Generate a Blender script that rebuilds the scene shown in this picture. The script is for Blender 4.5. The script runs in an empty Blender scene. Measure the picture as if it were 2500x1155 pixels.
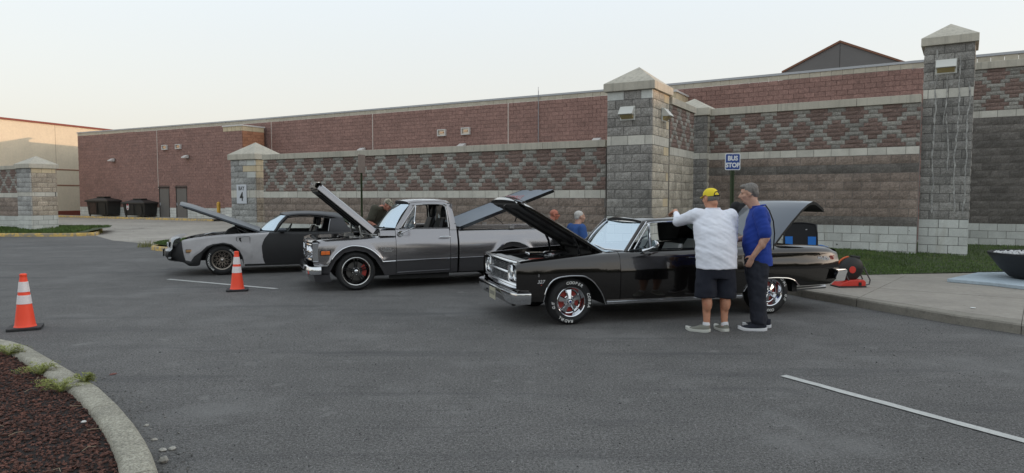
import bpy, math, random
import numpy as np
from mathutils import Vector, Matrix
R = math.radians
rng = random.Random(7)
S = bpy.context.scene
COL = S.collection

# ---------------------------------------------------------------- camera
F = 1667.0; CX = 1250.0; CY = 577.5; EYE = 1.65; TH = math.atan((577.5 - 480.0) / F)
cd = bpy.data.cameras.new('camera'); cam = bpy.data.objects.new('camera', cd); COL.objects.link(cam)
cd.sensor_fit = 'HORIZONTAL'; cd.sensor_width = 36.0; cd.lens = F / 2500.0 * 36.0
cd.clip_start = 0.05; cd.clip_end = 3000
cam.location = (0, 0, EYE); cam.rotation_euler = (math.pi / 2 - TH, 0, 0)
S.camera = cam
# ---------------------------------------------------------------- sky, sun, exposure
SUN_EL, SUN_AZ = 4.5, -9.0
W = bpy.data.worlds.new('World'); S.world = W; W.use_nodes = True
nt = W.node_tree; nt.nodes.clear()
sky = nt.nodes.new('ShaderNodeTexSky'); sky.sky_type = 'NISHITA'; sky.sun_disc = False
sky.sun_elevation = R(SUN_EL); sky.sun_rotation = R(90 - SUN_AZ)
sky.altitude = 100; sky.air_density = 1.0; sky.dust_density = 3.0; sky.ozone_density = 1.0
hs = nt.nodes.new('ShaderNodeHueSaturation'); hs.inputs['Saturation'].default_value = 0.42
addc = nt.nodes.new('ShaderNodeMix'); addc.data_type = 'RGBA'; addc.inputs[0].default_value = 0.50
addc.inputs[7].default_value = (7.9, 8.2, 8.2, 1)
bg = nt.nodes.new('ShaderNodeBackground'); bg.inputs['Strength'].default_value = 0.14
wo = nt.nodes.new('ShaderNodeOutputWorld')
nt.links.new(sky.outputs[0], hs.inputs['Color']); nt.links.new(hs.outputs[0], addc.inputs[6])
tcw = nt.nodes.new('ShaderNodeTexCoord'); sxyz = nt.nodes.new('ShaderNodeSeparateXYZ'); mrw = nt.nodes.new('ShaderNodeMapRange')
mrw.inputs[1].default_value = 0.0; mrw.inputs[2].default_value = 0.32
hz = nt.nodes.new('ShaderNodeMix'); hz.data_type = 'RGBA'; hz.inputs[6].default_value = (6.9, 6.4, 5.5, 1); hz.inputs[7].default_value = (7.3, 8.05, 8.65, 1)
nt.links.new(tcw.outputs['Generated'], sxyz.inputs[0]); nt.links.new(sxyz.outputs['Z'], mrw.inputs[0]); nt.links.new(mrw.outputs[0], hz.inputs[0]); nt.links.new(hz.outputs[2], addc.inputs[7])
nt.links.new(addc.outputs[2], bg.inputs['Color']); nt.links.new(bg.outputs[0], wo.inputs[0])
ld = bpy.data.lights.new('sun', 'SUN'); ld.energy = 1.2; ld.angle = R(0.6); ld.color = (1.0, 0.66, 0.42)
lo = bpy.data.objects.new('sun', ld); COL.objects.link(lo)
sd = Vector((math.cos(R(SUN_EL)) * math.cos(R(SUN_AZ)), math.cos(R(SUN_EL)) * math.sin(R(SUN_AZ)), math.sin(R(SUN_EL))))
lo.rotation_euler = sd.to_track_quat('Z', 'Y').to_euler(); lo.location = (30, -5, 20)
S.view_settings.view_transform = 'Standard'; S.view_settings.look = 'None'
S.view_settings.exposure = 0.50; S.view_settings.gamma = 1; S.view_settings.use_curve_mapping = False
S.cycles.max_bounces = 6; S.cycles.transparent_max_bounces = 12; S.cycles.use_denoising = True

# ---------------------------------------------------------------- photo pixel -> place
def ray(u, v):
    a = (u - CX) / F; b = (CY - v) / F
    return np.array([a, math.cos(TH) + b * math.sin(TH), -math.sin(TH) + b * math.cos(TH)])
C0 = np.array([0, 0, EYE])
def G(u, v, z=0.0):
    d = ray(u, v); return C0 + d * ((z - EYE) / d[2])
def DY(u, v, Y):
    d = ray(u, v); return C0 + d * (Y / d[1])
def V(u, P, ang):
    """ground point on the vertical plane through P running at ang degrees, in pixel column u"""
    d = ray(u, 480)[:2]; n = np.array([-math.sin(R(ang)), math.cos(R(ang))])
    t = (np.array(P[:2]) @ n) / (d @ n); return np.array([d[0] * t, d[1] * t, 0])
def onwall(u, v, P, ang):
    d = ray(u, v); n = np.array([-math.sin(R(ang)), math.cos(R(ang)), 0])
    t = ((np.array([P[0], P[1], 0]) - C0) @ n) / (d @ n); return C0 + d * t

# ---------------------------------------------------------------- materials
def mat(name, col, rough=0.6, metal=0.0, var=(), rnd=0.0, bump=(), speck=None, coat=0.0, spec=0.5, world=True,
        coatr=0.03, emit=None, streak=None, sheen=0.0, stretch=None):
    m = bpy.data.materials.new(name); m.use_nodes = True
    t = m.node_tree; n = t.nodes; L = t.links
    b = n['Principled BSDF']
    b.inputs['Roughness'].default_value = rough; b.inputs['Metallic'].default_value = metal
    b.inputs['Coat Weight'].default_value = coat; b.inputs['Coat Roughness'].default_value = coatr
    b.inputs['Specular IOR Level'].default_value = spec
    b.inputs['Sheen Weight'].default_value = sheen
    c = tuple(col) + (1,)
    b.inputs['Base Color'].default_value = c
    if emit:
        b.inputs['Emission Color'].default_value = tuple(emit[0]) + (1,); b.inputs['Emission Strength'].default_value = emit[1]
    if not (var or rnd or bump or speck or streak): return m
    if world:
        co = n.new('ShaderNodeNewGeometry').outputs['Position']
    else:
        co = n.new('ShaderNodeTexCoord').outputs['Object']
    if stretch:
        mp = n.new('ShaderNodeMapping'); mp.inputs['Scale'].default_value = stretch
        L.new(co, mp.inputs[0]); co2 = mp.outputs[0]
    else: co2 = co
    cur = None
    def noise(scale, det=4, r=0.6, cc=None):
        x = n.new('ShaderNodeTexNoise'); x.inputs['Scale'].default_value = scale; x.inputs['Detail'].default_value = det
        x.inputs['Roughness'].default_value = r; L.new(cc or co2, x.inputs['Vector']); return x.outputs['Fac']
    def rmap(v, a, b2, c2, d2):
        x = n.new('ShaderNodeMapRange'); x.inputs[1].default_value = a; x.inputs[2].default_value = b2
        x.inputs[3].default_value = c2; x.inputs[4].default_value = d2; L.new(v, x.inputs[0]); return x.outputs[0]
    def mix(fac, a, b2, mode='MIX'):
        x = n.new('ShaderNodeMix'); x.data_type = 'RGBA'; x.blend_type = mode
        for s, v in ((0, fac), (6, a), (7, b2)):
            if isinstance(v, (int, float)): x.inputs[s].default_value = v
            elif isinstance(v, tuple): x.inputs[s].default_value = v
            else: L.new(v, x.inputs[s])
        return x.outputs[2]
    cur = c
    f = None
    def mul(a, b2):
        if a is None: return b2
        x = n.new('ShaderNodeMath'); x.operation = 'MULTIPLY'; L.new(a, x.inputs[0]); L.new(b2, x.inputs[1]); return x.outputs[0]
    for v in var:
        f = mul(f, rmap(noise(v[0], 5, 0.65), 0.3, 0.7, 1 - v[1], 1 + v[1]))
    if rnd:
        at = n.new('ShaderNodeAttribute'); at.attribute_name = 'rnd'
        oi = n.new('ShaderNodeObjectInfo')
        ad = n.new('ShaderNodeMath'); ad.operation = 'ADD'; L.new(at.outputs['Fac'], ad.inputs[0]); L.new(oi.outputs['Random'], ad.inputs[1])
        fr = n.new('ShaderNodeMath'); fr.operation = 'FRACT'; L.new(ad.outputs[0], fr.inputs[0])
        f = mul(f, rmap(fr.outputs[0], 0, 1, 1 - rnd, 1 + rnd))
    if f is not None:
        vm = n.new('ShaderNodeVectorMath'); vm.operation = 'SCALE'; vm.inputs[0].default_value = col
        L.new(f, vm.inputs['Scale']); cur = vm.outputs[0]
    for s in (speck or []):      # (scale, lo, hi, colour, detail[, strength])
        k = rmap(noise(s[0], s[4] if len(s) > 4 else 3, 0.6), s[1], s[2], 0, s[5] if len(s) > 5 else 1)
        cur = mix(k, cur, tuple(s[3]) + (1,))
    if streak:                   # (scale vector, lo, hi, colour, strength)
        for s in streak:
            mp = n.new('ShaderNodeMapping'); mp.inputs['Scale'].default_value = s[0]; L.new(co, mp.inputs[0])
            k = rmap(noise(1.0, 6, 0.62, mp.outputs[0]), s[1], s[2], 0, s[4])
            cur = mix(k, cur, tuple(s[3]) + (1,))
    if not isinstance(cur, tuple): L.new(cur, b.inputs['Base Color'])
    prev = None
    for bp in bump:              # (scale, strength, distance)
        x = n.new('ShaderNodeBump'); x.inputs['Strength'].default_value = bp[1]; x.inputs['Distance'].default_value = bp[2]
        L.new(noise(bp[0], 4), x.inputs['Height'])
        if prev: L.new(prev, x.inputs['Normal'])
        prev = x.outputs[0]
    if prev: L.new(prev, b.inputs['Normal'])
    return m

def glass(name, tint=(0.8, 0.9, 0.9), refl=0.35, dark=0.0):
    m = bpy.data.materials.new(name); m.use_nodes = True
    t = m.node_tree; n = t.nodes; L = t.links; n.clear()
    o = n.new('ShaderNodeOutputMaterial'); mx = n.new('ShaderNodeMixShader'); tr = n.new('ShaderNodeBsdfTransparent')
    gl = n.new('ShaderNodeBsdfGlossy'); gl.inputs['Roughness'].default_value = 0.02
    gl.inputs['Color'].default_value = (0.78, 0.90, 1.0, 1)
    tr.inputs[0].default_value = tuple(tint) + (1,)
    fr = n.new('ShaderNodeFresnel'); fr.inputs[0].default_value = 1.5
    mr = n.new('ShaderNodeMapRange'); mr.inputs[1].default_value = 0.04; mr.inputs[2].default_value = 0.5
    mr.inputs[3].default_value = refl; mr.inputs[4].default_value = min(.8, refl + .42)
    L.new(fr.outputs[0], mr.inputs[0]); L.new(mr.outputs[0], mx.inputs[0])
    L.new(tr.outputs[0], mx.inputs[1]); L.new(gl.outputs[0], mx.inputs[2]); L.new(mx.outputs[0], o.inputs[0])
    return m

# ---------------------------------------------------------------- objects
def tag(o, label=None, cat=None, group=None, kind=None):
    if label: o['label'] = label
    if cat: o['category'] = cat
    if group: o['group'] = group
    if kind: o['kind'] = kind
    return o
def empty(name, loc=(0, 0, 0), rz=0.0, label=None, cat=None, group=None):
    o = bpy.data.objects.new(name, None); COL.objects.link(o); o.location = tuple(float(k) for k in loc); o.rotation_euler = (0, 0, rz)
    o.empty_display_size = 0.2
    return tag(o, label, cat, group)
def finish(name, me, mats, parent=None, smooth=None, bevel=0.0, kind=None, seg=2, sub=0):
    if not isinstance(mats, (list, tuple)): mats = [mats]
    for m in mats: me.materials.append(m)
    if smooth:
        me.polygons.foreach_set('use_smooth', [True] * len(me.polygons))
        if smooth is not True and smooth < 180: me.set_sharp_from_angle(angle=R(smooth))
    o = bpy.data.objects.new(name, me); COL.objects.link(o)
    if parent is not None: o.parent = parent
    if bevel:
        b = o.modifiers.new('bevel', 'BEVEL'); b.width = bevel; b.segments = seg; b.limit_method = 'ANGLE'; b.angle_limit = R(35)
        b.harden_normals = False
    if sub:
        s = o.modifiers.new('sub', 'SUBSURF'); s.levels = sub; s.render_levels = sub
    if kind: o['kind'] = kind
    return o

class MB:
    def __init__(s): s.v = []; s.f = []; s.m = []; s.mi = 0
    def add(s, vs, fs):
        k = len(s.v); s.v.extend([tuple(float(c) for c in p) for p in vs])
        for f in fs: s.f.append(tuple(i + k for i in f)); s.m.append(s.mi)
    def box(s, a, b, M=None):
        x0, y0, z0 = a; x1, y1, z1 = b
        vs = [(x0, y0, z0), (x1, y0, z0), (x1, y1, z0), (x0, y1, z0), (x0, y0, z1), (x1, y0, z1), (x1, y1, z1), (x0, y1, z1)]
        if M is not None: vs = [tuple(M @ Vector(p)) for p in vs]
        s.add(vs, [(0, 3, 2, 1), (4, 5, 6, 7), (0, 1, 5, 4), (1, 2, 6, 5), (2, 3, 7, 6), (3, 0, 4, 7)])
        return s
    def cbox(s, c, d, rot=(0, 0, 0)):
        M = Matrix.Translation(Vector(c)) @ (Matrix.Rotation(rot[2], 4, 'Z') @ Matrix.Rotation(rot[1], 4, 'Y') @ Matrix.Rotation(rot[0], 4, 'X'))
        h = [k / 2 for k in d]; return s.box((-h[0], -h[1], -h[2]), (h[0], h[1], h[2]), M)
    def grid(s, rows, cu=False, cv=False, flip=False):
        nu = len(rows); nv = len(rows[0]); vs = [p for r in rows for p in r]; fs = []
        for i in range(nu if cu else nu - 1):
            for j in range(nv if cv else nv - 1):
                a = i * nv + j; b = i * nv + (j + 1) % nv; c = ((i + 1) % nu) * nv + (j + 1) % nv; d = ((i + 1) % nu) * nv + j
                fs.append((a, d, c, b) if flip else (a, b, c, d))
        s.add(vs, fs); return s
    def tube(s, pts, r, n=10, caps=True, closed=False, flat=1.0, up=None):
        pts = [Vector(p) for p in pts]; N = len(pts); rs = r if isinstance(r, (list, tuple)) else [r] * N
        rings = []; prev = None
        for i, p in enumerate(pts):
            if closed: t = pts[(i + 1) % N] - pts[i - 1]
            else: t = pts[min(i + 1, N - 1)] - pts[max(i - 1, 0)]
            t.normalize()
            if prev is None:
                a = Vector(up) if up else (Vector((0, 0, 1)) if abs(t.z) < 0.9 else Vector((1, 0, 0)))
            else: a = prev
            b = (a - t * a.dot(t)).normalized(); prev = b; c = t.cross(b)
            rings.append([tuple(p + (b * math.cos(2 * math.pi * k / n) * flat + c * math.sin(2 * math.pi * k / n)) * rs[i]) for k in range(n)])
        base = len(s.v)
        s.grid(rings, cu=closed, cv=True)
        if caps and not closed:
            s.f.append(tuple(base + k for k in range(n))[::-1]); s.m.append(s.mi)
            s.f.append(tuple(base + (N - 1) * n + k for k in range(n))); s.m.append(s.mi)
        return s
    def lathe(s, prof, n=32, axis='Z', c=(0, 0, 0), M=None, closed=False):
        rows = []
        for r, a in prof:
            ring = []
            for k in range(n):
                th = 2 * math.pi * k / n; p, q = r * math.cos(th), r * math.sin(th)
                v = {'Z': (p, q, a), 'Y': (p, a, q), 'X': (a, p, q)}[axis]
                v = (v[0] + c[0], v[1] + c[1], v[2] + c[2])
                if M is not None: v = tuple(M @ Vector(v))
                ring.append(v)
            rows.append(ring)
        s.grid(rows, cu=closed, cv=True, flip=(axis != 'Y')); return s
    def prism(s, poly, y0, y1, plane='XZ'):
        n = len(poly)
        def P(p, y): return (p[0], y, p[1]) if plane == 'XZ' else ((p[0], p[1], y) if plane == 'XY' else (y, p[0], p[1]))
        vs = [P(p, y0) for p in poly] + [P(p, y1) for p in poly]
        fs = [tuple(range(n)), tuple(range(n, 2 * n))[::-1]] + [(i, i + n, (i + 1) % n + n, (i + 1) % n) for i in range(n)]
        s.add(vs, fs); return s
    def mirror(s, yc):
        """add a copy reflected in the plane y = yc"""
        k = len(s.v); s.v += [(x, 2 * yc - y, z) for x, y, z in s.v]; nf = len(s.f)
        s.f += [tuple(i + k for i in f)[::-1] for f in s.f[:nf]]; s.m += s.m[:nf]; return s
    def mesh(s, name='m', recalc=False, merge=0.0):
        me = bpy.data.meshes.new(name); me.from_pydata(s.v, [], s.f)
        me.polygons.foreach_set('material_index', s.m); me.update()
        if recalc or merge:
            import bmesh
            bm = bmesh.new(); bm.from_mesh(me)
            if merge: bmesh.ops.remove_doubles(bm, verts=bm.verts, dist=merge)
            if recalc: bmesh.ops.recalc_face_normals(bm, faces=bm.faces)
            bm.to_mesh(me); bm.free()
        return me
    def build(s, name, mats, parent=None, smooth=None, bevel=0.0, kind=None, recalc=False, merge=0.0, seg=2, sub=0):
        return finish(name, s.mesh(name, recalc, merge), mats, parent, smooth, bevel, kind, seg, sub)

def copy_tree(o, parent=None):
    c = o.copy(); COL.objects.link(c); c.parent = parent
    for ch in o.children: copy_tree(ch, c)
    return c

def interp(x, pts):
    """Catmull-Rom-like smooth interpolation of (x, value) knots"""
    if x <= pts[0][0]: return pts[0][1]
    if x >= pts[-1][0]: return pts[-1][1]
    for i in range(len(pts) - 1):
        if pts[i][0] <= x <= pts[i + 1][0]: break
    x0, y0 = pts[i]; x1, y1 = pts[i + 1]; h = x1 - x0
    if h < 1e-9: return y1
    def sl(j):
        if j <= 0 or j >= len(pts) - 1:
            k = 0 if j <= 0 else len(pts) - 2
            return (pts[k + 1][1] - pts[k][1]) / max(1e-9, pts[k + 1][0] - pts[k][0])
        a = (pts[j][1] - pts[j - 1][1]) / max(1e-9, pts[j][0] - pts[j - 1][0]); b = (pts[j + 1][1] - pts[j][1]) / max(1e-9, pts[j + 1][0] - pts[j][0])
        if a * b <= 0: return 0.0
        return 2 * a * b / (a + b)
    m0, m1 = sl(i), sl(i + 1); t = (x - x0) / h
    return (2 * t**3 - 3 * t**2 + 1) * y0 + (t**3 - 2 * t**2 + t) * h * m0 + (-2 * t**3 + 3 * t**2) * y1 + (t**3 - t**2) * h * m1
def lin(x, pts):
    if x <= pts[0][0]: return pts[0][1]
    for (a, b), (c, d) in zip(pts, pts[1:]):
        if x <= c: return b + (d - b) * (x - a) / max(1e-9, c - a)
    return pts[-1][1]

def text_mesh(txt, size, ext=0.002, bold=0.0, shear=0.0, spacing=1.0, align='CENTER'):
    cu = bpy.data.curves.new('t', 'FONT'); cu.body = txt; cu.size = size; cu.extrude = ext; cu.offset = bold
    cu.shear = shear; cu.space_character = spacing; cu.align_x = align; cu.align_y = 'CENTER'; cu.resolution_u = 3
    o = bpy.data.objects.new('t', cu); COL.objects.link(o)
    dg = bpy.context.evaluated_depsgraph_get(); dg.update()
    me = bpy.data.meshes.new_from_object(o.evaluated_get(dg)); bpy.data.objects.remove(o); bpy.data.curves.remove(cu)
    return me
def text_obj(name, txt, size, m, parent, M, ext=0.002, bold=0.0, shear=0.0, spacing=1.0, sx=1.0):
    me = text_mesh(txt, size, ext, bold, shear, spacing)
    if sx != 1: me.transform(Matrix.Diagonal((sx, 1, 1, 1)))
    me.transform(M); return finish(name, me, m, parent)
# text frames: text lies in XY of its own; this stands it up in the XZ plane facing -Y
STAND = Matrix.Rotation(math.pi / 2, 4, 'X')
# ================================================================ ground
M_asph = mat('asphalt', (0.108, 0.103, 0.099), 0.88, var=((0.35, .20), (2.2, .14), (42, .60), (105, .85)), bump=((150, 0.7, 0.008), (35, 0.4, 0.014)),
             speck=[(75, 0.57, 0.68, (0.27, 0.27, 0.265), 2, .8), (48, 0.60, 0.70, (0.20, 0.20, 0.197), 2, .6), (60, 0.60, 0.68, (0.018, 0.018, 0.019), 2, .85), (0.7, 0.54, 0.72, (0.19, 0.187, 0.182), 7, .6), (2.6, .62, .72, (0.25, 0.245, 0.235), 8, .45), (.55, .63, .72, (0.045, 0.045, 0.047), 5, .55)],
             streak=[((0.22, 2.2, 1), 0.55, 0.70, (0.050, 0.050, 0.053), .6), ((1.0, 9, 1), .62, .70, (0.03, 0.03, 0.032), .4)])
M_court = mat('worn_court_paving', (0.34, 0.31, 0.27), 0.9, var=((0.3, .15), (3, .15), (25, .12)), bump=((60, .5, .01),),
              streak=[((0.12, 1.6, 1), 0.55, 0.66, (0.17, 0.155, 0.135), .6)], speck=[(1.2, .6, .75, (0.30, 0.28, 0.25), 5, .5)])
M_walk = mat('sidewalk_concrete', (0.30, 0.272, 0.236), 0.85, var=((1.2, .14), (12, .1), (90, .08)), bump=((140, .3, .004),),
             speck=[(7, .66, .72, (0.12, 0.10, 0.09), 4, .6)])
M_kerb = mat('aggregate_kerb', (0.33, 0.31, 0.25), 0.9, var=((4, .22), (45, .35), (90, .3)), bump=((100, .9, .008), (12, .3, .02)),
             speck=[(110, .62, .68, (0.5, 0.49, 0.45), 2, .8), (80, .66, .72, (0.10, 0.09, 0.08), 2, .7), (5, .6, .75, (0.17, 0.15, 0.11), 4, .5)])
M_kerby = mat('yellow_kerb_paint', (0.62, 0.42, 0.13), 0.8, var=((5, .2),), speck=[(6, .47, .56, (0.30, 0.26, 0.2), 6, .95)], bump=((60, .5, .01),))
M_white = mat('line_paint', (0.50, 0.50, 0.48), 0.75, var=((8, .12),), speck=[(150, .60, .66, (0.12, 0.12, 0.12), 3, .8), (18, .62, .72, (0.2, 0.2, 0.2), 5, .5)])
M_soil = mat('grass_soil', (0.06, 0.075, 0.035), 0.95, var=((2, .3), (20, .3)), bump=((60, .8, .02),))

def add_cracks(m, scale=.33, w=.0045, dark=.35):
    t = m.node_tree; n = t.nodes; L = t.links; b = n['Principled BSDF']; src = b.inputs['Base Color'].links[0].from_socket
    geo = n.new('ShaderNodeNewGeometry'); nz = n.new('ShaderNodeTexNoise'); nz.inputs['Scale'].default_value = 1.6; nz.inputs['Detail'].default_value = 6
    L.new(geo.outputs['Position'], nz.inputs['Vector']); mx = n.new('ShaderNodeMix'); mx.data_type = 'VECTOR'; mx.inputs[0].default_value = .30
    L.new(geo.outputs['Position'], mx.inputs[4]); L.new(nz.outputs['Color'], mx.inputs[5])
    vo = n.new('ShaderNodeTexVoronoi'); vo.feature = 'DISTANCE_TO_EDGE'; vo.inputs['Scale'].default_value = scale; L.new(mx.outputs[1], vo.inputs['Vector'])
    mr = n.new('ShaderNodeMapRange'); mr.inputs[1].default_value = 0; mr.inputs[2].default_value = w; mr.inputs[3].default_value = 1; mr.inputs[4].default_value = 0; L.new(vo.outputs['Distance'], mr.inputs[0])
    n2 = n.new('ShaderNodeTexNoise'); n2.inputs['Scale'].default_value = .5; L.new(geo.outputs['Position'], n2.inputs['Vector'])
    m2 = n.new('ShaderNodeMapRange'); m2.inputs[1].default_value = .50; m2.inputs[2].default_value = .60; L.new(n2.outputs['Fac'], m2.inputs[0])
    mu = n.new('ShaderNodeMath'); mu.operation = 'MULTIPLY'; L.new(mr.outputs[0], mu.inputs[0]); L.new(m2.outputs[0], mu.inputs[1])
    mc = n.new('ShaderNodeMix'); mc.data_type = 'RGBA'; mc.blend_type = 'MULTIPLY'; mc.inputs[7].default_value = (dark, dark, dark, 1); L.new(mu.outputs[0], mc.inputs[0]); L.new(src, mc.inputs[6]); L.new(mc.outputs[2], b.inputs['Base Color'])
add_cracks(M_asph, .30, .003, .72); add_cracks(M_court, .25, .008, .4)
def sheet(name, poly, z, m, kind='structure', zf=None, label=None):
    mb = MB(); mb.add([(p[0], p[1], (zf(p) if zf else z)) for p in poly], [tuple(range(len(poly)))])
    o = mb.build(name, m, recalc=False)
    import bmesh
    bm = bmesh.new(); bm.from_mesh(o.data)
    bm.normal_update()
    for f in bm.faces:
        if f.normal.z < 0: f.normal_flip()
    bm.to_mesh(o.data); bm.free()
    if kind: o['kind'] = kind
    return o
sheet('asphalt_lot', [(-700, -500), (700, -500), (700, 900), (-700, 900)], 0.0, M_asph)
sheet('truck_court', [(-17.7, 28.9), (-15.0, 25.6), (-11.2, 22.6), (-9.2, 24.2), (22, 6.6), (27, 15.5), (18.4, 24.0), (-36.5, 56), (-46, 52), (-21.0, 33)], 0.004, M_court)
# painted bay lines
def painted(name, a, b, w, label):
    a = np.array(a[:2]); b = np.array(b[:2]); d = (b - a) / np.linalg.norm(b - a); n = np.array([-d[1], d[0]]) * w / 2
    ns = int(np.linalg.norm(b - a) / .12) + 1; mb = MB(); rows = []
    r = random.Random(3)
    for i in range(ns + 1):
        p = a + (b - a) * i / ns; e1, e2 = r.uniform(-.006, .004), r.uniform(-.006, .004)
        rows.append([tuple(p - n * (1 + e1 / w * 2)) + (0.008,), tuple(p + n * (1 + e2 / w * 2)) + (0.008,)])
    mb.grid(rows, flip=True); o = mb.build(name, M_white); o['kind'] = 'structure'
l2a = G(1912, 918.5); l2b = G(2500, 1078.5)
painted('bay_line', G(410, 682.5), G(676, 706), 0.10, '')
painted('bay_line', l2a, l2a + (l2b - l2a) * 2.2, 0.088, '')

# ---- grass verge along the block walls (rises towards the walls)
def verge_z(p):
    # distance in front of the wall line
    d = (p[0] + 7.92) * 0.492 + (p[1] - 21.98) * 0.870       # 0 on the left wall's line, negative in front
    k = min(1, max(0, (d + 3.4) / 3.4)); zz = 0.12 + 0.18 * k
    if p[0] > 3:
        k2 = min(1, max(0, (p[1] - 13.4) / 3.4)); zz = 0.125 + 0.21 * k2
    return zz
vf = [(-11.25, 21.75), (-11.2, 21.3), (-10.75, 20.85), (-9.3, 20.0), (-4, 17.0), (2.0, 13.6), (4.4, 12.35), (5.6, 12.9), (6.82, 13.24), (8.2, 13.49), (10.38, 13.78), (15, 14.3)]
vb = [(-10.2, 23.7), (-9.9, 23.9), (-9.0, 23.5), (-8, 23.0), (-3, 20.2), (2.6, 17.5), (5.0, 20.0), (6.0, 20), (7.5, 19), (9.0, 18.0), (12.4, 20), (17, 17.8)]
mb = MB(); rows = []
for i in range(len(vf)):
    rows.append([tuple(vf[i][k] + (vb[i][k] - vf[i][k]) * t / 8 for k in (0, 1)) for t in range(9)])
rows = [[(p[0], p[1], verge_z(p) + (0 if j else 0)) for j, p in enumerate(r)] for r in rows]
mb.grid(rows, flip=True); o = mb.build('grass_verge', M_soil, smooth=True); o['kind'] = 'structure'
# left island under the far gate pillar
def isl_z(p): return 0.13 + 0.13 * min(1, max(0, (p[1] - 28.3) / 1.2))
isl = [[(x, 28.25 + (0.0 if x < -18.4 else (x + 18.4) * .6), 0), (x, 28.9, 0), (x, 29.6, 0), (x - .3, 30.8, 0), (x - 1.6, 33.2, 0)] for x in (-42, -36, -30, -24, -21, -19.5, -18.4, -17.85)]
mb = MB(); mb.grid([[(p[0], p[1], isl_z(p)) for p in r] for r in isl], flip=True)
o = mb.build('grass_island', M_soil, smooth=True); o['kind'] = 'structure'

def kerb_run(name, pts, w, h, m, side=1, seg=1.5, z0=-0.05, gap=0.008, label=None):
    """kerb stones laid along a polyline; side=+1: the stone lies to the left of the run"""
    pts = [np.array(p[:2], float) for p in pts]
    # resample
    L = [0]
    for a, b in zip(pts, pts[1:]): L.append(L[-1] + np.linalg.norm(b - a))
    def at(s):
        s = min(max(s, 0), L[-1])
        for i in range(len(pts) - 1):
            if s <= L[i + 1] + 1e-9: return pts[i] + (pts[i + 1] - pts[i]) * (s - L[i]) / max(1e-9, L[i + 1] - L[i])
        return pts[-1]
    root = empty(name, (pts[0][0], pts[0][1], 0)); tag(root, kind='structure')
    n = max(1, round(L[-1] / seg))
    for k in range(n):
        s0 = L[-1] * k / n + gap / 2; s1 = L[-1] * (k + 1) / n - gap / 2; m_ = max(2, int((s1 - s0) / .15)); mb = MB(); rows = []
        for i in range(m_ + 1):
            s = s0 + (s1 - s0) * i / m_; p = at(s); d = at(s + .06) - at(s - .06); d /= np.linalg.norm(d); nn = np.array([-d[1], d[0]]) * side
            q = lambda o_, z: (p[0] + nn[0] * o_ - pts[0][0], p[1] + nn[1] * o_ - pts[0][1], z)
            rows.append([q(0, z0), q(0.008, h * .45), q(0.018, h - .03), q(0.03, h - .01), q(0.05, h), q(w - .035, h), q(w - .012, h - .01), q(w, h - .03), q(w, z0)])
        mb.grid(rows); 
        mb.add(rows[0], [tuple(range(9))]); mb.add(rows[-1], [tuple(range(9))[::-1]])
        mb.build('kerb_stone', m, root, smooth=40, recalc=True)
    return root
kerb_run('concrete_kerb', [(-10.2, 23.7), (-11.1, 22.3), (-11.35, 21.75), (-11.3, 21.25), (-10.8, 20.72), (-9.35, 19.86)], .15, .13, M_kerby, -1 * -1)
kerb_run('concrete_kerb', [(-9.35, 19.86), (-4.05, 16.86), (1.95, 13.46), (4.35, 12.2)], .15, .13, M_kerb, 1, 2.0)
kerb_run('yellow_kerb', [(-42, 28.1), (-18.5, 28.1), (-17.9, 28.4), (-17.6, 28.95), (-18.3, 30.3), (-19.8, 33)], .16, .14, M_kerby, 1, 2.4)

# ---- sidewalk at the right, three slabs wide, built slab by slab
WF = [(4.35, 12.2), (4.60, 11.75), (4.80, 11.04), (5.30, 9.80), (5.72, 8.78), (6.14, 8.05), (6.75, 7.1), (7.8, 5.7), (9.6, 3.6)]
WB = [(5.55, 12.86), (6.0, 13.02), (6.82, 13.22), (8.2, 13.46), (9.6, 13.66), (10.6, 13.8), (12.2, 13.95), (14.2, 14.2), (17, 14.5)]
walk = empty('sidewalk', (4.8, 11.04, 0)); tag(walk, kind='structure')
def along(P, t):
    k = t * (len(P) - 1); i = min(int(k), len(P) - 2); f = k - i
    return (P[i][0] + (P[i + 1][0] - P[i][0]) * f, P[i][1] + (P[i + 1][1] - P[i][1]) * f)
def slab(name, t0, t1, s0, s1, m, z=0.125):
    def pt(t, s):
        a = along(WF, t); b = along(WB, t); return (a[0] + (b[0] - a[0]) * s - 4.8, a[1] + (b[1] - a[1]) * s - 11.04)
    g = .0006; n = 8; mb = MB(); rows = []
    for i in range(n + 1):
        t = t0 + g + (t1 - t0 - 2 * g) * i / n
        ring = []
        for s, zz in ((s0 + .0, -.05), (s0 + .0, z - .02), (s0 + .003, z), (s1 - .0015 - .003, z), (s1 - .0015, z - .02), (s1 - .0015, -.05)):
            p = pt(t, s); ring.append((p[0], p[1], zz))
        rows.append(ring)
    mb.grid(rows); mb.add(rows[0], [tuple(range(6))]); mb.add(rows[-1], [tuple(range(6))[::-1]])
    return mb.build(name, m, walk, recalc=True)
M_walk2 = mat('kerb_edge_concrete', (0.25, 0.23, 0.195), 0.9, var=((3, .16), (40, .15)), bump=((120, .5, .005),), speck=[(9, .6, .7, (0.12, 0.11, 0.09), 4, .5)])
ts = [0, .16, .34, .615, .80, 1.0]
for a, b in zip(ts, ts[1:]):
    slab('kerb_slab', a, b, 0, .05, M_walk2)
    slab('concrete_slab', a, b, .05, .36, M_walk); slab('concrete_slab', a, b, .36, .70, M_walk); slab('concrete_slab', a, b, .70, 1.0, M_walk)
mb = MB(); mb.add([(p[0] - 4.8, p[1] - 11.04, .095) for p in WF + WB[::-1]], [tuple(range(18))])
o = mb.build('slab_bed', M_walk2, walk)

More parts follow.
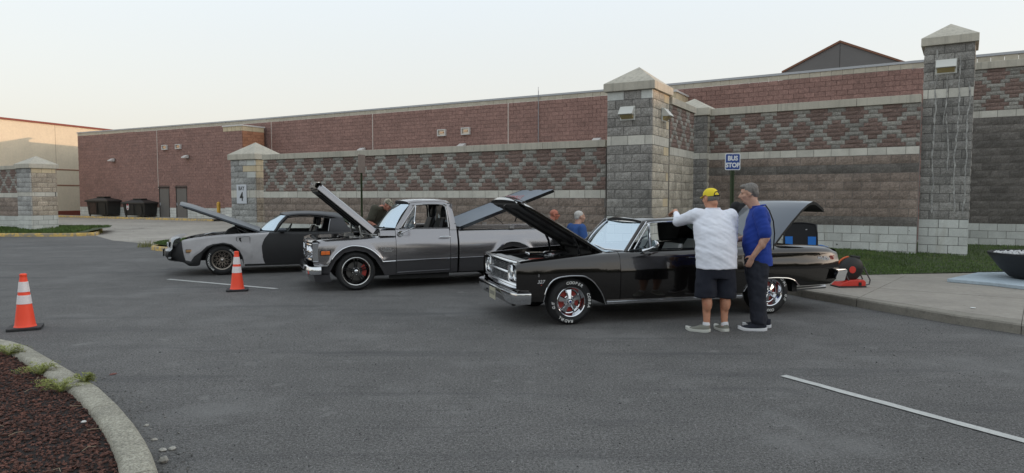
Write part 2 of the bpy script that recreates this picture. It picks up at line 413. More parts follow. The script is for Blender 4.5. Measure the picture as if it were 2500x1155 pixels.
# ---- planting bed kerb in the left foreground
KO = [G(a / 2.081, 600 + b / 2.081, .13) for a, b in [(0, 465), (80, 480), (160, 505), (280, 572), (400, 640), (520, 710), (620, 800), (700, 890), (760, 980), (800, 1060), (825, 1155)]]
KI = [G(a / 2.081, 600 + b / 2.081, .13) for a, b in [(0, 500), (75, 515), (150, 570), (250, 625), (330, 680), (400, 735), (470, 800), (545, 880), (590, 950), (620, 1010), (645, 1080), (660, 1155)]]
# circle-like smoothing and continuation outside the frame
ko = [(-9.5, 8.3), (-8.0, 8.15), (-6.6, 7.75)] + [(p[0], p[1]) for p in KO[:]] + [(-1.76, 3.2), (-1.70, 2.7), (-1.75, 2.1), (-2.0, 1.4), (-2.6, .6), (-3.6, 0)]
bedk = kerb_run('planting_bed_kerb', ko, .20, .13, M_kerb, -1, 1.55, gap=.011)
M_bed = mat('dark_mulch_bed', (0.022, 0.015, 0.013), 0.95, var=((6, .5), (40, .4)), bump=((50, 1, .03),))
bedpoly = [(p[0] * 1.0, p[1]) for p in ko]
cx, cy = -5.5, 3.0
def inset(p, d):
    v = np.array([cx - p[0], cy - p[1]]); v /= np.linalg.norm(v); return (p[0] + v[0] * d, p[1] + v[1] * d)
inner = [inset(p, .17) for p in bedpoly] + [(-9.5, 0)]
sheet('planting_bed', inner, 0.075, M_bed)

# mulch chips: dark red lava rock / bark
M_mulch = mat('red_brown_mulch', (0.098, 0.043, 0.031), 0.92, var=((20, .5), (90, .35)), rnd=.55, bump=((120, .7, .006),),
              speck=[(25, .62, .72, (0.14, 0.09, 0.065), 3, .6)])
def inside(p, poly):
    c = False; n = len(poly); j = n - 1
    for i in range(n):
        if (poly[i][1] > p[1]) != (poly[j][1] > p[1]) and p[0] < (poly[j][0] - poly[i][0]) * (p[1] - poly[i][1]) / (poly[j][1] - poly[i][1]) + poly[i][0]: c = not c
        j = i
    return c
def scatter_chips(name, m, cnt, region, zf, smin, smax, seed, ok=None, parent=None, flat=.5, label=None):
    r = np.random.RandomState(seed); base = np.array([(1, 0, 0), (-1, 0, 0), (0, 1, 0), (0, -1, 0), (0, 0, 1), (0, 0, -1)], float)
    fc = [(0, 2, 4), (2, 1, 4), (1, 3, 4), (3, 0, 4), (2, 0, 5), (1, 2, 5), (3, 1, 5), (0, 3, 5)]
    vs = []; fs = []; rv = []; k = 0; tries = 0
    while k < cnt and tries < cnt * 6:
        tries += 1
        x = r.uniform(region[0], region[1]); y = r.uniform(region[2], region[3])
        if ok and not ok((x, y)): continue
        s = r.uniform(smin, smax) * (1.0 if r.rand() < .93 else 1.5)
        b = base * np.array([s * r.uniform(.7, 1.6), s * r.uniform(.5, 1), s * r.uniform(.35, .8) * flat * 2]) * r.uniform(.75, 1.25, (6, 1)) / 2
        a, t, u = r.uniform(0, 6.28), r.uniform(-.7, .7), r.uniform(-.7, .7)
        ca, sa = math.cos(a), math.sin(a); Rz = np.array([[ca, -sa, 0], [sa, ca, 0], [0, 0, 1]])
        Rx = np.array([[1, 0, 0], [0, math.cos(t), -math.sin(t)], [0, math.sin(t), math.cos(t)]])
        b = b @ (Rz @ Rx).T + np.array([x, y, zf((x, y)) + r.uniform(0, s * .4)])
        vs.extend(map(tuple, b)); fs.extend([tuple(i + 6 * k for i in f) for f in fc]); rv += [r.rand()] * 6; k += 1
    me = bpy.data.meshes.new(name); me.from_pydata(vs, [], fs); me.update()
    at = me.attributes.new('rnd', 'FLOAT', 'POINT'); at.data.foreach_set('value', rv)
    return finish(name, me, m, parent, kind='stuff')
# ================================================================ block walls and pillars
def bmat(n, c, **k):
    d = dict(rough=.93, rnd=.13, var=((.45, .14), (3.0, .16), (26, .34), (60, .3)), bump=((85, .9, .012), (22, .5, .02)), speck=[(62, .58, .66, tuple(min(1, x * 1.7) for x in c), 2, .55), (50, .62, .68, tuple(x * .45 for x in c), 2, .6)])
    d.update(k); return mat(n, c, **d)
WEATHER = [((1.1, 1.1, 0.16), .50, .72, (0.10, 0.10, 0.10), .55), ((9, 9, .5), .64, .72, (0.62, 0.61, 0.58), .4)]
M_red = bmat('red_split_block', (0.215, 0.150, 0.128)); M_gry = bmat('grey_split_block', (0.31, 0.295, 0.265), rnd=.22)
M_brn = bmat('brown_split_block', (0.27, 0.215, 0.18), rnd=.18, streak=[((.5, .5, 3.2), .52, .7, (0.13, 0.115, 0.105), .5)])
M_drk = bmat('dark_brown_block', (0.165, 0.15, 0.135), rnd=.2)
M_bnd = mat('band_block', (0.60, 0.575, 0.51), .85, rnd=.09, var=((4, .1), (40, .07)), bump=((120, .4, .005),), streak=[((6, 6, .6), .60, .72, (0.26, 0.23, 0.19), .4)])
M_bas = mat('pale_base_block', (0.60, 0.61, 0.575), .88, rnd=.1, var=((2.5, .12), (40, .08)), bump=((120, .4, .005),),
            speck=[(9, .70, .73, (0.05, 0.05, 0.045), 3, .9)], streak=[((3, 3, .4), .58, .72, (0.30, 0.26, 0.18), .4)])
M_cop = mat('cast_coping', (0.50, 0.465, 0.39), .85, rnd=.05, var=((3, .1), (50, .08)), bump=((150, .3, .004),), streak=[((13, 13, .5), .5, .68, (0.25, 0.235, 0.20), .5)])
M_plr = bmat('grey_pillar_block', (0.285, 0.27, 0.25), rnd=.22, streak=WEATHER)
M_plw = bmat('warm_lit_block', (0.46, 0.415, 0.345), rnd=.2, streak=[((7, 7, .35), .55, .68, (0.46, 0.42, 0.34), .6), ((6, 6, .4), .58, .7, (0.10, 0.09, 0.08), .5)])  # paler, warmer copy of the grey block; light from the right painted in
M_ylw = mat('buff_block', (0.60, 0.50, 0.34), .85, rnd=.08, var=((4, .12),), bump=((110, .4, .006),))
M_mor = mat('mortar', (0.25, 0.23, 0.215), .95, var=((30, .15),)); M_mord = mat('dark_mortar', (0.13, 0.125, 0.12), .95, var=((30, .2),))

UB = {}
def unit_blocks(m, n=5):
    """rough-faced unit blocks (x, z 0..1), shared by every block of one material"""
    if m.name in UB: return UB[m.name]
    r = random.Random(hash(m.name) % 1000 if False else len(UB)); out = []
    smooth = m in (M_bnd, M_bas, M_cop, M_ylw)
    for k in range(n):
        mb = MB(); nx, nz = (3, 2) if smooth else (6, 4); rows = []
        for i in range(nx):
            row = []
            for j in range(nz):
                e = i in (0, nx - 1) or j in (0, nz - 1)
                y = 0.0 if smooth else (r.uniform(-.002, .004) if e else r.uniform(-.016, -.004))
                row.append((i / (nx - 1), y, j / (nz - 1)))
            rows.append(row)
        mb.grid(rows, flip=True)
        per = [rows[i][0] for i in range(nx)] + [rows[-1][j] for j in range(1, nz)] + [rows[i][-1] for i in range(nx - 2, -1, -1)] + [rows[0][j] for j in range(nz - 2, 0, -1)]
        mb.grid([per, [(p[0], .05, p[2]) for p in per]], cv=True, flip=True)
        me = mb.mesh('block', recalc=False, merge=1e-4); me.materials.append(m)
        if not smooth: pass
        out.append(me)
    UB[m.name] = out; return out
def lay(root, pieces, cap=300):
    """pieces: (name, material, matrix in root space, length, height); nearest `cap` of one name become parts"""
    by = {}
    RM = root.matrix_basis
    for p in pieces: by.setdefault(p[0], []).append(p)
    for name, ps in by.items():
        def dist(p):
            w = RM @ (p[2] @ Vector((p[3] / 2, 0, p[4] / 2)))
            facing = (RM @ p[2]).to_3x3() @ Vector((0, -1, 0))
            return (w - Vector((0, 0, EYE))).length + (60 if facing.dot(Vector((0, 0, EYE)) - w) < 0 else 0)
        ps.sort(key=dist)
        for p in ps[:cap]:
            us = unit_blocks(p[1]); o = bpy.data.objects.new(name, rng.choice(us)); COL.objects.link(o); o.parent = root
            o.matrix_basis = p[2] @ Matrix.Diagonal((p[3], 1, p[4], 1))
        rest = ps[cap:]
        if rest:
            vs = []; fs = []; mi = []; rv = []; mats = []
            for p in rest:
                me = rng.choice(unit_blocks(p[1])); k = len(vs); Mx = p[2] @ Matrix.Diagonal((p[3], 1, p[4], 1))
                if p[1] not in mats: mats.append(p[1])
                vs += [tuple(Mx @ v.co) for v in me.vertices]; fs += [tuple(i + k for i in q.vertices) for q in me.polygons]
                mi += [mats.index(p[1])] * len(me.polygons); rv += [rng.random()] * len(me.vertices)
            me = bpy.data.meshes.new(name); me.from_pydata(vs, [], fs); me.polygons.foreach_set('material_index', mi); me.update()
            at = me.attributes.new('rnd', 'FLOAT', 'POINT'); at.data.foreach_set('value', rv)
            finish(name + '_courses', me, mats, root, kind='stuff')
GAP = .012
def T(x, y, z): return Matrix.Translation(Vector((x, y, z)))
def course(out, name, m, x0, x1, z0, h, L, off, FM=Matrix(), y=0.0, mf=None):
    x = x0 - off
    while x < x1 - .02:
        a = max(x, x0); b = min(x + L, x1)
        if b - a > .05:
            mm = mf(a, b, z0) if mf else m
            out.append((name, mm, FM @ T(a + GAP / 2, y + rng.uniform(-.003, .003), z0 + GAP / 2), b - a - GAP, h - GAP))
        x += L
def red_run(r):
    """red spans in half-block units for pattern row r, period 4"""
    sp = []
    for r0, c in ((4, 0.0), (0, 2.0)):
        d = abs((r - r0 + 4) % 8 - 4)
        if d <= 2: w = 3 - d; sp.append((c - w / 2, c + w / 2))
    return sp
def pattern(out, x0, x1, zt, rows, U=.2032, H=.1016, phase=0.0, dark=False):
    for r in range(rows):
        z = zt - (r + 1) * H; sp = red_run((r + 7) % 8); ev = []
        k0 = int(x0 / (4 * U)) - 2; k1 = int(x1 / (4 * U)) + 2; cur = []
        for k in range(k0, k1 + 1):
            for a, b in sp: cur.append((a + 4 * k + phase, b + 4 * k + phase))
        cur.sort(); segs = []; last = None
        for a, b in cur:
            if last is not None and a > last + 1e-6: segs.append((last, a, 0))
            segs.append((a, b, 1)); last = b
        for a, b, red in segs:
            xs = [a]; 
            while b - xs[-1] > 2.01: xs.append(xs[-1] + 2)
            if b - xs[-1] == 3: xs.append(xs[-1] + 1)
            xs.append(b)
            for p, q in zip(xs, xs[1:]):
                X0, X1 = max(p * U, x0), min(q * U, x1)
                if X1 - X0 < .06: continue
                out.append(('red_block' if red else 'grey_block', M_red if red else M_gry, T(X0 + .004, rng.uniform(-.003, .003), z + .004), X1 - X0 - .008, H - .008))
def block_wall(name, label, A, ang, L, zt, zb, pat_rows, band_h, mats, thick=.3, coping=(.17, .05), joint=2.03, cat='wall', base_h=None, zg=0.2, phase=0.0, mcore=None, group=None):
    """A: ground point of the left end of the face; runs to the right at `ang` degrees; face looks along -y"""
    root = empty(name, (A[0], A[1], 0), R(ang), label, cat, group)
    brn, bas = mats; ch, ov = coping
    core = MB().box((0, .012, zg - .4), (L, thick, zt - ch)); core.build('mortar_core', mcore or M_mor, root)
    x = 0; i = 0
    while x < L - .05:                                            # coping stones
        b = min(L, x + joint)
        if L - b < .4: b = L
        MB().box((x + .003, -ov, zt - ch), (b - .003, thick + ov, zt)).build('coping_stone', M_cop, root, bevel=.008)
        x = b; i += 1
    out = []; z = zt - ch
    pattern(out, 0, L, z, pat_rows, phase=phase); z -= pat_rows * .1016
    course(out, 'band_block', M_bnd, 0, L, z - band_h, band_h, .4064, .1); z -= band_h
    zbase = base_h; n = int(round((z - zbase) / .2032)); h = (z - zbase) / n
    for k in range(n):
        z -= h; m = brn if not isinstance(brn, tuple) else brn[k % len(brn)]
        course(out, 'brown_block', m, 0, L, z, h, .4064, .2032 * (k % 2))
    k = 0
    while z > zg - .25:
        z -= .2032; course(out, 'base_block', bas, 0, L, z, .2032, .4064, .2032 * (k % 2)); k += 1
    lay(root, out); return root
def pillar(name, label, corner, ang, w, d, zc, zg, zbase, band, capm=M_cop, front=M_plr, side=M_plw, cap_h=.185, peak=.42, ov=.07, top_rows=None, group=None, m_of=None):
    """corner: ground point of the cap's front-right corner; cap is w wide and d deep"""
    c = np.array([corner[0], corner[1]]); ex = np.array([math.cos(R(ang)), math.sin(R(ang))]); o_ = c - ex * w
    root = empty(name, (o_[0], o_[1], 0), R(ang), label, 'pillar', group)
    MB().box((ov + .012, ov + .012, zg - .4), (w - ov - .012, d - ov - .012, zc - cap_h)).build('pillar_core', M_mord, root)
    MB().box((0, 0, zc - cap_h), (w, d, zc)).build('cap_slab', capm, root, bevel=.008)
    mb = MB(); mb.add([(0.01, 0.01, zc + .002), (w - .01, 0.01, zc + .002), (w - .01, d - .01, zc + .002), (.01, d - .01, zc + .002), (w / 2, d / 2, zc + peak)], [(0, 1, 4), (1, 2, 4), (2, 3, 4), (3, 0, 4), (3, 2, 1, 0)])
    mb.build('cap_pyramid', capm, root)
    out = []; W_, D_ = w - 2 * ov, d - 2 * ov
    faces = [(T(ov, ov, 0), W_, front, 'front'), (T(w - ov, ov, 0) @ Matrix.Rotation(R(90), 4, 'Z'), D_, side, 'right'), (T(ov, d - ov, 0) @ Matrix.Rotation(R(-90), 4, 'Z'), D_, front, 'left'), (T(w - ov, d - ov, 0) @ Matrix.Rotation(R(180), 4, 'Z'), W_, side, 'back')]
    for FM, L, mm, which in faces:
        z = zc - cap_h; k = 0
        e0 = 0.0 if which in ('front', 'back') else .051; e1 = L if which in ('front', 'back') else L - .051
        while z > zg - .25:
            if band and abs(z - band) < .11: hh = z - (band - .2032); nm, m2 = 'band_block', M_bnd
            else: hh = .2032; nm, m2 = 'pillar_block', mm
            nb = zbase
            if nm == 'pillar_block' and z - hh < nb - .1: nm, m2 = 'base_block', M_bas
            mf = None
            if m_of and nm == 'pillar_block': mf = (lambda a, b, z0, kk=k, w2=which, m3=m2: m_of(kk, a, b, w2, m3))
            course(out, nm, m2, e0, e1, z - hh, hh, .4064, .2032 * (k % 2) + (.1 if nm == 'band_block' else 0), FM, mf=mf)
            z -= hh; k += 1
    lay(root, out); return root

A1 = -29.5
# left end pier wall W1 between the "BAY 4" pillar and the middle pillar
w1r = G(1470, 341.7, 3.0); w1l = V(644, w1r, A1)
L1 = float(np.linalg.norm((w1r - w1l)[:2]))
block_wall('block_wall', 'long low block wall with red and grey diamond pattern behind the truck', w1l, A1, L1 + .1, 3.0, .25, 10, .2032, (M_brn, M_bas), base_h=.80, zg=.2)
# middle pillar
p2c = G(1599, 194.5, 4.25); p2l = V(1471, p2c, A1)
w2_ = float(np.linalg.norm((p2c - p2l)[:2])); p2b = V(1640.7, p2c, 90 + A1); d2_ = float(np.linalg.norm((p2b - p2c)[:2]))
def p2m(k, a, b, which, m):
    if which == 'front' and k == 0: return M_ylw if False else (M_bas if (a < .35 or a > .75) else m)
    if which == 'right' and a > .85 and k % 3 == 0: return M_ylw
    return m
pil2 = pillar('block_pillar', 'grey stained block pillar with a wall light right of the long low wall', p2c, A1, w2_, d2_, 4.25, .3, 1.21, 3.03, m_of=p2m, peak=.45, group='pyramid capped block pillars')
# return wall, thin pillar and right-hand wall
r0 = V(1637.8, p2b, 90 + A1); r0 = p2b + np.array([-.07 * math.cos(R(A1)), -.07 * math.sin(R(A1)), 0]); A2 = -33.5
r1 = V(1692, r0, 90 + A1); LR = float(np.linalg.norm((r1 - r0)[:2]))
block_wall('block_wall', 'short return wall with red checks running back from the tall middle pillar', r0, 90 + A1, LR, 4.05, .3, 10, .2032, (M_plw, M_bas), base_h=.94, zg=.3, thick=.28, joint=2.6, mcore=M_mor)
w2r = G(2231.7, 231.1, 4.05); w2l = V(1724, w2r, A2)
p3c = V(1727, V(1739.5, w2r, A2) + np.array([-.25 * math.sin(R(-A2)), -.25 * math.cos(R(A2)), 0]), A2); p3l = V(1692, p3c, A2)
w3_ = float(np.linalg.norm((p3c - p3l)[:2]))
pillar('block_pillar', 'narrow low block pillar in the corner where the two walls meet', p3c, A2, 1.22, 1.25, 4.07, .3, .94, 2.88, peak=.35, ov=.05, cap_h=.2, group='pyramid capped block pillars')
L2 = float(np.linalg.norm((w2r - w2l)[:2]))
block_wall('block_wall', 'tall block wall with red diamonds behind the bus stop sign and two standing men', w2l, A2, L2 + .15, 4.05, .33, 10, .19, ((M_brn, M_drk, M_brn, M_brn, M_brn, M_brn, M_brn, M_drk, M_brn), M_bas), base_h=.94, zg=.3, joint=1.85, coping=(.19, .05))
# right tall pillar
p4r = G(2392, 78.6, 5.38); p4l = V(2236, p4r, A2); w4_ = float(np.linalg.norm((p4r - p4l)[:2]))
M_p4 = bmat('streaked_pillar_block', (0.275, 0.262, 0.242), rnd=.24, streak=[((1.1, 1.1, 0.3), .55, .75, (0.05, 0.05, 0.05), .6), ((7, 7, 1.2), .60, .7, (0.45, 0.44, 0.42), .6)])
M_b4 = mat('stained_base_block', (0.60, 0.61, 0.575), .88, rnd=.05, var=((2.5, .1), (40, .08)), bump=((90, .6, .006),),
           speck=[(11, .66, .69, (0.06, 0.06, 0.055), 3, .9)], streak=[((4, 4, .7), .60, .7, (0.33, 0.26, 0.15), .5)])
pil4 = pillar('block_pillar', 'tallest block pillar at the right, streaked white below its wall light', p4r, A2, w4_, 1.3, 5.38, .33, 1.12, 4.16, front=M_p4, side=M_p4, peak=.40, group='pyramid capped block pillars')
# white efflorescence runs on the tall pillar: thin mineral crust standing proud of the face
M_eff = mat('white_mineral_crust', (0.44, 0.43, 0.405), .95, var=((9, .3),), speck=[(14, .42, .60, (0.27, 0.265, 0.255), 4, .95)])
re = random.Random(11)
for k, (x, z1, z0, w) in enumerate(((.33, 5.1, 1.2, .030), (.52, 4.6, 3.3, .022), (.56, 3.6, 2.2, .024), (.78, 4.9, 1.25, .028), (.97, 4.3, 1.15, .026))):
    mb = MB(); z = z1; xx = x; rows = []
    while z > z0:
        ww = w * .7 * re.uniform(.35, 1.15) * (0.3 if z < z0 + .08 else 1); rows.append([(xx - ww, .07 - .013, z), (xx, .07 - .024, z), (xx + ww, .07 - .013, z)])
        z -= .07; xx += re.uniform(-.016, .016) + (x - xx) * .1
    mb.grid(rows, flip=False); mb.build('mineral_streak', M_eff, pil4, smooth=True)
# wall at the far right, set back
w3a = G(2391, 153, 5.28); w3l = V(2350, w3a, A2)
block_wall('block_wall', 'dark set back block wall at the right edge past the tallest pillar', w3l, A2, 5.5, 5.28, .3, 11, .19, (M_drk, M_bas), base_h=.92, zg=.28, joint=1.9, coping=(.19, .05), phase=1.2)
# "BAY 4" pillar
p1c = G(620.6, 374.6, 3.07); p1l = V(557, p1c, A1); w1_ = float(np.linalg.norm((p1c - p1l)[:2]))
def p1m(k, a, b, which, m):
    if which == 'right' and k < 3: return M_ylw
    if which == 'front' and k in (1,) and a > .55: return M_ylw
    if which == 'front' and k in (0, 2) and a > .7: return M_bas
    return m
M_p1 = bmat('light_grey_pillar_block', (0.37, 0.365, 0.35), rnd=.28, streak=[((7, 7, .8), .60, .70, (0.42, 0.41, 0.38), .6), ((1.3, 1.3, .4), .56, .7, (0.09, 0.085, 0.08), .6)])
M_p1s = bmat('warm_lit_stained_block', (0.36, 0.30, 0.235), rnd=.2, streak=[((9, 9, .5), .54, .66, (0.46, 0.43, 0.36), .7)])  # streaks are staining; the warmer base has the right-hand light painted in
pil1 = pillar('block_pillar', 'grey pillar carrying the bay number sign at the left end of the long wall', p1c, A1, w1_, 1.25, 3.07, .2, .82, 1.81, m_of=p1m, front=M_p1, side=M_p1s, peak=.43, group='pyramid capped block pillars')
# far left pillar and the wall stub behind it
pac = G(69.6, 399.1, 3.04); pal = V(35.8, pac, A1); wa_ = float(np.linalg.norm((pac - pal)[:2])); pab = V(147, pac, 90 + A1); da_ = float(np.linalg.norm((pab - pac)[:2]))
M_pas = bmat('warm_lit_pillar_block', (0.42, 0.36, 0.29), rnd=.18, streak=[((5, 5, .7), .62, .72, (0.42, 0.38, 0.31), .5)])  # side tone carries the warm light on the right face in its colour
def pam(k, a, b, which, m):
    if k == 0: return M_ylw if which == 'right' else m
    return m
pillar('block_pillar', 'far left pillar on the grass island beside the driveway', pac, A1, wa_, da_, 3.04, .22, .83, 1.86, side=M_pas, front=M_p1, m_of=pam, peak=.36, group='pyramid capped block pillars')
wac = G(35, 404.0, 3.0); wae = V(60, wac, A1)
block_wall('block_wall', 'wall stub with diamond pattern at the far left edge', wae - np.array([math.cos(R(A1)), math.sin(R(A1)), 0]) * 7, A1, 7.0, 3.0, .2, 10, .2032, (M_brn, M_bas), base_h=.80, zg=.2)

# ---------------------------------------------------------------- wall lights
M_fix = mat('white_light_housing', (0.62, 0.62, 0.58), .4); M_lens = mat('amber_lens', (0.42, 0.33, 0.14), .25, coat=.5)
M_bronze = mat('bronze_housing', (0.03, 0.027, 0.025), .5)
def wallpack(P, ang, w, h, d, label, group, mb_=None, lens=M_lens, fix=M_fix, z=0):
    root = empty('wall_light', P, R(ang), label, 'wall light', group)
    # housing: top slopes out to the brim half-way down, lens faces down and out below it
    mb = MB(); y1 = -d; zc = -h * .1
    prof = [(0, h / 2), (-d * .25, h / 2), (y1, zc), (-d * .9, zc - .012), (-d * .12, zc - .012), (-d * .12, -h / 2), (0, -h / 2)]
    s = w / 2
    rows = [[(x, p[0], p[1]) for p in prof] for x in (-s, s)]
    mb.grid(rows, cv=True, flip=True)
    for x, fl in ((-s, 0), (s, 1)):
        f = [(x, p[0], p[1]) for p in prof]; mb.add(f, [tuple(range(7)) if not fl else tuple(range(7))[::-1]])
    mb.build('housing', fix, root, recalc=True)
    MB().add([(-s * .9, -d * .125, -h * .46), (s * .9, -d * .125, -h * .46), (s * .84, -d * .82, zc - .016), (-s * .84, -d * .82, zc - .016)], [(0, 1, 2, 3)])
    mb = MB(); a = [(-s * .88, -d * .125, -h * .45), (s * .88, -d * .125, -h * .45), (s * .86, -d * .8, zc - .016), (-s * .86, -d * .8, zc - .016)]
    mb.add(a + [(-s * .86, -d * .125, zc - .016), (s * .86, -d * .125, zc - .016)], [(0, 1, 2, 3), (0, 3, 4), (1, 5, 2)])
    mb.build('lens', lens, root, recalc=True)
    MB().box((-s - .015, -.012, -h / 2 - .015), (s + .015, 0, -h / 2)).box((-s - .015, -.012, h / 2), (s + .015, 0, h / 2 + .015)).box((-s - .015, -.012, -h / 2), (-s, 0, h / 2)).box((s, -.012, -h / 2), (s + .015, 0, h / 2)).build('back_plate', fix, root)
    return root
fr2 = p2c + np.array([math.sin(R(A1)), -math.cos(R(A1)), 0]) * -.07
q = onwall(1533, 277, fr2, A1); wallpack(q - 0.015 * np.array([-math.sin(R(A1)), math.cos(R(A1)), 0]), A1, .33, .29, .2, 'square white wall light on the front of the middle pillar', 'large wall lights')
rf = p2c - np.array([math.cos(R(A1)), math.sin(R(A1)), 0]) * .07
q = onwall(1619, 281, rf, 90 + A1); wallpack(q + .015 * np.array([math.cos(R(A1)), math.sin(R(A1)), 0]), 90 + A1, .33, .29, .2, 'square white wall light on the side of the middle pillar', 'large wall lights')
fr4 = p4r + np.array([-math.sin(R(A2)), math.cos(R(A2)), 0]) * .07
q = onwall(2310, 163, fr4, A2); wallpack(q - .015 * np.array([-math.sin(R(A2)), math.cos(R(A2)), 0]), A2, .40, .31, .2, 'square white wall light high on the tallest right pillar', 'large wall lights')
# ================================================================ big brick store behind the walls
M_rb = mat('red_building_block', (0.30, 0.178, 0.152), .93, rnd=.10, var=((.5, .10), (8, .18), (22, .34)), bump=((60, .9, .012),), speck=[(50, .60, .68, (0.42, 0.29, 0.255), 2, .6), (46, .62, .7, (0.15, 0.09, 0.08), 2, .6)],
           streak=[((.8, .8, 2.2), .58, .72, (0.20, 0.135, 0.12), .5)])
M_rb2 = mat('warm_lit_red_block', (0.40, 0.19, 0.11), .93, rnd=.15, var=((.9, .10), (20, .2)), bump=((60, .9, .012),))  # right faces of the piers: red block tinted orange as painted-in warm light
M_tan = mat('tan_band_block', (0.50, 0.455, 0.37), .88, rnd=.06, var=((6, .1),)); M_mcap = mat('grey_metal_coping', (0.42, 0.43, 0.45), .45, metal=.3)
M_wcap = mat('white_metal_coping', (0.62, 0.60, 0.58), .5); M_jnt = mat('pale_joint_sealant', (0.62, 0.55, 0.50), .8)
HB = 6.82
bp = [G(189, 323.2, HB), G(590, 292.6, HB), G(1548, 212.3, HB), G(2235, 148.0, HB)]
dd = (bp[3] - bp[2]) / np.linalg.norm((bp[3] - bp[2])[:2]); dd[2] = 0
bp[3] = bp[2] + dd * 120  # carried on out of view so the store blocks the low sun
store = empty('brick_building', (bp[0][0], bp[0][1], 0), 0, 'long flat roofed red block store building running behind the walls', 'building')
loc = lambda p: Vector((p[0] - bp[0][0], p[1] - bp[0][1], 0))
# core volume and roof
back = [bp[3] + np.array([8, 38, 0]), bp[0] + np.array([18, 36, 0])]
poly = [loc(p) for p in bp] + [loc(p) for p in back]
def shrink(P, d):
    c = sum((Vector((p.x, p.y, 0)) for p in P), Vector()) / len(P); return [(p.x + (c - p).normalized().x * d, p.y + (c - p).normalized().y * d) for p in P]
segs = []
for a, b in ((bp[0], bp[1]), (bp[1], bp[2]), (bp[2], bp[3])):
    d = b - a; segs.append((a, math.atan2(d[1], d[0]), float(np.linalg.norm(d[:2]))))
mb = MB()
inn = []
n3 = [np.array([-math.sin(s[1]), math.cos(s[1]), 0]) for s in segs]
ip = [bp[0] + n3[0] * .03, bp[1] + (n3[0] + n3[1]) * .015, bp[2] + (n3[1] + n3[2]) * .015, bp[3] + n3[2] * .03]
mb.prism([tuple(loc(p))[:2] for p in ip] + [tuple(loc(p))[:2] for p in back], -.3, HB - .35, 'XY')
mb.build('masonry_core', mat('store_mortar', (0.22, 0.15, 0.135), .95, var=((20, .2),)), store, recalc=True)
out = []
def mt_off(x): return x
doors = {}
for si, (a, ang, L) in enumerate(segs):
    FM = Matrix.Translation(loc(a)) @ Matrix.Rotation(ang, 4, 'Z')
    Lb = L if si < 2 else 34.0
    z = HB - .09; course(out, 'tan_block', M_tan, 0, Lb, z - .2032, .2032, .4064, 0, FM); z -= .2032; k = 0
    # door openings on the first stretch
    op = []
    if si == 0:
        for u0, u1 in ((389, 414), (430, 457)):
            p0 = V(u0, a, math.degrees(ang)); p1 = V(u1, a, math.degrees(ang)); op.append((float(np.linalg.norm((p0 - a)[:2])), float(np.linalg.norm((p1 - a)[:2]))))
    while z > (3.3 if si == 2 else -.1):
        h = .2032; m = M_rb if z > .98 else M_bas; nm = 'store_block' if z > .98 else 'store_base_block'
        off = .2032 * (k % 2)
        spans = [(0, Lb)]
        for o0, o1 in op:
            if z - h < 2.32:
                ns = []
                for s0, s1 in spans:
                    if s0 < o0 < s1: ns += [(s0, o0), (o1, s1)]
                    else: ns.append((s0, s1))
                spans = ns
        for s0, s1 in spans: course(out, nm, m, s0, s1, z - h, h, .4064, (off + (s0 % .4064)) % .4064, FM)
        z -= h; k += 1
    mb = MB().box((-.02 if si else -.05, -.04, HB - .09), (L + .02, .35, HB), FM); mb.build('metal_coping', M_mcap, store)
    if si == 2: MB().box((Lb, .0, 0), (L, .03, HB - .09), FM).build('plain_wall', M_rb, store)
    if si == 2: MB().box((0, .0, 0), (Lb, .02, 3.3), FM).build('plain_wall', M_rb, store)
    doors[si] = op
_UB_save = {}
def coarse(m):
    r = random.Random(5); o2 = []
    for k in range(4):
        mb = MB(); rows = [[(i / 2, r.uniform(-.010, .002), j / 1) for j in range(2)] for i in range(3)]
        mb.grid(rows, flip=True); per = [rows[0][0], rows[1][0], rows[2][0], rows[2][1], rows[1][1], rows[0][1]]
        mb.grid([per, [(p[0], .035, p[2]) for p in per]], cv=True, flip=True)
        me = mb.mesh('block', merge=1e-4); me.materials.append(m); o2.append(me)
    UB[m.name] = o2
coarse(M_rb); coarse(M_rb2); coarse(M_tan)
_b = UB.pop(M_bas.name, None); coarse(M_bas); lay(store, out); UB[M_bas.name] = _b if _b else UB[M_bas.name]
# vertical movement joints and lightning rod conduit
for u, si in ((387.5, 0), (912, 1), (1241, 1), (666, 1)):
    a, ang, L = segs[si]; p = loc(V(u, a, math.degrees(ang)))
    FM = Matrix.Translation(p) @ Matrix.Rotation(ang, 4, 'Z')
    MB().box((-.022, -.016, 2.2), (.022, -.0, HB - .3), FM).build('joint_sealant', M_jnt, store)
a, ang, L = segs[1]; p = loc(V(1315, a, math.degrees(ang))); FM = Matrix.Translation(p) @ Matrix.Rotation(ang, 4, 'Z')
MB().tube([FM @ Vector((0, -.05, 1.0)), FM @ Vector((0, -.05, HB + .2))], .018, 8).tube([FM @ Vector((0, -.06, HB + .1)), FM @ Vector((0, -.06, HB + .40))], .011, 6).build('lightning_rod', mat('conduit', (0.30, 0.30, 0.31), .5, metal=.5), store, smooth=True)
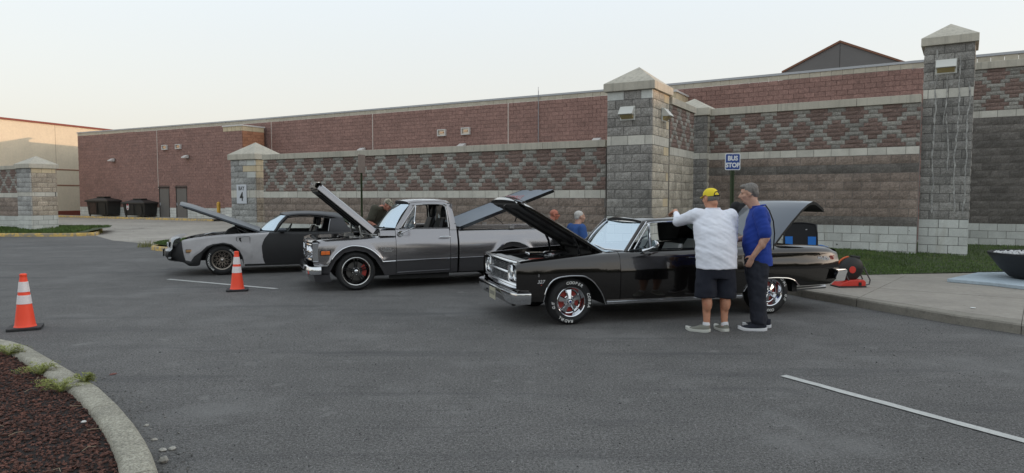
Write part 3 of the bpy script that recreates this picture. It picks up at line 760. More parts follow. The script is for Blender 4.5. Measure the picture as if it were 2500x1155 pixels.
# doors
M_door = mat('taupe_steel_door', (0.15, 0.14, 0.13), .55, var=((1.5, .06),)); M_dfr = mat('dark_door_frame', (0.035, 0.03, 0.028), .6)
a, ang, L = segs[0]; FM0 = Matrix.Translation(loc(a)) @ Matrix.Rotation(ang, 4, 'Z')
for o0, o1 in doors[0]:
    d = MB().box((o0 + .07, .0, .13), (o1 - .07, .03, 2.24), FM0).build('door', M_door, store, bevel=.004)
    MB().box((o0, -.02, .1), (o0 + .06, .04, 2.3), FM0).box((o1 - .06, -.02, .1), (o1, .04, 2.3), FM0).box((o0 - .04, -.06, 2.3), (o1 + .04, .04, 2.38), FM0).build('door_frame', M_dfr, d)
    MB().box((o0 + .10, -.05, 1.0), (o0 + .16, 0, 1.2), FM0).build('door_handle', M_mcap, d)
    MB().box((o0 + .07, -.03, .10), (o1 - .07, .03, .13), FM0).build('threshold', M_wcap, d)
# projecting piers with pale tops
def pier(u0, uc, u1, z, u1v, label):
    c = G(uc, u1v[0], z); l = V(u0, c, A1); w = float(np.linalg.norm((c - l)[:2])); b = V(u1, c, 90 + A1); d = float(np.linalg.norm((b - c)[:2]))
    l2 = c - np.array([math.cos(R(A1)), math.sin(R(A1)), 0]) * w
    root = empty('brick_pier', (l2[0], l2[1], 0), R(A1), label, 'pier')
    MB().box((.03, .03, -.2), (w - .03, d, z - .1)).build('masonry_core', mat('pier_mortar', (0.16, 0.10, 0.09), .95), root)
    MB().box((-.05, -.05, z - .08), (w + .05, d + .05, z)).build('metal_coping', M_wcap, root)
    o2 = []
    for FM, LL, mm in ((Matrix(), w, M_rb), (T(w, 0, 0) @ Matrix.Rotation(R(90), 4, 'Z'), d, M_rb2), (T(0, d, 0) @ Matrix.Rotation(R(-90), 4, 'Z'), d, M_rb)):
        e = 0 if LL == w and FM == Matrix() else .036
        course(o2, 'tan_block', M_ylw, e, LL, z - .08 - .3, .3, .4064, 0, FM); zz = z - .38; k = 0
        while zz > -.1:
            course(o2, 'pier_block', mm if zz > .98 else M_bas, e, LL, zz - .2032, .2032, .4064, .2032 * (k % 2), FM); zz -= .2032; k += 1
    lay(root, o2, 300)
coarse(M_ylw)
pier(548.6, 590, 648, 6.2, (303.9,), 'red pier with cream top sticking out of the long store building')
pier(1634, 1650, 1680, 6.2, (219.5,), 'cream topped red pier peeking out right of the middle pillar')
# low concrete apron and yellow kerb along the store
a, ang, L = segs[0]
nrm = n3[0]; k0 = a - nrm * 1.15 - np.array([math.cos(ang), math.sin(ang), 0]) * 3; k1 = a - nrm * 1.6 + np.array([math.cos(ang), math.sin(ang), 0]) * (L - 1.2)
kerb_run('yellow_kerb', [k0, k1], .16, .14, M_kerby, 1, 3.0)
sheet('store_apron', [k0 + nrm * .15, k1 + nrm * .15, k1 + nrm * 1.6, k0 + nrm * 1.2], .125, M_walk)

# ================================================================ cream building at the far left
M_crm = mat('cream_render', (0.72, 0.63, 0.48), .88, var=((.5, .05), (6, .06)), bump=((40, .3, .01),)); M_trim = mat('red_brown_trim', (0.22, 0.055, 0.035), .6)
HC = 7.84; c1 = G(190, 308, HC); c0 = G(0, 287, HC); dv = (c1 - c0); cang = math.atan2(dv[1], dv[0]); dvn = np.array([math.cos(cang), math.sin(cang), 0])
c0 = c0 - dvn * 14; CL = float(np.linalg.norm((c1 - c0)[:2])) + 38
crm = empty('cream_building', (c0[0], c0[1], 0), cang, 'cream rendered building with red roof trim at the far left', 'building')
MB().box((0, 0, -.3), (CL, 30, HC - .02)).build('wall', M_crm, crm)
MB().box((-.05, -.08, HC - .12), (CL, 30.1, HC + .04)).build('roof_trim', M_trim, crm)
e = float(np.linalg.norm((c1 - c0)[:2]))
for v in (415.5, 453.0):
    z = onwall(180, v, c1, math.degrees(cang))[2]; MB().box((0, -.02, z - .05), (CL, .0, z + .05)).build('reveal_strip', mat('reveal', (0.30, 0.15, 0.09), .8), crm)
MB().box((0, -.05, 0), (CL, .0, .42)).build('base_strip', M_trim, crm)
for x in (e - 2.2, e - 11.5, e - 20): MB().box((x - .015, -.004, .4), (x + .015, .0, HC - .12)).build('panel_joint', mat('panel_joint_grey', (0.34, 0.26, 0.18), .9), crm)

# ================================================================ grey gable behind the roof line
ga = DY(1912, 174, 60); gb_ = DY(2200, 150, 55.0); gz = ga[2]; gang = math.atan2(gb_[1] - ga[1], gb_[0] - ga[0]); gw = float(np.linalg.norm((gb_ - ga)[:2]))
pk = onwall(2049.5, 99, ga, math.degrees(gang)); gx = float(np.linalg.norm((pk - ga)[:2])); gx = gw / 2 if abs(gx - gw / 2) < .6 else gx
gab = empty('gabled_building', (ga[0], ga[1], 0), gang, 'grey gabled roof end showing above the store roof at the right', 'building')
M_ggr = mat('grey_gable_render', (0.16, 0.158, 0.155), .9, var=((.7, .05),)); M_cop2 = mat('copper_edge', (0.20, 0.09, 0.05), .6)
z1, z2, z3 = gz, pk[2], gb_[2]
MB().prism([(0, 3), (gw, 3), (gw, z3 - .1), (gx, z2 - .12), (0, z1 - .1)], 0, 9).build('gable_wall', M_ggr, gab, recalc=True)
t = .16
MB().prism([(-.1, z1 - t), (gx, z2 - t * 1.1), (gw + .3, z3 - t - .05), (gw + .3, z3 - .05), (gx, z2), (-.1, z1)], -.12, 9.3).build('roof', M_cop2, gab, recalc=True)
MB().box((gx - .02, -.01, 3), (gx + .02, 0, z2 - .3)).build('panel_joint', M_dfr, gab)
MB().box((gw + .3, 2.2, z3 - .5), (gw + .9, 9.3, z3 + .35)).build('gutter_end', M_mcap, gab)

# ================================================================ lights on the store wall
def onseg(u, v, si):
    a, ang, L = segs[si]; return onwall(u, v, a, math.degrees(ang)), math.degrees(ang)
for u, v, si, lab in ((279, 391, 0, 'small bronze wall light over the left dumpster'), (459, 383, 0, 'small bronze wall light up and right of the twin doors'),
                      (889, 366, 1, 'small wall light just above the low wall behind the green post'), (1133, 356, 1, 'small wall light just above the low wall under the square floodlight pair'), (1461, 343, 1, 'small wall light peeking over the low wall beside the middle pillar')):
    p, an = onseg(u, v, si); n_ = np.array([math.sin(R(an)), -math.cos(R(an)), 0])
    root = empty('wall_light', p, R(an), lab, 'wall light', 'small wall lights on the store')
    MB().box((-.13, -.10, -.13), (.13, 0.0, .13)).build('back_box', M_bronze, root)
    MB().prism([(0, -.12), (-.42, -.10), (-.20, .10), (0, .12)], -.11, .11, 'YZ' if False else 'XZ')
    mb = MB(); prof = [(-.10, -.11), (-.42, -.09), (-.42, -.03), (-.16, .11), (-.10, .12)]
    rows = [[(x, q[0], q[1]) for q in prof] for x in (-.2, .2)]; mb.grid(rows, cv=True, flip=True)
    mb.add(rows[0], [(0, 1, 2, 3, 4)]); mb.add(rows[1], [(4, 3, 2, 1, 0)]); mb.build('hood', M_wcap, root, recalc=True)
for u0, v0, u1, v1, si, lab in ((398, 354.5, 410, 366, 0, 'left of the two small square floodlights above the twin doors'), (431, 352.5, 443, 364, 0, 'right of the two small square floodlights above the twin doors'),
                               (1070.5, 316.5, 1090, 332.5, 1, 'left of the two white square floodlights high on the store wall'), (1128.5, 312, 1149, 329, 1, 'right of the two white square floodlights high on the store wall')):
    p, an = onseg(u0, (v0 + v1) / 2, si); q, _ = onseg(u1, (v0 + v1) / 2, si); w = float(np.linalg.norm((q - p)[:2])); h = (v1 - v0) / F * float(p[1]); c = (p + q) / 2
    root = empty('floodlight', c, R(an), lab, 'floodlight', 'square floodlights on the store')
    b = .05
    MB().box((-w / 2, -.14, -h / 2), (w / 2, 0, -h / 2 + b)).box((-w / 2, -.14, h / 2 - b), (w / 2, 0, h / 2)).box((-w / 2, -.14, -h / 2 + b), (-w / 2 + b, 0, h / 2 - b)).box((w / 2 - b, -.14, -h / 2 + b), (w / 2, 0, h / 2 - b)).build('frame', M_wcap, root)
    MB().box((-w / 2 + b, -.06, -h / 2 + b), (w / 2 - b, -.02, h / 2 - b)).build('reflector', mat('floodlight_reflector', (0.55, 0.48, 0.40), .25, metal=.6), root)
    MB().box((-w * .22, -.10, -.03), (w * .22, -.06, .05)).build('lamp', mat('sun_glow_lamp', (0.75, 0.42, 0.22), .2, coat=1), root)  # warm sun reflection painted into the orange here and the reflector's tan

# ================================================================ dumpsters, bollard, hydrant
M_dp = mat('black_dumpster_steel', (0.018, 0.018, 0.017), .5, var=((3, .3),)); M_rust = mat('rusty_brown_steel', (0.05, 0.03, 0.022), .8, var=((5, .4),))
def dumpster(u0, u1, v, label, dh, rust, sticker):
    a0, ang, L = segs[0]; P = a0 - n3[0] * 1.0
    p = V(u0, P, math.degrees(ang)); q = V(u1, P, math.degrees(ang)); w = float(np.linalg.norm((q - p)[:2])) * .94; d = 1.0
    root = empty('dumpster', (p[0], p[1], .125), ang, label, 'dumpster', 'dumpsters by the store wall')
    t = .13
    def ring(z, k): return [(k, k * .6 - .05, z), (w - k, k * .6 - .05, z), (w - k, d - k * .3, z), (k, d - k * .3, z)]
    mb = MB(); mb.grid([ring(.12, t), ring(dh, 0.02)], cv=True); mb.add(ring(.12, t), [(0, 1, 2, 3)]); mb.build('bin_body', M_dp, root, recalc=True)
    mb = MB()
    for x in (.35, w / 2, w - .35): mb.box((x - .03, -.07, .14), (x + .03, -.03, dh - .05), Matrix.Translation((0, 0, 0)))
    mb.build('side_rib', M_dp, root)
    if rust: MB().prism([(t + .1, .2), (w * .45, .2), (w * .45, dh - .06), (t, dh - .06)], -.048, -.02).build('rusty_panel', M_rust, root, recalc=True)
    hz = dh + .42
    mb = MB(); A_ = [(-.12, -.14, dh), (w + .12, -.14, dh), (w + .12, d + .05, dh), (-.12, d + .05, dh)]; B_ = [(-.12, -.14, dh + .1), (w + .12, -.14, dh + .1), (w + .12, d + .05, dh + .12), (-.12, d + .05, dh + .12)]
    C_ = [(w * .32, .25, hz - .1), (w * .68, .25, hz - .1), (w * .68, .75, hz - .1), (w * .32, .75, hz - .1)]
    mb.grid([A_, B_, C_], cv=True); mb.add(C_, [(0, 1, 2, 3)]); mb.add(A_, [(3, 2, 1, 0)]); mb.build('lid', M_dp, root, recalc=True, bevel=.02)
    MB().box((w * .34, .2, hz - .1), (w * .7, .7, hz - .02)).build('lid_hatch', M_dp, root, bevel=.01)
    for x in (t + .12, w - t - .12):
        wheel = MB().lathe([(0, -.03), (.07, -.03), (.07, .03), (0, .03)], 12, 'Y', (x, .06, .07)); wheel.build('castor', M_dfr, root)
    if sticker:
        mb = MB(); mb.add([(w * .24 + .17 * math.cos(k / 20 * 2 * math.pi), -.056 - .0, .78 + .27 * math.sin(k / 20 * 2 * math.pi)) for k in range(20)], [tuple(range(20))]); mb.build('warning_sticker', mat('white_sticker', (0.6, 0.58, 0.58), .5), root)
        mb = MB(); mb.add([(w * .24 - .12, -.060, .86), (w * .24 + .12, -.060, .86), (w * .24 + .10, -.060, .97), (w * .24, -.060, 1.02), (w * .24 - .10, -.060, .97)], [(0, 1, 2, 3, 4)]); mb.build('red_print', mat('red_print', (0.5, 0.04, 0.06), .5), root)
        MB().box((w * .24 - .08, -.060, .60), (w * .24 + .08, -.059, .67)).build('red_print', mat('red_print2', (0.45, 0.1, 0.1), .5), root)
dumpster(212, 267, 526, 'rust streaked black dumpster, the left one by the store wall', 1.12, True, False)
dumpster(300, 357, 529, 'black dumpster with a round red and white sticker', .98, False, True)
p = V(533, segs[0][0] - n3[0] * 1.0, math.degrees(segs[0][1])); p[2] = .1
bol = empty('bollard', p, 0, 'yellow bollard just left of the bay number pillar', 'bollard')
MB().lathe([(0, 1.20), (.06, 1.19), (.10, 1.15), (.115, 1.10), (.115, 0)], 16).build('post', mat('safety_yellow', (0.62, 0.36, 0.05), .55, var=((4, .1),)), bol, smooth=50)
MB().lathe([(.14, 0), (.14, .06), (.115, .08)], 16).build('collar', M_walk2, bol, smooth=50)
p = G(471.5, 529, .12)
hyd = empty('hydrant', p, 0, 'small red standpipe by the wall right of the twin doors', 'hydrant')
MB().lathe([(0, .42), (.08, .40), (.11, .33), (.11, .28), (.15, .27), (.15, .22), (.08, .2), (.08, .0)], 14).build('barrel', mat('hydrant_red', (0.5, 0.07, 0.06), .5), hyd, smooth=50)
MB().lathe([(0, -.22), (.06, -.22), (.06, -.05), (0, -.05)], 10, 'Y', (0, 0, .25)).build('outlet', mat('hydrant_red2', (0.5, 0.07, 0.06), .5), hyd, smooth=50)

# ================================================================ dark trees across the road behind the viewer (they show in paint and glass)
M_tree = mat('far_tree_foliage', (0.05, 0.065, 0.03), .95, var=((.5, .4), (3, .3)), bump=((2, 1, .3),))
rt = np.random.RandomState(4); vs = []; fs = []; k = 0
for i in range(2600):
    an = rt.uniform(math.pi * 1.02, math.pi * 1.93); rad = 46 + rt.uniform(0, 14); hh = 4.8 + 1.8 * math.sin(an * 9) + 1.6 * math.sin(an * 23 + 1)
    z = rt.uniform(0, 1) ** .8 * hh; c = np.array([rad * math.cos(an), rad * math.sin(an), z]); s = rt.uniform(.6, 1.5)
    q = rt.normal(size=(4, 3)) * s; vs += [tuple(c + w_) for w_ in q]; fs += [(k, k + 1, k + 2), (k, k + 2, k + 3), (k, k + 1, k + 3), (k + 1, k + 2, k + 3)]; k += 4
me = bpy.data.meshes.new('far_trees'); me.from_pydata(vs, [], fs); me.update()
finish('far_trees', me, M_tree, kind='stuff')
mb = MB(); rows = [[(45 * math.cos(math.pi * (1.02 + .91 * i / 60)), 45 * math.sin(math.pi * (1.02 + .91 * i / 60)), z) for z in (0, 2.6 + 1.2 * math.sin(i * 1.7))] for i in range(61)]
rows = [[(p[0] * 1.2, p[1] * 1.2, p[2]) for p in r] for r in rows]; mb.grid(rows)
o = mb.build('hedge_row', M_tree, kind='stuff')
# ================================================================ car building kit (local axes: x to the rear, y to the far side, z up)
M_chr = mat('chrome', (0.72, 0.73, 0.75), .09, 1.0); M_sat = mat('satin_metal', (0.45, 0.45, 0.46), .35, 1.0)
M_tyre = mat('tyre_rubber', (0.014, 0.014, 0.015), .72, var=((30, .15),), world=False); M_blk = mat('black_underbody', (0.008, 0.008, 0.008), .8)
M_blkg = mat('gloss_black', (0.006, 0.006, 0.007), .18, coat=.6); M_let = mat('raised_white_letter', (0.66, 0.66, 0.64), .7)
M_glassw = glass('windshield_glass', (0.50, 0.60, 0.62), .27); M_glass = glass('side_glass', (0.75, 0.8, 0.8), .06)
M_redc = mat('red_caliper', (0.38, 0.035, 0.025), .4, coat=.3); M_rotor = mat('brake_rotor', (0.12, 0.115, 0.11), .45, .8)
M_seatb = mat('black_upholstery', (0.012, 0.012, 0.013), .55, var=((20, .2),), world=False); M_seatg = mat('light_grey_upholstery', (0.33, 0.34, 0.33), .55)
M_alu = mat('cast_aluminium', (0.42, 0.42, 0.41), .4, .8, var=((12, .2),), world=False); M_hose = mat('black_hose', (0.012, 0.012, 0.012), .5)
M_lamp = mat('headlamp_glass', (0.75, 0.8, 0.82), .08, .6, coat=1.0); M_amb = mat('amber_marker', (0.75, 0.16, 0.02), .3, coat=1.0)

def wheel(root, x, y0, Rr, rr, style, w=.22, letters=None, lean=0.0, spin=0.0, far=False, parts=True):
    """tyre outer face at y0 (facing -y); far=True mirrors it"""
    we = bpy.data.objects.new('wheel', None); COL.objects.link(we); we.parent = root; we.empty_display_size = .1
    we.location = (x, y0, Rr)
    if far: we.rotation_euler = (0, 0, math.pi)
    mb = MB(); pr = [(rr - .01, .03), (rr, .004), (rr + .014, -.004), (rr + .05, -.010), (Rr - .05, -.004), (Rr - .02, .012), (Rr - .004, .03), (Rr, .045), (Rr, w * .3), (Rr - .008, w * .31), (Rr - .008, w * .34), (Rr, w * .35),
                     (Rr, w * .62), (Rr - .008, w * .63), (Rr - .008, w * .66), (Rr, w * .67), (Rr, w - .045), (Rr - .02, w - .012), (Rr - .06, w + .005), (rr, w - .02)]
    mb.lathe(pr, 56, 'Y'); mb.build('tyre', M_tyre, we, smooth=32, recalc=True)
    def ang(k, n, o=0): return 2 * math.pi * k / n + o + spin
    def P(r, a, y): return (r * math.cos(a), y, r * math.sin(a))
    if style == 'five_spoke_chrome':
        mb = MB().lathe([(rr + .004, .0), (rr - .002, -.006), (rr - .012, .0), (rr - .018, .03), (rr - .03, .05), (rr - .035, .085), (rr - .045, .09), (rr - .05, w * .8)], 56, 'Y'); mb.build('rim', M_chr, we, smooth=35, recalc=True)
        R2 = rr - .043; mb = MB(); mb2 = MB()
        for k in range(5):
            a = ang(k, 5, math.pi / 2); wi, wo = .022, .046
            t = (-math.sin(a), math.cos(a)); c = (math.cos(a), math.sin(a))
            def Q(r, s, y): return (c[0] * r + t[0] * s, y, c[1] * r + t[1] * s)
            rows = [[Q(.035, -wi, .055), Q(.035, -wi * .5, .035), Q(.035, wi * .5, .035), Q(.035, wi, .055)], [Q(R2 * .6, -wo * .75, .065), Q(R2 * .6, -wo * .45, .045), Q(R2 * .6, wo * .45, .045), Q(R2 * .6, wo * .75, .065)], [Q(R2, -wo, .085), Q(R2, -wo * .7, .06), Q(R2, wo * .7, .06), Q(R2, wo, .085)]]
            mb.grid(rows)
            for s in (-1, 1):
                mb.grid([[Q(.035, s * wi, .055), Q(.035, s * wi, .09)], [Q(R2, s * wo, .085), Q(R2, s * wo, .11)]], flip=s > 0)
            b = a + math.pi / 5; mb2.lathe([(0, .045), (.010, .045), (.013, .052), (.013, .075)], 8, 'Y', (.058 * math.cos(b), 0, .058 * math.sin(b)))
        mb.build('spoke_set', M_chr, we, smooth=30); mb2.build('lug_nut_set', M_chr, we, smooth=40, kind='stuff')
        MB().lathe([(0, .022), (.018, .022), (.026, .028), (.03, .04), (.032, .06), (.06, .07), (.078, .075), (.08, .09)], 24, 'Y').build('hub_cap', M_chr, we, smooth=40, recalc=True)
        MB().lathe([(0, .019), (.015, .0195), (.016, .022)], 16, 'Y').build('emblem', mat('blue_emblem', (0.03, 0.06, 0.2), .3), we, smooth=True)
        MB().lathe([(.055, .10), (.09, .10), (.09, .105), (R2 - .012, .105), (R2 - .012, .13), (0, .13)], 40, 'Y').build('brake_drum', M_redc, we, smooth=35, recalc=True)
        MB().lathe([(0, .098), (.075, .098), (.075, .13)], 30, 'Y').build('drum_face', M_rotor, we, smooth=35, recalc=True)
    elif style == 'black_five':
        MB().lathe([(rr + .004, .0), (rr - .004, -.006), (rr - .016, -.002), (rr - .02, .012)], 56, 'Y').build('rim_lip', mat('machined_lip', (0.62, 0.61, 0.59), .22, 1.0), we, smooth=40, recalc=True)
        MB().lathe([(rr - .019, .011), (rr - .03, .03), (rr - .035, w * .8), (rr - .05, w * .8)], 56, 'Y').build('rim', M_blkg, we, smooth=35, recalc=True)
        mb = MB(); mb2 = MB()
        for k in range(5):
            a = ang(k, 5, math.pi / 2); c = (math.cos(a), math.sin(a)); t = (-c[1], c[0])
            def Q(r, s, y): return (c[0] * r + t[0] * s, y, c[1] * r + t[1] * s)
            for s in (-1, 1):
                R2 = rr - .025; o = s * .012
                rows = []
                for r, off, hw, y in ((.04, .012, .012, .028), (R2 * .45, .017, .010, .014), (R2 * .8, .026, .009, .010), (R2, .034, .010, .016)):
                    rows.append([Q(r, s * off - hw, y + .02), Q(r, s * off - hw * .5, y), Q(r, s * off + hw * .5, y), Q(r, s * off + hw, y + .02), Q(r, s * off, y + .04)])
                mb.grid(rows, cv=True)
            b = a + math.pi / 5; mb2.lathe([(0, .014), (.008, .015), (.010, .024), (.010, .04)], 8, 'Y', (.062 * math.cos(b), 0, .062 * math.sin(b)))
        mb.lathe([(0, .03), (.05, .03), (.075, .045), (.08, .07)], 24, 'Y')
        mb.build('spoke_set', M_blkg, we, smooth=30, recalc=True); mb2.build('lug_nut_set', M_chr, we, smooth=40, kind='stuff')
        MB().lathe([(0, -.002), (.02, .0), (.032, .01), (.034, .032)], 24, 'Y').build('hub_cap', M_chr, we, smooth=40, recalc=True)
        MB().lathe([(.07, .075), (.165, .075), (.165, .10), (0, .10)], 40, 'Y').build('brake_rotor', M_rotor, we, smooth=35, recalc=True)
        mb = MB(); rows = []
        for i in range(9):
            a = R(-35 + 70 * i / 8 + 5) ; rows.append([P(.115, a, .06), P(.185, a, .06), P(.185, a, .12), P(.115, a, .12)])
        mb.grid(rows, cv=True); mb.add(rows[0], [(0, 1, 2, 3)]); mb.add(rows[-1], [(3, 2, 1, 0)]); mb.build('brake_caliper', M_redc, we, recalc=True)
    else:
        M_sf = M_snow
        MB().lathe([(rr + .004, .0), (rr - .004, -.008), (rr - .022, -.002), (rr - .03, .02), (rr - .03, w * .8), (rr - .05, w * .8)], 56, 'Y').build('rim', M_sf, we, smooth=35, recalc=True)
        mb = MB(); R2 = rr - .028; n = 10
        def bar(p, q, w_, y0_, y1_):
            p = Vector(p); q = Vector(q); d = (q - p).normalized(); s = Vector((0, 1, 0)).cross(d) * w_ / 2
            rows = [[tuple(p - s + Vector((0, .016, 0))), tuple(p - s * .5), tuple(p + s * .5), tuple(p + s + Vector((0, .016, 0)))], [tuple(q - s + Vector((0, .016, 0))), tuple(q - s * .5), tuple(q + s * .5), tuple(q + s + Vector((0, .016, 0)))]]
            mb.grid(rows)
        for k in range(n):
            a = ang(k, n); h = math.pi / n
            bar(P(.045, a, .018), P(R2 * .50, a - h * .9, .012), .013, 0, 0); bar(P(.045, a, .018), P(R2 * .50, a + h * .9, .012), .013, 0, 0)
            bar(P(R2 * .50, a + h, .012), P(R2 * .78, a + h * 1.0, .008), .014, 0, 0)
            bar(P(R2 * .50, a + h, .012), P(R2 * .76, a, .008), .012, 0, 0); bar(P(R2 * .50, a - h, .012), P(R2 * .76, a, .008), .012, 0, 0)
            bar(P(R2 * .76, a, .008), P(R2, a + h * .55, .006), .012, 0, 0); bar(P(R2 * .76, a, .008), P(R2, a - h * .55, .006), .012, 0, 0)
        mb.build('snowflake_spoke_set', M_sf, we, recalc=False)
        MB().lathe([(0, .0), (.02, .002), (.034, .014), (.036, .03), (.06, .035)], 20, 'Y').build('hub_cap', M_sf, we, smooth=40, recalc=True)
        MB().lathe([(0, -.003), (.012, -.002), (.014, .003)], 14, 'Y').build('emblem', M_chr, we, smooth=True)
        MB().lathe([(0, .05), (R2, .05)], 30, 'Y').build('brake_drum', M_blk, we)
    if letters:
        mb_v = []; mb_f = []
        for txt, r, a0, size, adv in letters:
            a = R(a0)
            for ch in txt:
                if ch != ' ':
                    me = text_mesh(ch, size, .0015, .0012 * size / .04, .15)
                    for q in me.polygons: mb_f.append(tuple(i + len(mb_v) for i in q.vertices))
                    ca, sa = math.cos(a), math.sin(a)
                    for vtx in me.vertices:
                        tx, rad = vtx.co.x, r + vtx.co.y      # up = outwards, text runs clockwise as seen from outside
                        mb_v.append((rad * math.cos(a) + tx * math.sin(a), -.0115 + (-vtx.co.z), rad * math.sin(a) - tx * math.cos(a)))
                    bpy.data.meshes.remove(me)
                a -= (size * (.36 if ch in 'I/' else adv)) / r
        me = bpy.data.meshes.new('lettering'); me.from_pydata(mb_v, [], mb_f); me.update()
        finish('sidewall_lettering', me, M_let, we)
    return we

class Car:
    def __init__(s, name, label, cat, hub_u, ground_v, psi, HW):
        s.o = G(hub_u, ground_v, 0); s.HW = HW; s.psi = R(psi)
        s.root = empty(name, (s.o[0], s.o[1], 0), s.psi, label, cat)
    def both(s, name, mb, m, near_only=False, **k):
        o = mb.build(name, m, s.root, **k)
        if not near_only:
            m2 = MB(); m2.v = [(x, 2 * s.HW - y, z) for x, y, z in mb.v]; m2.f = [f[::-1] for f in mb.f]; m2.m = list(mb.m)
            m2.build(name, m, s.root, **k)
        return o
    def panel(s, name, x0, x1, zb, zt, side, m, rz=.1, ry=.12, lip=.08, drop=.05, cols=20, nr=9, xtra=(), near_only=False, flange=.05, end0=0, end1=0, split=None):
        xs = [x0 + (x1 - x0) * i / cols for i in range(cols + 1)] + [x for x in xtra if x0 < x < x1]
        xs = sorted(set(round(x, 4) for x in xs)); mb = MB(); rows = []
        for x in xs:
            b = zb(x); t = zt(x); r_ = rz(x) if callable(rz) else rz; r_ = min(r_, (t - b) * .8); y_ = ry(x) if callable(ry) else ry; sh = t - r_; row = []
            row.append((x, side(x, b) + flange, b + .002)); row.append((x, side(x, b) + .004, b))
            for i in range(nr):
                z = b + .012 + (sh - b - .012) * i / (nr - 1); row.append((x, side(x, z), z))
            ys = side(x, sh)
            for i in range(1, 7):
                a = math.pi / 2 * i / 6; row.append((x, ys + y_ * (1 - math.cos(a)), sh + r_ * math.sin(a)))
            row.append((x, ys + y_ + lip, t + .002)); row.append((x, ys + y_ + lip + .004, t - drop))
            rows.append(row)
        mb.grid(rows)
        for e, i in ((end0, 0), (end1, -1)):     # returns at the panel ends
            if e:
                r0 = rows[i]; r1 = [(p[0] + (e if i == 0 else -e) * .15, p[1] + abs(e), p[2]) for p in r0]
                mb.grid([r1, r0] if i == 0 else [r0, r1])
        return s.both(name, mb, m, near_only, smooth=38)
    def tube(s, name, pts, r, m, both=True, n=8, **k):
        mb = MB().tube(pts, r, n, **k); return s.both(name, mb, m, not both, smooth=50)
    def box(s, name, a, b, m, both=False, bevel=0.0, **k):
        mb = MB().box(a, b); return s.both(name, mb, m, not both, bevel=bevel, **k)
    def part(s, name, mb, m, parent=None, **k): return mb.build(name, m, parent or s.root, **k)

def seat(car, x, y, z, w, m, h=.62, head=True, lean=.28):
    """bucket seat: x = hip line (car faces -x)"""
    mb = MB()
    def rr(cx_, cz, yy, ww, t, tilt): pass
    rows = []
    for i in range(7):
        t = i / 6; xx = x - .46 + .5 * t; zz = z + .16 - .05 * t + .03 * math.sin(t * math.pi)
        rows.append([(xx, y - w / 2, z), (xx, y - w / 2, zz - .02), (xx, y - w / 2 + .05, zz + .03), (xx, y - w * .2, zz), (xx, y + w * .2, zz), (xx, y + w / 2 - .05, zz + .03), (xx, y + w / 2, zz - .02), (xx, y + w / 2, z)])
    mb.grid(rows); mb.add(rows[0], [tuple(range(8))]); se = mb.build('seat', m, car.root, smooth=50, recalc=True)
    mb = MB(); rows = []
    for i in range(9):
        t = i / 8; zz = z + .12 + h * t; xc = x + .02 + lean * h * t; ww = w * (1 - .18 * t ** 3); th = .13 * (1 - .45 * t ** 2)
        rows.append([(xc - th * .5, y - ww * .46, zz), (xc - th * .35, y - ww * .2, zz), (xc - th * .35, y + ww * .2, zz), (xc - th * .5, y + ww * .46, zz), (xc, y + ww / 2, zz), (xc + th * .5, y + ww * .42, zz), (xc + th * .5, y - ww * .42, zz), (xc, y - ww / 2, zz)])
    mb.grid(rows, cv=True); mb.add(rows[-1], [tuple(range(8))]); b = mb.build('backrest', m, se, smooth=50, recalc=True)
    if head:
        xc = x + .02 + lean * (h + .12); mb = MB(); rows = []
        for i in range(7):
            t = i / 6; k = .55 + .45 * math.sin(math.pi * min(1, t * .8 + .15)); zz = z + .12 + h + .02 + .22 * t
            rows.append([(xc + .055 * k * math.cos(a) + .03 * t, y + .125 * k * math.sin(a), zz) for a in [2 * math.pi * q / 12 for q in range(12)]])
        mb.grid(rows, cv=True); mb.add(rows[-1], [tuple(range(12))]); mb.add(rows[0], [tuple(range(12))]); mb.build('headrest', m, se, smooth=60, recalc=True)
    return se
def steering(car, x, y, z, r=.19, m=None, tilt=-62):
    mb = MB(); M = Matrix.Translation(Vector((x, y, z))) @ Matrix.Rotation(R(tilt), 4, 'Y')
    mb.tube([M @ Vector((r * math.cos(2 * math.pi * k / 28), r * math.sin(2 * math.pi * k / 28), 0)) for k in range(28)], .014, 8, closed=True)
    for a in (0, 120, 240): mb.tube([M @ Vector((0, 0, -.03)), M @ Vector((r * math.cos(R(a + 90)), r * math.sin(R(a + 90)), 0))], .010, 6)
    mb.lathe([(0, .0), (.04, -.01), (.045, -.05)], 14, 'Z', (0, 0, 0), M)
    mb.tube([M @ Vector((0, 0, -.04)), M @ Vector((0, 0, -.5))], .025, 8)
    return mb.build('steering_wheel', m or M_blkg, car.root, smooth=50, recalc=True)
def windshield(car, name, b, t, bulge_b, bulge_t, m, HW, frame=None, fm=None, zb_arch=0.0, n=12, header=0):
    """b, t: (x, y, z) of near bottom and top corners; bulges push the middle forward (negative) / back"""
    rows = []
    for i in range(n + 1):
        q = i / n * 2 - 1
        def pt(c, bu, zc, e=1.0):
            y = HW + (HW - c[1]) * q * -1 * -1; return (c[0] + bu * (1 - abs(q) ** 2.4), y, c[2] + zc * (1 - q * q))
        B = pt(b, bulge_b, 0.0); Tt = pt(t, bulge_t, header)
        rows.append([tuple(B[k] + (Tt[k] - B[k]) * j / 6 + (-.03 * math.sin(math.pi * j / 6) if k == 0 else (.012 * math.sin(math.pi * j / 6) if k == 2 else 0)) for k in range(3)) for j in range(7)])
    g = MB().grid(rows, flip=True).build(name, m, car.root, smooth=True)
    if frame:
        loop = [r[0] for r in rows] + [rows[-1][j] for j in range(1, 7)] + [r[-1] for r in rows[-2::-1]] + [rows[0][j] for j in range(5, 0, -1)]
        MB().tube(loop, frame, 6, closed=True).build('surround_trim', fm or M_chr, g, smooth=50)
    return g
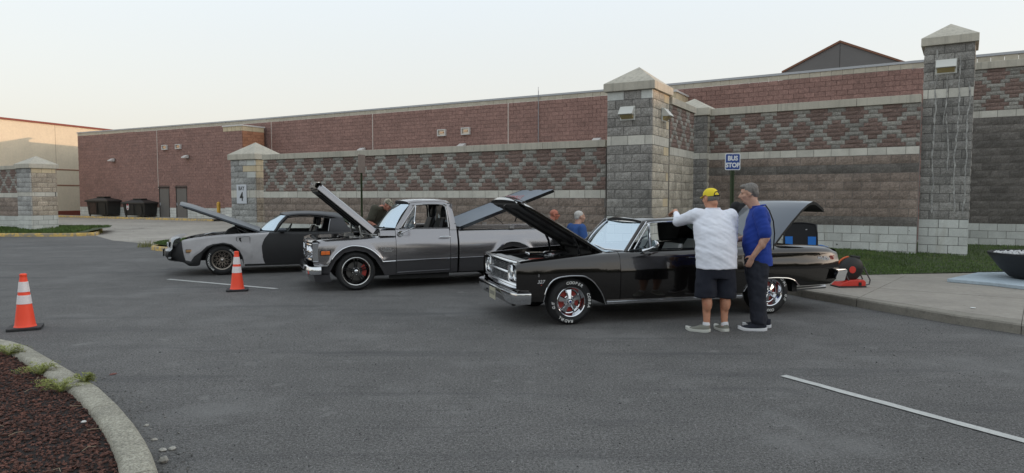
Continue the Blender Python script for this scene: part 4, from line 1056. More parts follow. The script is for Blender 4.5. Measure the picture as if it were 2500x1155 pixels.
# ================================================================ black 1960s hardtop, hood and trunk open
M_mal = mat('black_brown_metallic', (0.042, 0.038, 0.036), .14, .9, coat=1.0, spec=.5)
M_malu = mat('hood_underside_black', (0.009, 0.009, 0.009), .55); M_mtrunk = mat('blue_grey_lid_paint', (0.040, 0.055, 0.080), .34, .4, coat=.8)
K = Car('hardtop_coupe', 'black two door classic hardtop with chrome grille, hood and trunk lid raised', 'car', 1398, 795.7, 16, .93)
HW = K.HW
arF = [(-.385, .318), (-.37, .40), (-.325, .521), (-.24, .603), (-.148, .63), (0, .64), (.141, .633), (.251, .583), (.333, .504), (.408, .398), (.476, .246)]
arR = [(2.50, .27), (2.53, .34), (2.58, .42), (2.66, .476), (2.83, .512), (3.0, .52), (3.108, .516), (3.225, .507), (3.332, .476), (3.435, .386)]
def m_zb(x):
    if x < -.39: return lin(x, [(-.75, .50), (-.70, .44), (-.62, .335), (-.39, .315)])
    if x <= .476: return lin(x, arF)
    if x < 2.50: return .25 + .02 * (x - .48) / 2.0
    if x <= 3.435: return lin(x, arR)
    return lin(x, [(3.435, .386), (4.0, .395), (4.08, .44), (4.16, .52)])
def m_zt(x): return interp(x, [(-.75, .775), (-.70, .815), (-.6, .838), (-.4, .853), (-.16, .873), (0, .886), (.65, .919), (1.8, .936), (2.97, .956), (3.57, .952), (3.99, .930), (4.10, .90), (4.16, .87)])
def m_side(x, z):
    v = .022 * ((z - .60) / .25) ** 2 if z > .60 else .03 * ((.60 - z) / .33) ** 2
    v += .05 * max(0, (-.25 - x) / .5) ** 2 + .06 * max(0, (x - 3.5) / .65) ** 2
    v += .018 * math.exp(-((z - .80) / .035) ** 2) * (1 if x > .67 else .4)
    return v + .012
rzm = lambda x: lin(x, [(-.7, .05), (-.3, .095), (.6, .13), (2.0, .115), (4.1, .10)])
K.panel('front_fender', -.735, .668, m_zb, m_zt, m_side, M_mal, rzm, lambda x: lin(x, [(-.7, .10), (0, .12), (.6, .12)]), lip=.05, drop=.09, cols=44, xtra=[p[0] for p in arF] + [-.392], end1=.03)
K.panel('door', .676, 1.86, m_zb, m_zt, m_side, M_mal, rzm, .10, lip=.02, drop=.05, cols=16, end0=.03, end1=.03)
K.panel('rear_quarter', 1.868, 4.14, m_zb, m_zt, m_side, M_mal, rzm, lambda x: lin(x, [(1.9, .10), (2.8, .16), (4.1, .15)]), lip=.10, drop=.06, cols=60, xtra=[p[0] for p in arR] + [2.497], end0=.03)
# dark inner shell closes the gaps and wheel houses
def tub(name, x0, x1, y0, y1, z0, z1, m=M_blk): return K.box(name, (x0, y0, z0), (x1, y1, z1), m)
tub('floor_pan', .50, 2.48, .09, 2 * HW - .09, .24, .42); tub('rear_floor', 3.44, 4.10, .12, 2 * HW - .12, .42, .55)
K.box('inner_fender', (-.60, .26, .40), (.60, .30, .80), M_blk, True); K.box('rear_wheel_house', (2.5, .30, .40), (3.5, .34, .88), M_blk, True)
K.box('inner_door_shell', (.68, .10, .42), (2.5, .125, .86), M_blk, True)
K.box('firewall', (.50, .12, .42), (.53, 2 * HW - .12, .90), M_malu)
# arch and rocker mouldings
def tr(name, pts, r, m=M_chr, off=-.004, both=True): return K.tube(name, [(x, m_side(x, z) + off, z) for x, z in pts], r, m, both, n=6)
def dense(pts, n=30): return [(pts[0][0] + (pts[-1][0] - pts[0][0]) * i / n, interp(pts[0][0] + (pts[-1][0] - pts[0][0]) * i / n, pts)) for i in range(n + 1)]
tr('wheel_arch_trim', dense(arF, 40), .0085); tr('wheel_arch_trim', dense([p for p in arR if p[0] > 2.51], 40), .0085)
mb = MB(); rows = [[(x, m_side(x, z) - o, z) for z, o in ((.250, -.01), (.252, .012), (.285, .014), (.288, .008), (.305, .010), (.308, -.005))] for x in [.482 + (2.515 - .482) * i / 12 for i in range(13)]]
mb.grid(rows); K.both('rocker_trim', mb, M_chr, smooth=25)
# ---- nose
mb = MB(); rows = []
for i in range(25):
    q = i / 24; y = .10 + (2 * HW - .20) * q; e = abs(q - .5) * 2; xx = -.735 + .05 * e ** 6 - .02 * (1 - e)
    rows.append([(xx + .05, y, .44), (xx + .01, y, .47), (xx, y, .50), (xx + .02, y, .52)])
mb.grid(rows, flip=True); K.part('lower_valance', mb, M_chr, smooth=40)
gx = -.700
M_gril = mat('bright_grille_bar', (0.74, 0.75, 0.76), .16, 1.0); M_dk = mat('grille_shadow_plate', (0.01, 0.01, 0.01), .7)
K.box('grille_backing', (gx + .05, .50, .535), (gx + .06, 2 * HW - .50, .80), M_dk)
def curve_bar(name, y0, y1, z, h, d, m, n=16, parent=None):
    rows = []
    for i in range(n + 1):
        y = y0 + (y1 - y0) * i / n; e = abs(y - HW) / HW; x = gx + .035 * e ** 2.5
        rows.append([(x, y, z - h / 2), (x - d * .7, y, z - h / 2.4), (x - d, y, z), (x - d * .7, y, z + h / 2.4), (x, y, z + h / 2)])
    mb = MB(); mb.grid(rows, flip=True); mb.add(rows[0], [(0, 1, 2, 3, 4)]); mb.add(rows[-1], [(4, 3, 2, 1, 0)]); return mb.build(name, m, parent or K.root, smooth=30, recalc=True)
gr = curve_bar('grille', .46, 2 * HW - .46, .668, .034, .045, M_gril)
for z in (.555, .577, .599, .621, .643, .702, .724, .746, .768): curve_bar('grille_bar', .47, 2 * HW - .47, z, .0095, .022, M_gril, parent=gr)
for y in (.70, .93, 1.16): MB().box((gx - .018, y - .004, .545), (gx + .03, y + .004, .795)).build('grille_divider', M_gril, gr)
curve_bar('grille_top_bar', .12, 2 * HW - .12, .815, .034, .04, M_gril, 24); curve_bar('grille_bottom_bar', .10, 2 * HW - .10, .527, .036, .05, M_gril, 24)
for s in (0, 1):
    for k, yy in enumerate((.185, .375)):
        y = yy if s == 0 else 2 * HW - yy
        xl = gx + .035 * (abs(y - HW) / HW) ** 2.5
        h = MB().lathe([(0, -.022), (.035, -.019), (.06, -.009), (.074, .008)], 26, 'X', (xl - .012, y, .672)).build('headlight', M_lamp, K.root, smooth=True)
        MB().lathe([(.074, .01), (.078, -.014), (.092, -.020), (.102, -.008), (.106, .03)], 26, 'X', (xl - .012, y, .672)).build('bezel', M_chr, h, smooth=50)
    y0, y1 = (.085, .475) if s == 0 else (2 * HW - .475, 2 * HW - .085)
    mb = MB(); pts = []
    for a in range(28):
        t = 2 * math.pi * a / 28; sx = .5 * (abs(math.cos(t)) ** .5) * (1 if math.cos(t) >= 0 else -1); sz = .5 * (abs(math.sin(t)) ** .55) * (1 if math.sin(t) >= 0 else -1)
        y = (y0 + y1) / 2 + (y1 - y0) * sx; pts.append((gx + .035 * (abs(y - HW) / HW) ** 2.5 - .02, y, .672 + .265 * sz))
    mb.tube(pts, .014, 6, closed=True); mb.add([(p[0] + .035, p[1], p[2]) for p in pts], [tuple(range(28))]); mb.build('headlight_housing', M_sat, K.root, smooth=40)
# front bumper with the raised middle lip
mb = MB(); rows = []
def bump_prof(x, y, z0, z1, nx, ny):
    return [(x + nx * .02, y + ny * .02, z0), (x - nx * .012, y - ny * .012, z0 + .01), (x - nx * .028, y - ny * .028, (z0 + z1) / 2 - .01), (x - nx * .036, y - ny * .036, z1 - .04), (x - nx * .030, y - ny * .030, z1 - .012), (x - nx * .004, y - ny * .004, z1), (x + nx * .05, y + ny * .05, z1 - .004)]
path = []
for i in range(41):
    q = i / 40; y = -.02 + (2 * HW + .04) * q; e = abs(y - HW) / (HW + .02)
    x = -.800 + .03 * e ** 2 + (.0 if e < .93 else (e - .93) / .07 * .03); ny = 0 if e < .9 else math.copysign((e - .9) / .1 * .8, y - HW) * -1
    path.append((x, y, e, ny))
path = [(-.575, -.035, 1.0, 1.4), (-.66, -.035, 1, 1.3)] + path + [(-.66, 2 * HW + .035, 1, -1.3), (-.575, 2 * HW + .035, 1, -1.4)]
for x, y, e, ny in path:
    nx = math.sqrt(max(0.02, 1 - min(1, abs(ny)) ** 2)); k = min(1, max(0, (e - .50) / .12)); z0 = .30 - .0 * k + .05 * (1 - k); z1 = .455 - .0 * k
    rows.append(bump_prof(x, y, z0, z1, nx if abs(ny) < 1 else .05, ny if abs(ny) < 1 else math.copysign(1, ny)))
mb.grid(rows, flip=True); K.part('front_bumper', mb, M_chr, smooth=40)
K.box('lower_apron', (-.76, .16, .26), (-.70, 2 * HW - .16, .37), M_mal, bevel=.02)
pl = K.box('front_plate', (-.868, .60, .285), (-.862, .90, .435), mat('pale_plate', (0.42, 0.40, 0.30), .5))
text_obj('plate_print', 'A7K 65', .085, mat('plate_print', (0.05, 0.05, 0.06), .6), pl, Matrix.Translation((-.870, .75, .36)) @ Matrix.Rotation(R(-90), 4, 'Z') @ STAND) if False else None
mb = MB()
for k in range(4): mb.box((-.8705, .64 + k * .06, .34), (-.868, .665 + k * .06, .39))
mb.build('plate_print', mat('plate_print', (0.08, 0.08, 0.09), .6), pl)
# ---- engine bay
eb = K.box('radiator_support', (-.60, .30, .60), (-.52, 2 * HW - .30, .815), M_sat, bevel=.01)
for k in range(5): MB().box((-.625, .36 + k * .25, .62), (-.60, .39 + k * .25, .80)).build('support_rib', M_chr, eb)
K.box('radiator', (-.50, .45, .50), (-.42, 2 * HW - .45, .80), M_alu, bevel=.01)
K.box('header_panel', (-.70, .13, .795), (-.60, 2 * HW - .13, .812), M_sat, bevel=.008)
bt = K.box('battery', (-.46, .33, .62), (-.22, .50, .82), M_sat, bevel=.01); MB().box((-.44, .35, .82), (-.24, .48, .835)).build('battery_cap', M_redc, bt)
K.box('engine_block', (-.15, .72, .45), (.38, 1.14, .70), M_alu, bevel=.02)
K.box('valve_cover', (-.12, .60, .66), (.36, .72, .77), M_chr, bevel=.02); K.box('valve_cover', (-.12, 1.14, .66), (.36, 1.26, .77), M_chr, bevel=.02)
ac = MB().lathe([(0, .90), (.16, .895), (.19, .88), (.19, .82), (.16, .80), (.05, .79), (.05, .70)], 30, 'Z', (.10, HW, -.01)).build('air_cleaner', M_chr, K.root, smooth=35, recalc=True)
MB().box((-.34, .80, .84), (-.10, 1.0, .88)).build('intake_snorkel', M_chr, ac, bevel=.015)
mb = MB(); 
for a, b, c2 in (((-.40, .9, .78), (-.2, .85, .86), (0, .8, .74)), ((-.42, 1.2, .70), (-.2, 1.1, .80), (.05, 1.0, .74)), ((-.2, .5, .80), (.1, .45, .84), (.4, .5, .82)), ((.1, .6, .80), (.2, .4, .86), (.45, .35, .84))):
    pts = [tuple((1 - t) ** 2 * a[k] + 2 * t * (1 - t) * b[k] + t * t * c2[k] for k in range(3)) for t in [i / 10 for i in range(11)]]; mb.tube(pts, .018, 8)
K.part('hose_set', mb, M_hose, smooth=60)
K.box('brake_booster', (.36, .36, .66), (.48, .56, .86), M_malu, bevel=.04)
# ---- cowl
mb = MB(); rows = []
for i in range(13):
    q = i / 12 * 2 - 1; y = HW + (HW - .16) * q; b = -.12 * (1 - abs(q) ** 2.4)
    rows.append([(.50, y, .915), (.56, y, .93), (.80 + b, y, .925 + .0), (.86 + b, y, .90)])
mb.grid(rows); K.part('cowl', mb, M_mal, smooth=40)
for y0, dy in ((.55, .42), (1.15, .36)):
    K.tube('wiper', [(.66, y0, .94), (.685, y0 + dy * .5, .955), (.70, y0 + dy, .965)], .008, M_chr, False); 
# ---- hood, standing open on its hinges
hx, hz = .49, .925; ht = Vector((-.655 - hx, 0, 1.60 - hz)); La = ht.length; al = math.atan2(ht.z, -ht.x)
def hood_shell(car, hx, hz, L, al, wi0, wi1, th, m, mu, HW, crown=.04, nose=.06, name='hood', lip=None, edge=.03, roll=False):
    """hood plate in its own frame: s from hinge to tip, rotated up by al"""
    def P(s, y, n): return (hx - s * math.cos(al) - n * -math.sin(al) * -1, y, hz + s * math.sin(al) + n * math.cos(al))
    def P(s, y, n): return (hx - s * math.cos(al) + n * math.sin(al), y, hz + s * math.sin(al) + n * math.cos(al))
    rows = []; rowsu = []
    ns = 14
    for i in range(ns + 1):
        s = L * i / ns; ins = wi0 + (wi1 - wi0) * i / ns; cols = []; colu = []
        tip = 1 - max(0, (i / ns - .9) / .1) ** 2 * .9 if nose else 1
        for j in range(13):
            q = (j / 12 * 2 - 1) if not roll else (-1, -.99, -.97, -.94, -.88, -.6, 0, .6, .88, .94, .97, .99, 1)[j]; y = HW + (HW - ins) * q; nn = crown * (1 - abs(q) ** 2.5) + th / 2 - max(0, i / ns - .88) / .12 * nose
            if j in (0, 12) and not roll: nn -= edge * .5
            if roll: nn = {1: -th * .42, .99: -th * .10, .97: th * .22, .94: th * .42}.get(abs(q), nn - crown * .25)
            sb = s + .05 * (1 - abs(q) ** 2) * (i / ns) ** 4
            cols.append(P(sb, y, nn)); colu.append(P(sb, y, -th / 2 + (.0 if j in (0, 12) else .004)))
        rows.append(cols); rowsu.append(colu)
    mb = MB(); mb.grid(rows); h = mb.build(name, m, car.root, smooth=40)
    mb = MB(); mb.grid([[rows[i][0], rowsu[i][0]] for i in range(ns + 1)], flip=False); mb.grid([[rows[i][-1], rowsu[i][-1]] for i in range(ns + 1)], flip=True)
    mb.grid([rows[0], rowsu[0]], flip=True); mb.build('hood_edge', m, h, smooth=30)
    mb = MB(); mb.grid([rows[-1], rowsu[-1]]); mb.build('hood_lip', lip or m, h, smooth=30)
    mb = MB(); mb.grid(rowsu, flip=True)
    mb.build('inner_panel', mu, h, smooth=40)
    # bracing ribs underneath
    for y in (ins + .18, HW, 2 * HW - ins - .18):
        rb = [[P(L * t, y + dy, -th / 2 - dn) for dy, dn in ((-.07, -.002), (-.05, .022), (.05, .022), (.07, -.002))] for t in (.06, .3, .6, .93)]
        MB().grid(rb, flip=True).build('inner_rib', mu, h)
    for t in (.08, .93):
        rb = [[P(L * t + ds, ins + .05 + (2 * HW - 2 * ins - .1) * k / 4, -th / 2 - dn) for ds, dn in ((-.06, -.002), (-.04, .020), (.04, .020), (.06, -.002))] for k in range(5)]
        MB().grid(rb).build('inner_rib', mu, h)
    return h, P
hood, HP = hood_shell(K, hx, hz, La, al, .20, .24, .045, M_mal, M_malu, HW, crown=.045, nose=.05, lip=mat('white_reflecting_lip', (0.5, 0.5, 0.5), .15, .9))
ins = .24
mb = MB(); rows = [[HP(La * .90 + .12 * t, HW + (HW - .26) * (j / 8 * 2 - 1), .03 - .02 * t + .05 * (1 - abs(j / 8 * 2 - 1) ** 2.5) + .006) for j in range(9)] for t in (0, .33, .66, 1)]
mb.grid(rows); mb.build('front_chrome_lip', M_chr, hood, smooth=40)
text_obj('hood_lettering', 'CHEVROLET', .11, M_redc, hood, Matrix.Translation(Vector(HP(La * .93, HW, .095))) @ Matrix.Rotation(-(math.pi / 2), 4, 'Z') @ Matrix.Rotation(al + .2, 4, 'X'), .002, spacing=1.6)
for yy in (.33, 2 * HW - .33):
    K_h = MB().tube([(.50, yy, .78), (.40, yy, .92), (.36, yy, 1.02), (.30, yy, 1.06)], .02, 8).tube([(.30, yy, .76), (.22, yy, .86), (.20, yy, 1.0), (.14, yy, 1.12)], .018, 8).tube([(.50, yy, .80), (.30, yy, .80)], .022, 8)
    K.part('hood_hinge', K_h, M_blkg, smooth=50)
mb = MB().tube([HP(La * .96, HW - .05, -.03), HP(La * .97, HW - .03, -.07), HP(La * .95, HW, -.09)], .012, 8); mb.build('hood_latch', M_blkg, hood, smooth=50)
# ---- greenhouse
wb, wt = (.845, .235, .925), (1.165, .325, 1.300)
windshield(K, 'windshield', wb, wt, -.16, -.05, M_glassw, HW, frame=.013)
K.tube('windshield_pillar', [(.80, .17, .915), (.96, .235, 1.10), (1.135, .305, 1.305)], .026, M_mal, True, 8)
K.tube('pillar_trim', [(.835, .145, .93), (1.00, .205, 1.13), (1.165, .275, 1.31)], .010, M_chr, True, 6)
def roof_shell(car, st, HW, m, name='roof', rail_drop=.035, nj=16, pw=3.0):
    """st: list of (x, rail inset, rail z, centre z, centre x shift)"""
    rows = []
    for x, yi, zr, zc, dx in st:
        r = [(x, yi - .004, zr - rail_drop), (x, yi - .010, zr - rail_drop * .5)]
        for j in range(nj + 1):
            q = j / nj * 2 - 1; r.append((x + dx * (1 - q * q), HW + (HW - yi) * q * .995, zr + (zc - zr) * (1 - abs(q) ** pw)))
        r += [(x, 2 * HW - yi + .010, zr - rail_drop * .5), (x, 2 * HW - yi + .004, zr - rail_drop)]
        rows.append(r)
    mb = MB(); mb.grid(rows); o = mb.build(name, m, car.root, smooth=50)
    mb = MB(); rr = [[(p[0], p[1], p[2] - .035) if 1 < j < len(r) - 2 else p for j, p in enumerate(r)] for r in rows]; mb.grid(rr, flip=True)
    mb.grid([rows[0], rr[0]], flip=True); mb.grid([rows[-1], rr[-1]]); mb.build('headliner', M_blk, o, smooth=50)
    return o
st = [(1.15, .31, 1.305, 1.345, -.06), (1.22, .29, 1.325, 1.368, -.05), (1.4, .275, 1.338, 1.385, -.03), (1.7, .27, 1.342, 1.392, 0), (2.0, .28, 1.338, 1.385, .02), (2.22, .30, 1.318, 1.362, .06), (2.36, .34, 1.285, 1.32, .10)]
rf = roof_shell(K, st, HW, M_mal)
K.tube('roof_rail_trim', [(s_[0], s_[1] - .014, s_[2] - .03) for s_ in st[:-1]], .009, M_chr, True, 6)
# sail panel from roof to quarter
mb = MB()
top = [(2.02, .275, 1.33), (2.2, .295, 1.315), (2.36, .34, 1.285)]; low = [(2.12, .16, .945), (2.50, .17, .95), (2.90, .24, .955)]
rows = [[tuple(low[i][k] + (top[i][k] - low[i][k]) * j / 6 + (-.02 * math.sin(math.pi * j / 6) if k == 1 else 0) for k in range(3)) for j in range(7)] for i in range(3)]
mb.grid(rows); mb.grid([[(p[0], p[1] + .04, p[2]) for p in r] for r in rows], flip=True); mb.grid([rows[0], [(p[0], p[1] + .04, p[2]) for p in rows[0]]])
K.both('sail_panel', mb, M_mal, smooth=40)
windshield(K, 'rear_window', (2.88, .27, .955), (2.38, .37, 1.285), .10, .08, M_glassw, HW, frame=.011)
# package tray, deck filler
K.box('deck_filler', (2.85, .26, .925), (3.12, 2 * HW - .26, .955), M_mal, bevel=.01)
# side glass area: vent window frame and window
K.tube('vent_window_frame', [(.925, .155, .945), (1.03, .185, 1.09), (1.175, .245, 1.27), (1.17, .235, 1.10), (1.165, .165, .945)], .009, M_chr, True, 6)
K.tube('vent_window_frame', [(1.165, .165, .945), (1.172, .20, 1.10), (1.185, .25, 1.285)], .014, M_chr, True, 6)
mb = MB().add([(.93, .157, .945), (1.165, .167, .945), (1.175, .246, 1.27)], [(0, 1, 2)]); mb = MB(); mb.add([(.93, .157, .945), (1.165, .167, .945), (1.175, .246, 1.27)], [(0, 1, 2)]); K.both('vent_window', mb, M_glass)
K.tube('belt_trim', [(.9, .150, .944), (1.5, .142, .948), (2.12, .15, .95)], .008, M_blkg, True, 6)
mr = MB().lathe([(0, .055), (.03, .05), (.052, .02), (.058, -.01), (.054, -.018), (0, -.02)], 20, 'X', (1.16, .015, 1.02)).build('door_mirror', M_chr, K.root, smooth=50, recalc=True)
MB().tube([(1.02, .09, .93), (1.08, .05, .955), (1.15, .03, .985)], [.028, .014, .012], 8).build('mirror_arm', M_chr, mr, smooth=50)
K.box('door_handle', (1.66, .004, .83), (1.80, .014, .845), M_chr, True, .005)
# ---- interior
for y in (.58, 1.28): seat(K, 1.62, y, .45, .52, M_seatg, h=.42, head=False)
sb_ = seat(K, 2.35, HW, .45, 1.25, M_seatg, h=.42, head=False)
K.box('dashboard', (.90, .20, .78), (1.06, 2 * HW - .20, .93), M_seatb, bevel=.03)
steering(K, 1.24, .56, .93, .19)
K.box('door_card', (.75, .135, .45), (2.1, .16, .92), M_seatb, True)
# ---- rear
mb = MB(); rows = []
for i in range(21):
    q = i / 20; y = .14 + (2 * HW - .28) * q; e = abs(q - .5) * 2
    rows.append([(4.06, y, .42), (4.10, y, .52), (4.13, y, .60), (4.13, y, .72), (4.15, y, .84), (4.12, y, .885), (4.06, y, .90)])
mb.grid(rows, flip=True); K.part('rear_panel', mb, M_mal, smooth=40)
mb = MB(); rows = []
for i in range(33):
    q = i / 32; y = -.02 + (2 * HW + .04) * q; e = abs(y - HW) / (HW + .02); x = 4.20 - .03 * e ** 2
    rows.append([(x - .02, y, .44), (x + .005, y, .45), (x + .02, y, .52), (x + .045, y, .57), (x + .04, y, .60), (x + .0, y, .612), (x - .05, y, .605)])
rows = [[(p[0] - .17, p[1] - .012, p[2]) for p in rows[0]]] + rows + [[(p[0] - .17, p[1] + .012, p[2]) for p in rows[-1]]]
mb.grid(rows); K.part('rear_bumper', mb, M_chr, smooth=40)
for y in (.32, 2 * HW - .32): MB().lathe([(0, .02), (.06, .015), (.07, -.01)], 20, 'X', (4.14, y, .70)).build('tail_light', M_redc, K.root, smooth=50)
K.tube('tail_pipe', [(3.3, .40, .28), (3.9, .38, .30), (4.16, .36, .31)], .028, M_sat, True, 10)
tub('fuel_tank', 3.5, 4.0, .5, 1.4, .34, .46); tub('rear_axle', 2.90, 3.04, .25, 2 * HW - .25, .25, .37)
# ---- trunk lid, raised
tx0, tz0 = 3.14, .955; tv = Vector((3.77 - 3.14, 0, 1.63 - .955))
def trunk_pt(s, y, n=0.0):
    ang = R(47) ; return (tx0 + s * math.cos(ang) - n * math.sin(ang), y, tz0 + s * math.sin(ang) + n * math.cos(ang))
rows = []; ru = []
prof = [(0, 0.0, 0), (.18, .010, 0), (.38, .014, 0), (.58, .008, 0), (.72, -.01, 0), (.84, -.035, 0), (.90, -.07, 0), (.93, -.14, 0), (.945, -.26, 0)]
prof = [(0, 0), (.2, .012), (.45, .016), (.68, .008), (.82, -.015), (.90, -.05), (.93, -.10), (.945, -.19), (.95, -.27)]
for s_, n_ in prof:
    r = []; u = []
    for j in range(13):
        q = j / 12 * 2 - 1; y = HW + (HW - .22) * q
        r.append(trunk_pt(s_, y, n_ + .02 * (1 - q * q))); u.append(trunk_pt(s_ - (.03 if n_ < -.03 else 0), y, n_ - .03))
    rows.append(r); ru.append(u)
mb = MB(); mb.grid(rows, flip=True); tl = mb.build('trunk_lid', M_mtrunk, K.root, smooth=50)
mb = MB(); mb.grid(ru); mb.grid([[a[0], b[0]] for a, b in zip(rows, ru)]); mb.grid([[a[-1], b[-1]] for a, b in zip(rows, ru)], flip=True); mb.grid([rows[-1], ru[-1]], flip=True); mb.build('lid_underside', M_malu, tl, smooth=40)
MB().cbox(trunk_pt(.93, HW, -.27), (.10, .12, .05)).build('lid_latch', M_chr, tl, bevel=.01)
for y in (.42, 2 * HW - .42): MB().tube([(3.05, y, .80), (3.12, y, .93), trunk_pt(.12, y, -.03), trunk_pt(.4, y, -.035)], .013, 8).build('lid_hinge', M_blkg, tl, smooth=50)
K.box('trunk_floor', (3.1, .25, .55), (4.06, 2 * HW - .25, .58), M_blk); 
# ---- badges
eb_ = mat('badge_white', (0.7, 0.7, 0.72), .3, .4)
text_obj('script_badge', 'Malibu', .085, eb_, K.root, Matrix.Translation((3.84, m_side(3.84, .77) - .004, .765)) @ STAND, .003, .0008, .45, .95)
text_obj('script_badge', 'SS', .085, mat('badge_red', (0.5, 0.08, 0.06), .3), K.root, Matrix.Translation((4.00, m_side(4.0, .77) - .004, .77)) @ STAND, .003, .001, .3)
text_obj('fender_badge', '327', .062, eb_, K.root, Matrix.Translation((-.425, m_side(-.43, .57) - .004, .575)) @ STAND, .003, .0008, .3)
mb = MB(); mb.add([(-.53, .036, .60), (-.47, .032, .595), (-.455, .03, .562), (-.50, .034, .567)], [(0, 1, 2, 3)])
mb.add([(-.43, .020, .548), (-.40, .018, .548), (-.415, .018, .528)], [(0, 1, 2)]); K.part('flag_badge', mb, mat('badge_red2', (0.5, 0.08, 0.06), .3))
text_obj('fender_badge', 'II', .05, M_sat, K.root, Matrix.Translation((-.45, m_side(-.45, .66) - .004, .655)) @ STAND, .003)
# ---- wheels
LT = [('COOPER COBRA', .244, 96, .052, .80), ('RADIAL G/T', .244, 268, .052, .80)]
wheel(K.root, 0, .055, .300, .193, 'five_spoke_chrome', .22, [('COOPER', .247, 103, .050, .80), ('COBRA', .247, 22, .050, .80), ('RADIAL', .247, 272, .050, .80), ('G/T', .247, 195, .050, .80)], spin=.06)
K.box("wheel_house_liner", (3.36, .08, .30), (3.44, 2 * HW - .08, .62), M_blk)
wheel(K.root, 2.975, .045, .312, .193, 'five_spoke_chrome', .24, [('RADIAL', .250, 62, .050, .80), ('G/T', .250, 348, .050, .80), ('COOPER', .250, 280, .050, .80), ('COBRA', .250, 200, .050, .80)], spin=.5)
wheel(K.root, 0, 2 * HW - .055, .300, .193, 'five_spoke_chrome', .22, far=True); wheel(K.root, 2.975, 2 * HW - .045, .312, .193, 'five_spoke_chrome', .24, far=True)
# ================================================================ two tone silver pickup truck
M_gmu = mat('silver_brown_metallic', (0.30, 0.288, 0.295), .24, .9, coat=1.0); M_gml = mat('dark_grey_metallic', (0.13, 0.127, 0.135), .30, .85, coat=.8)
M_cover = mat('slate_vinyl_cover', (0.11, 0.14, 0.18), .38, var=((9, .15),), world=False, bump=((60, .2, .004),))
K = Car('pickup_truck', 'silver and dark grey classic pickup with its hood and bed cover raised', 'pickup truck', 871.3, 710.3, 20, .97)
HW = K.HW
WB = 2.93
def shift(p, d): return [(x + d, z) for x, z in p]
stF = [(-.485, .452), (-.436, .538), (-.339, .663), (-.203, .758), (-.058, .794), (.088, .78), (.235, .727), (.382, .612), (.461, .504)]
inF = [(-.455, .24), (-.447, .342), (-.35, .535), (-.204, .672), (-.01, .711), (.185, .668), (.332, .543), (.429, .389), (.508, .25)]
stR = shift(stF, WB); stR = [(x, max(z, .53)) for x, z in stR]; inR = shift(inF, WB)
def zs(x):
    if x < -.485: return .452
    if x <= .461: return interp(x, stF)
    if x < 2.46: return lin(x, [(.461, .50), (1.84, .522), (2.46, .532)])
    if x <= WB + .461: return max(.53, interp(x, stR))
    return .535
def zo(x):
    if x < -.455: return .285
    if x <= .508: return lin(x, inF)
    if x < WB - .455: return lin(x, [(.508, .245), (1.84, .262), (2.4, .27)])
    if x <= WB + .508: return lin(x, inR)
    return .30
def g_side(x, z):
    v = interp(z, [(.20, .075), (.35, .035), (.50, .012), (.60, .0), (.72, .0), (.82, .010), (.885, .030), (.925, .050), (.955, .055), (.985, .062), (1.03, .090), (1.075, .125)])
    for c in (0, WB):
        if abs(x - c) < .62: v -= .030 * math.exp(-((z - zs(x)) / .045) ** 2) * min(1, max(0, (.62 - abs(x - c)) / .15))
    return v + .02 + .10 * max(0, (-.45 - x) / .27) ** 2
zt = lambda x: interp(x, [(-.73, .84), (-.69, .872), (-.58, .897), (-.39, .909), (0, .921), (.39, .942), (.70, .95)])
def seg_panels(nm, x0, x1, ztf, rz, ry, lip, cols, xt=(), e0=.03, e1=.03, drop=.06):
    K.panel(nm, x0, x1, zs, ztf, g_side, M_gmu, rz, ry, lip=lip, cols=cols, xtra=xt, end0=e0, end1=e1, flange=.01, drop=drop)
    # lower tone, up to just under the bright line
    xs = sorted(set([round(x0 + (x1 - x0) * i / cols, 4) for i in range(cols + 1)] + [x for x in xt if x0 < x < x1])); mb = MB(); rows = []
    for x in xs:
        b = zo(x); t = zs(x) - .002; rows.append([(x, g_side(x, b) + .08, b + .004), (x, g_side(x, b) + .004, b)] + [(x, g_side(x, b + (t - b) * k / 6) + .003, b + (t - b) * k / 6) for k in range(7)] )
    mb.grid(rows); K.both(nm + '_lower', mb, M_gml, smooth=38)
fx = [p[0] for p in stF] + [p[0] for p in inF] + [-.457, .462, .51]
seg_panels('front_fender', -.715, .700, zt, .11, .13, .06, 44, fx, e0=0)
zc = lambda x: 1.072
mb = MB(); rows = [[(x, g_side(x, .95 + .12 * k / 6) + (.0 if k < 6 else .02), .952 + .118 * k / 6) for k in range(7)] + [(x, .24, 1.075)] for x in (.43, .47, .56, .64, .70)]
mb.grid(rows); mb.grid([[(.44, .24, 1.075)] * 1 + [(.44, .24, .95)], [(.43, g_side(.43, 1.05), 1.068), (.43, g_side(.43, .95), .952)]]); K.both('cowl_side', mb, M_gmu, smooth=40)
seg_panels('door', .708, 1.700, zc, .02, .03, .0, 16, drop=.04)
seg_panels('cab_corner', 1.707, 1.838, lambda x: 1.05, .02, .03, .02, 4)
seg_panels('bed_side', 1.872, 4.02, lambda x: 1.042 + .0 * x, .05, .07, .10, 56, [x + WB for x in fx], drop=.12)
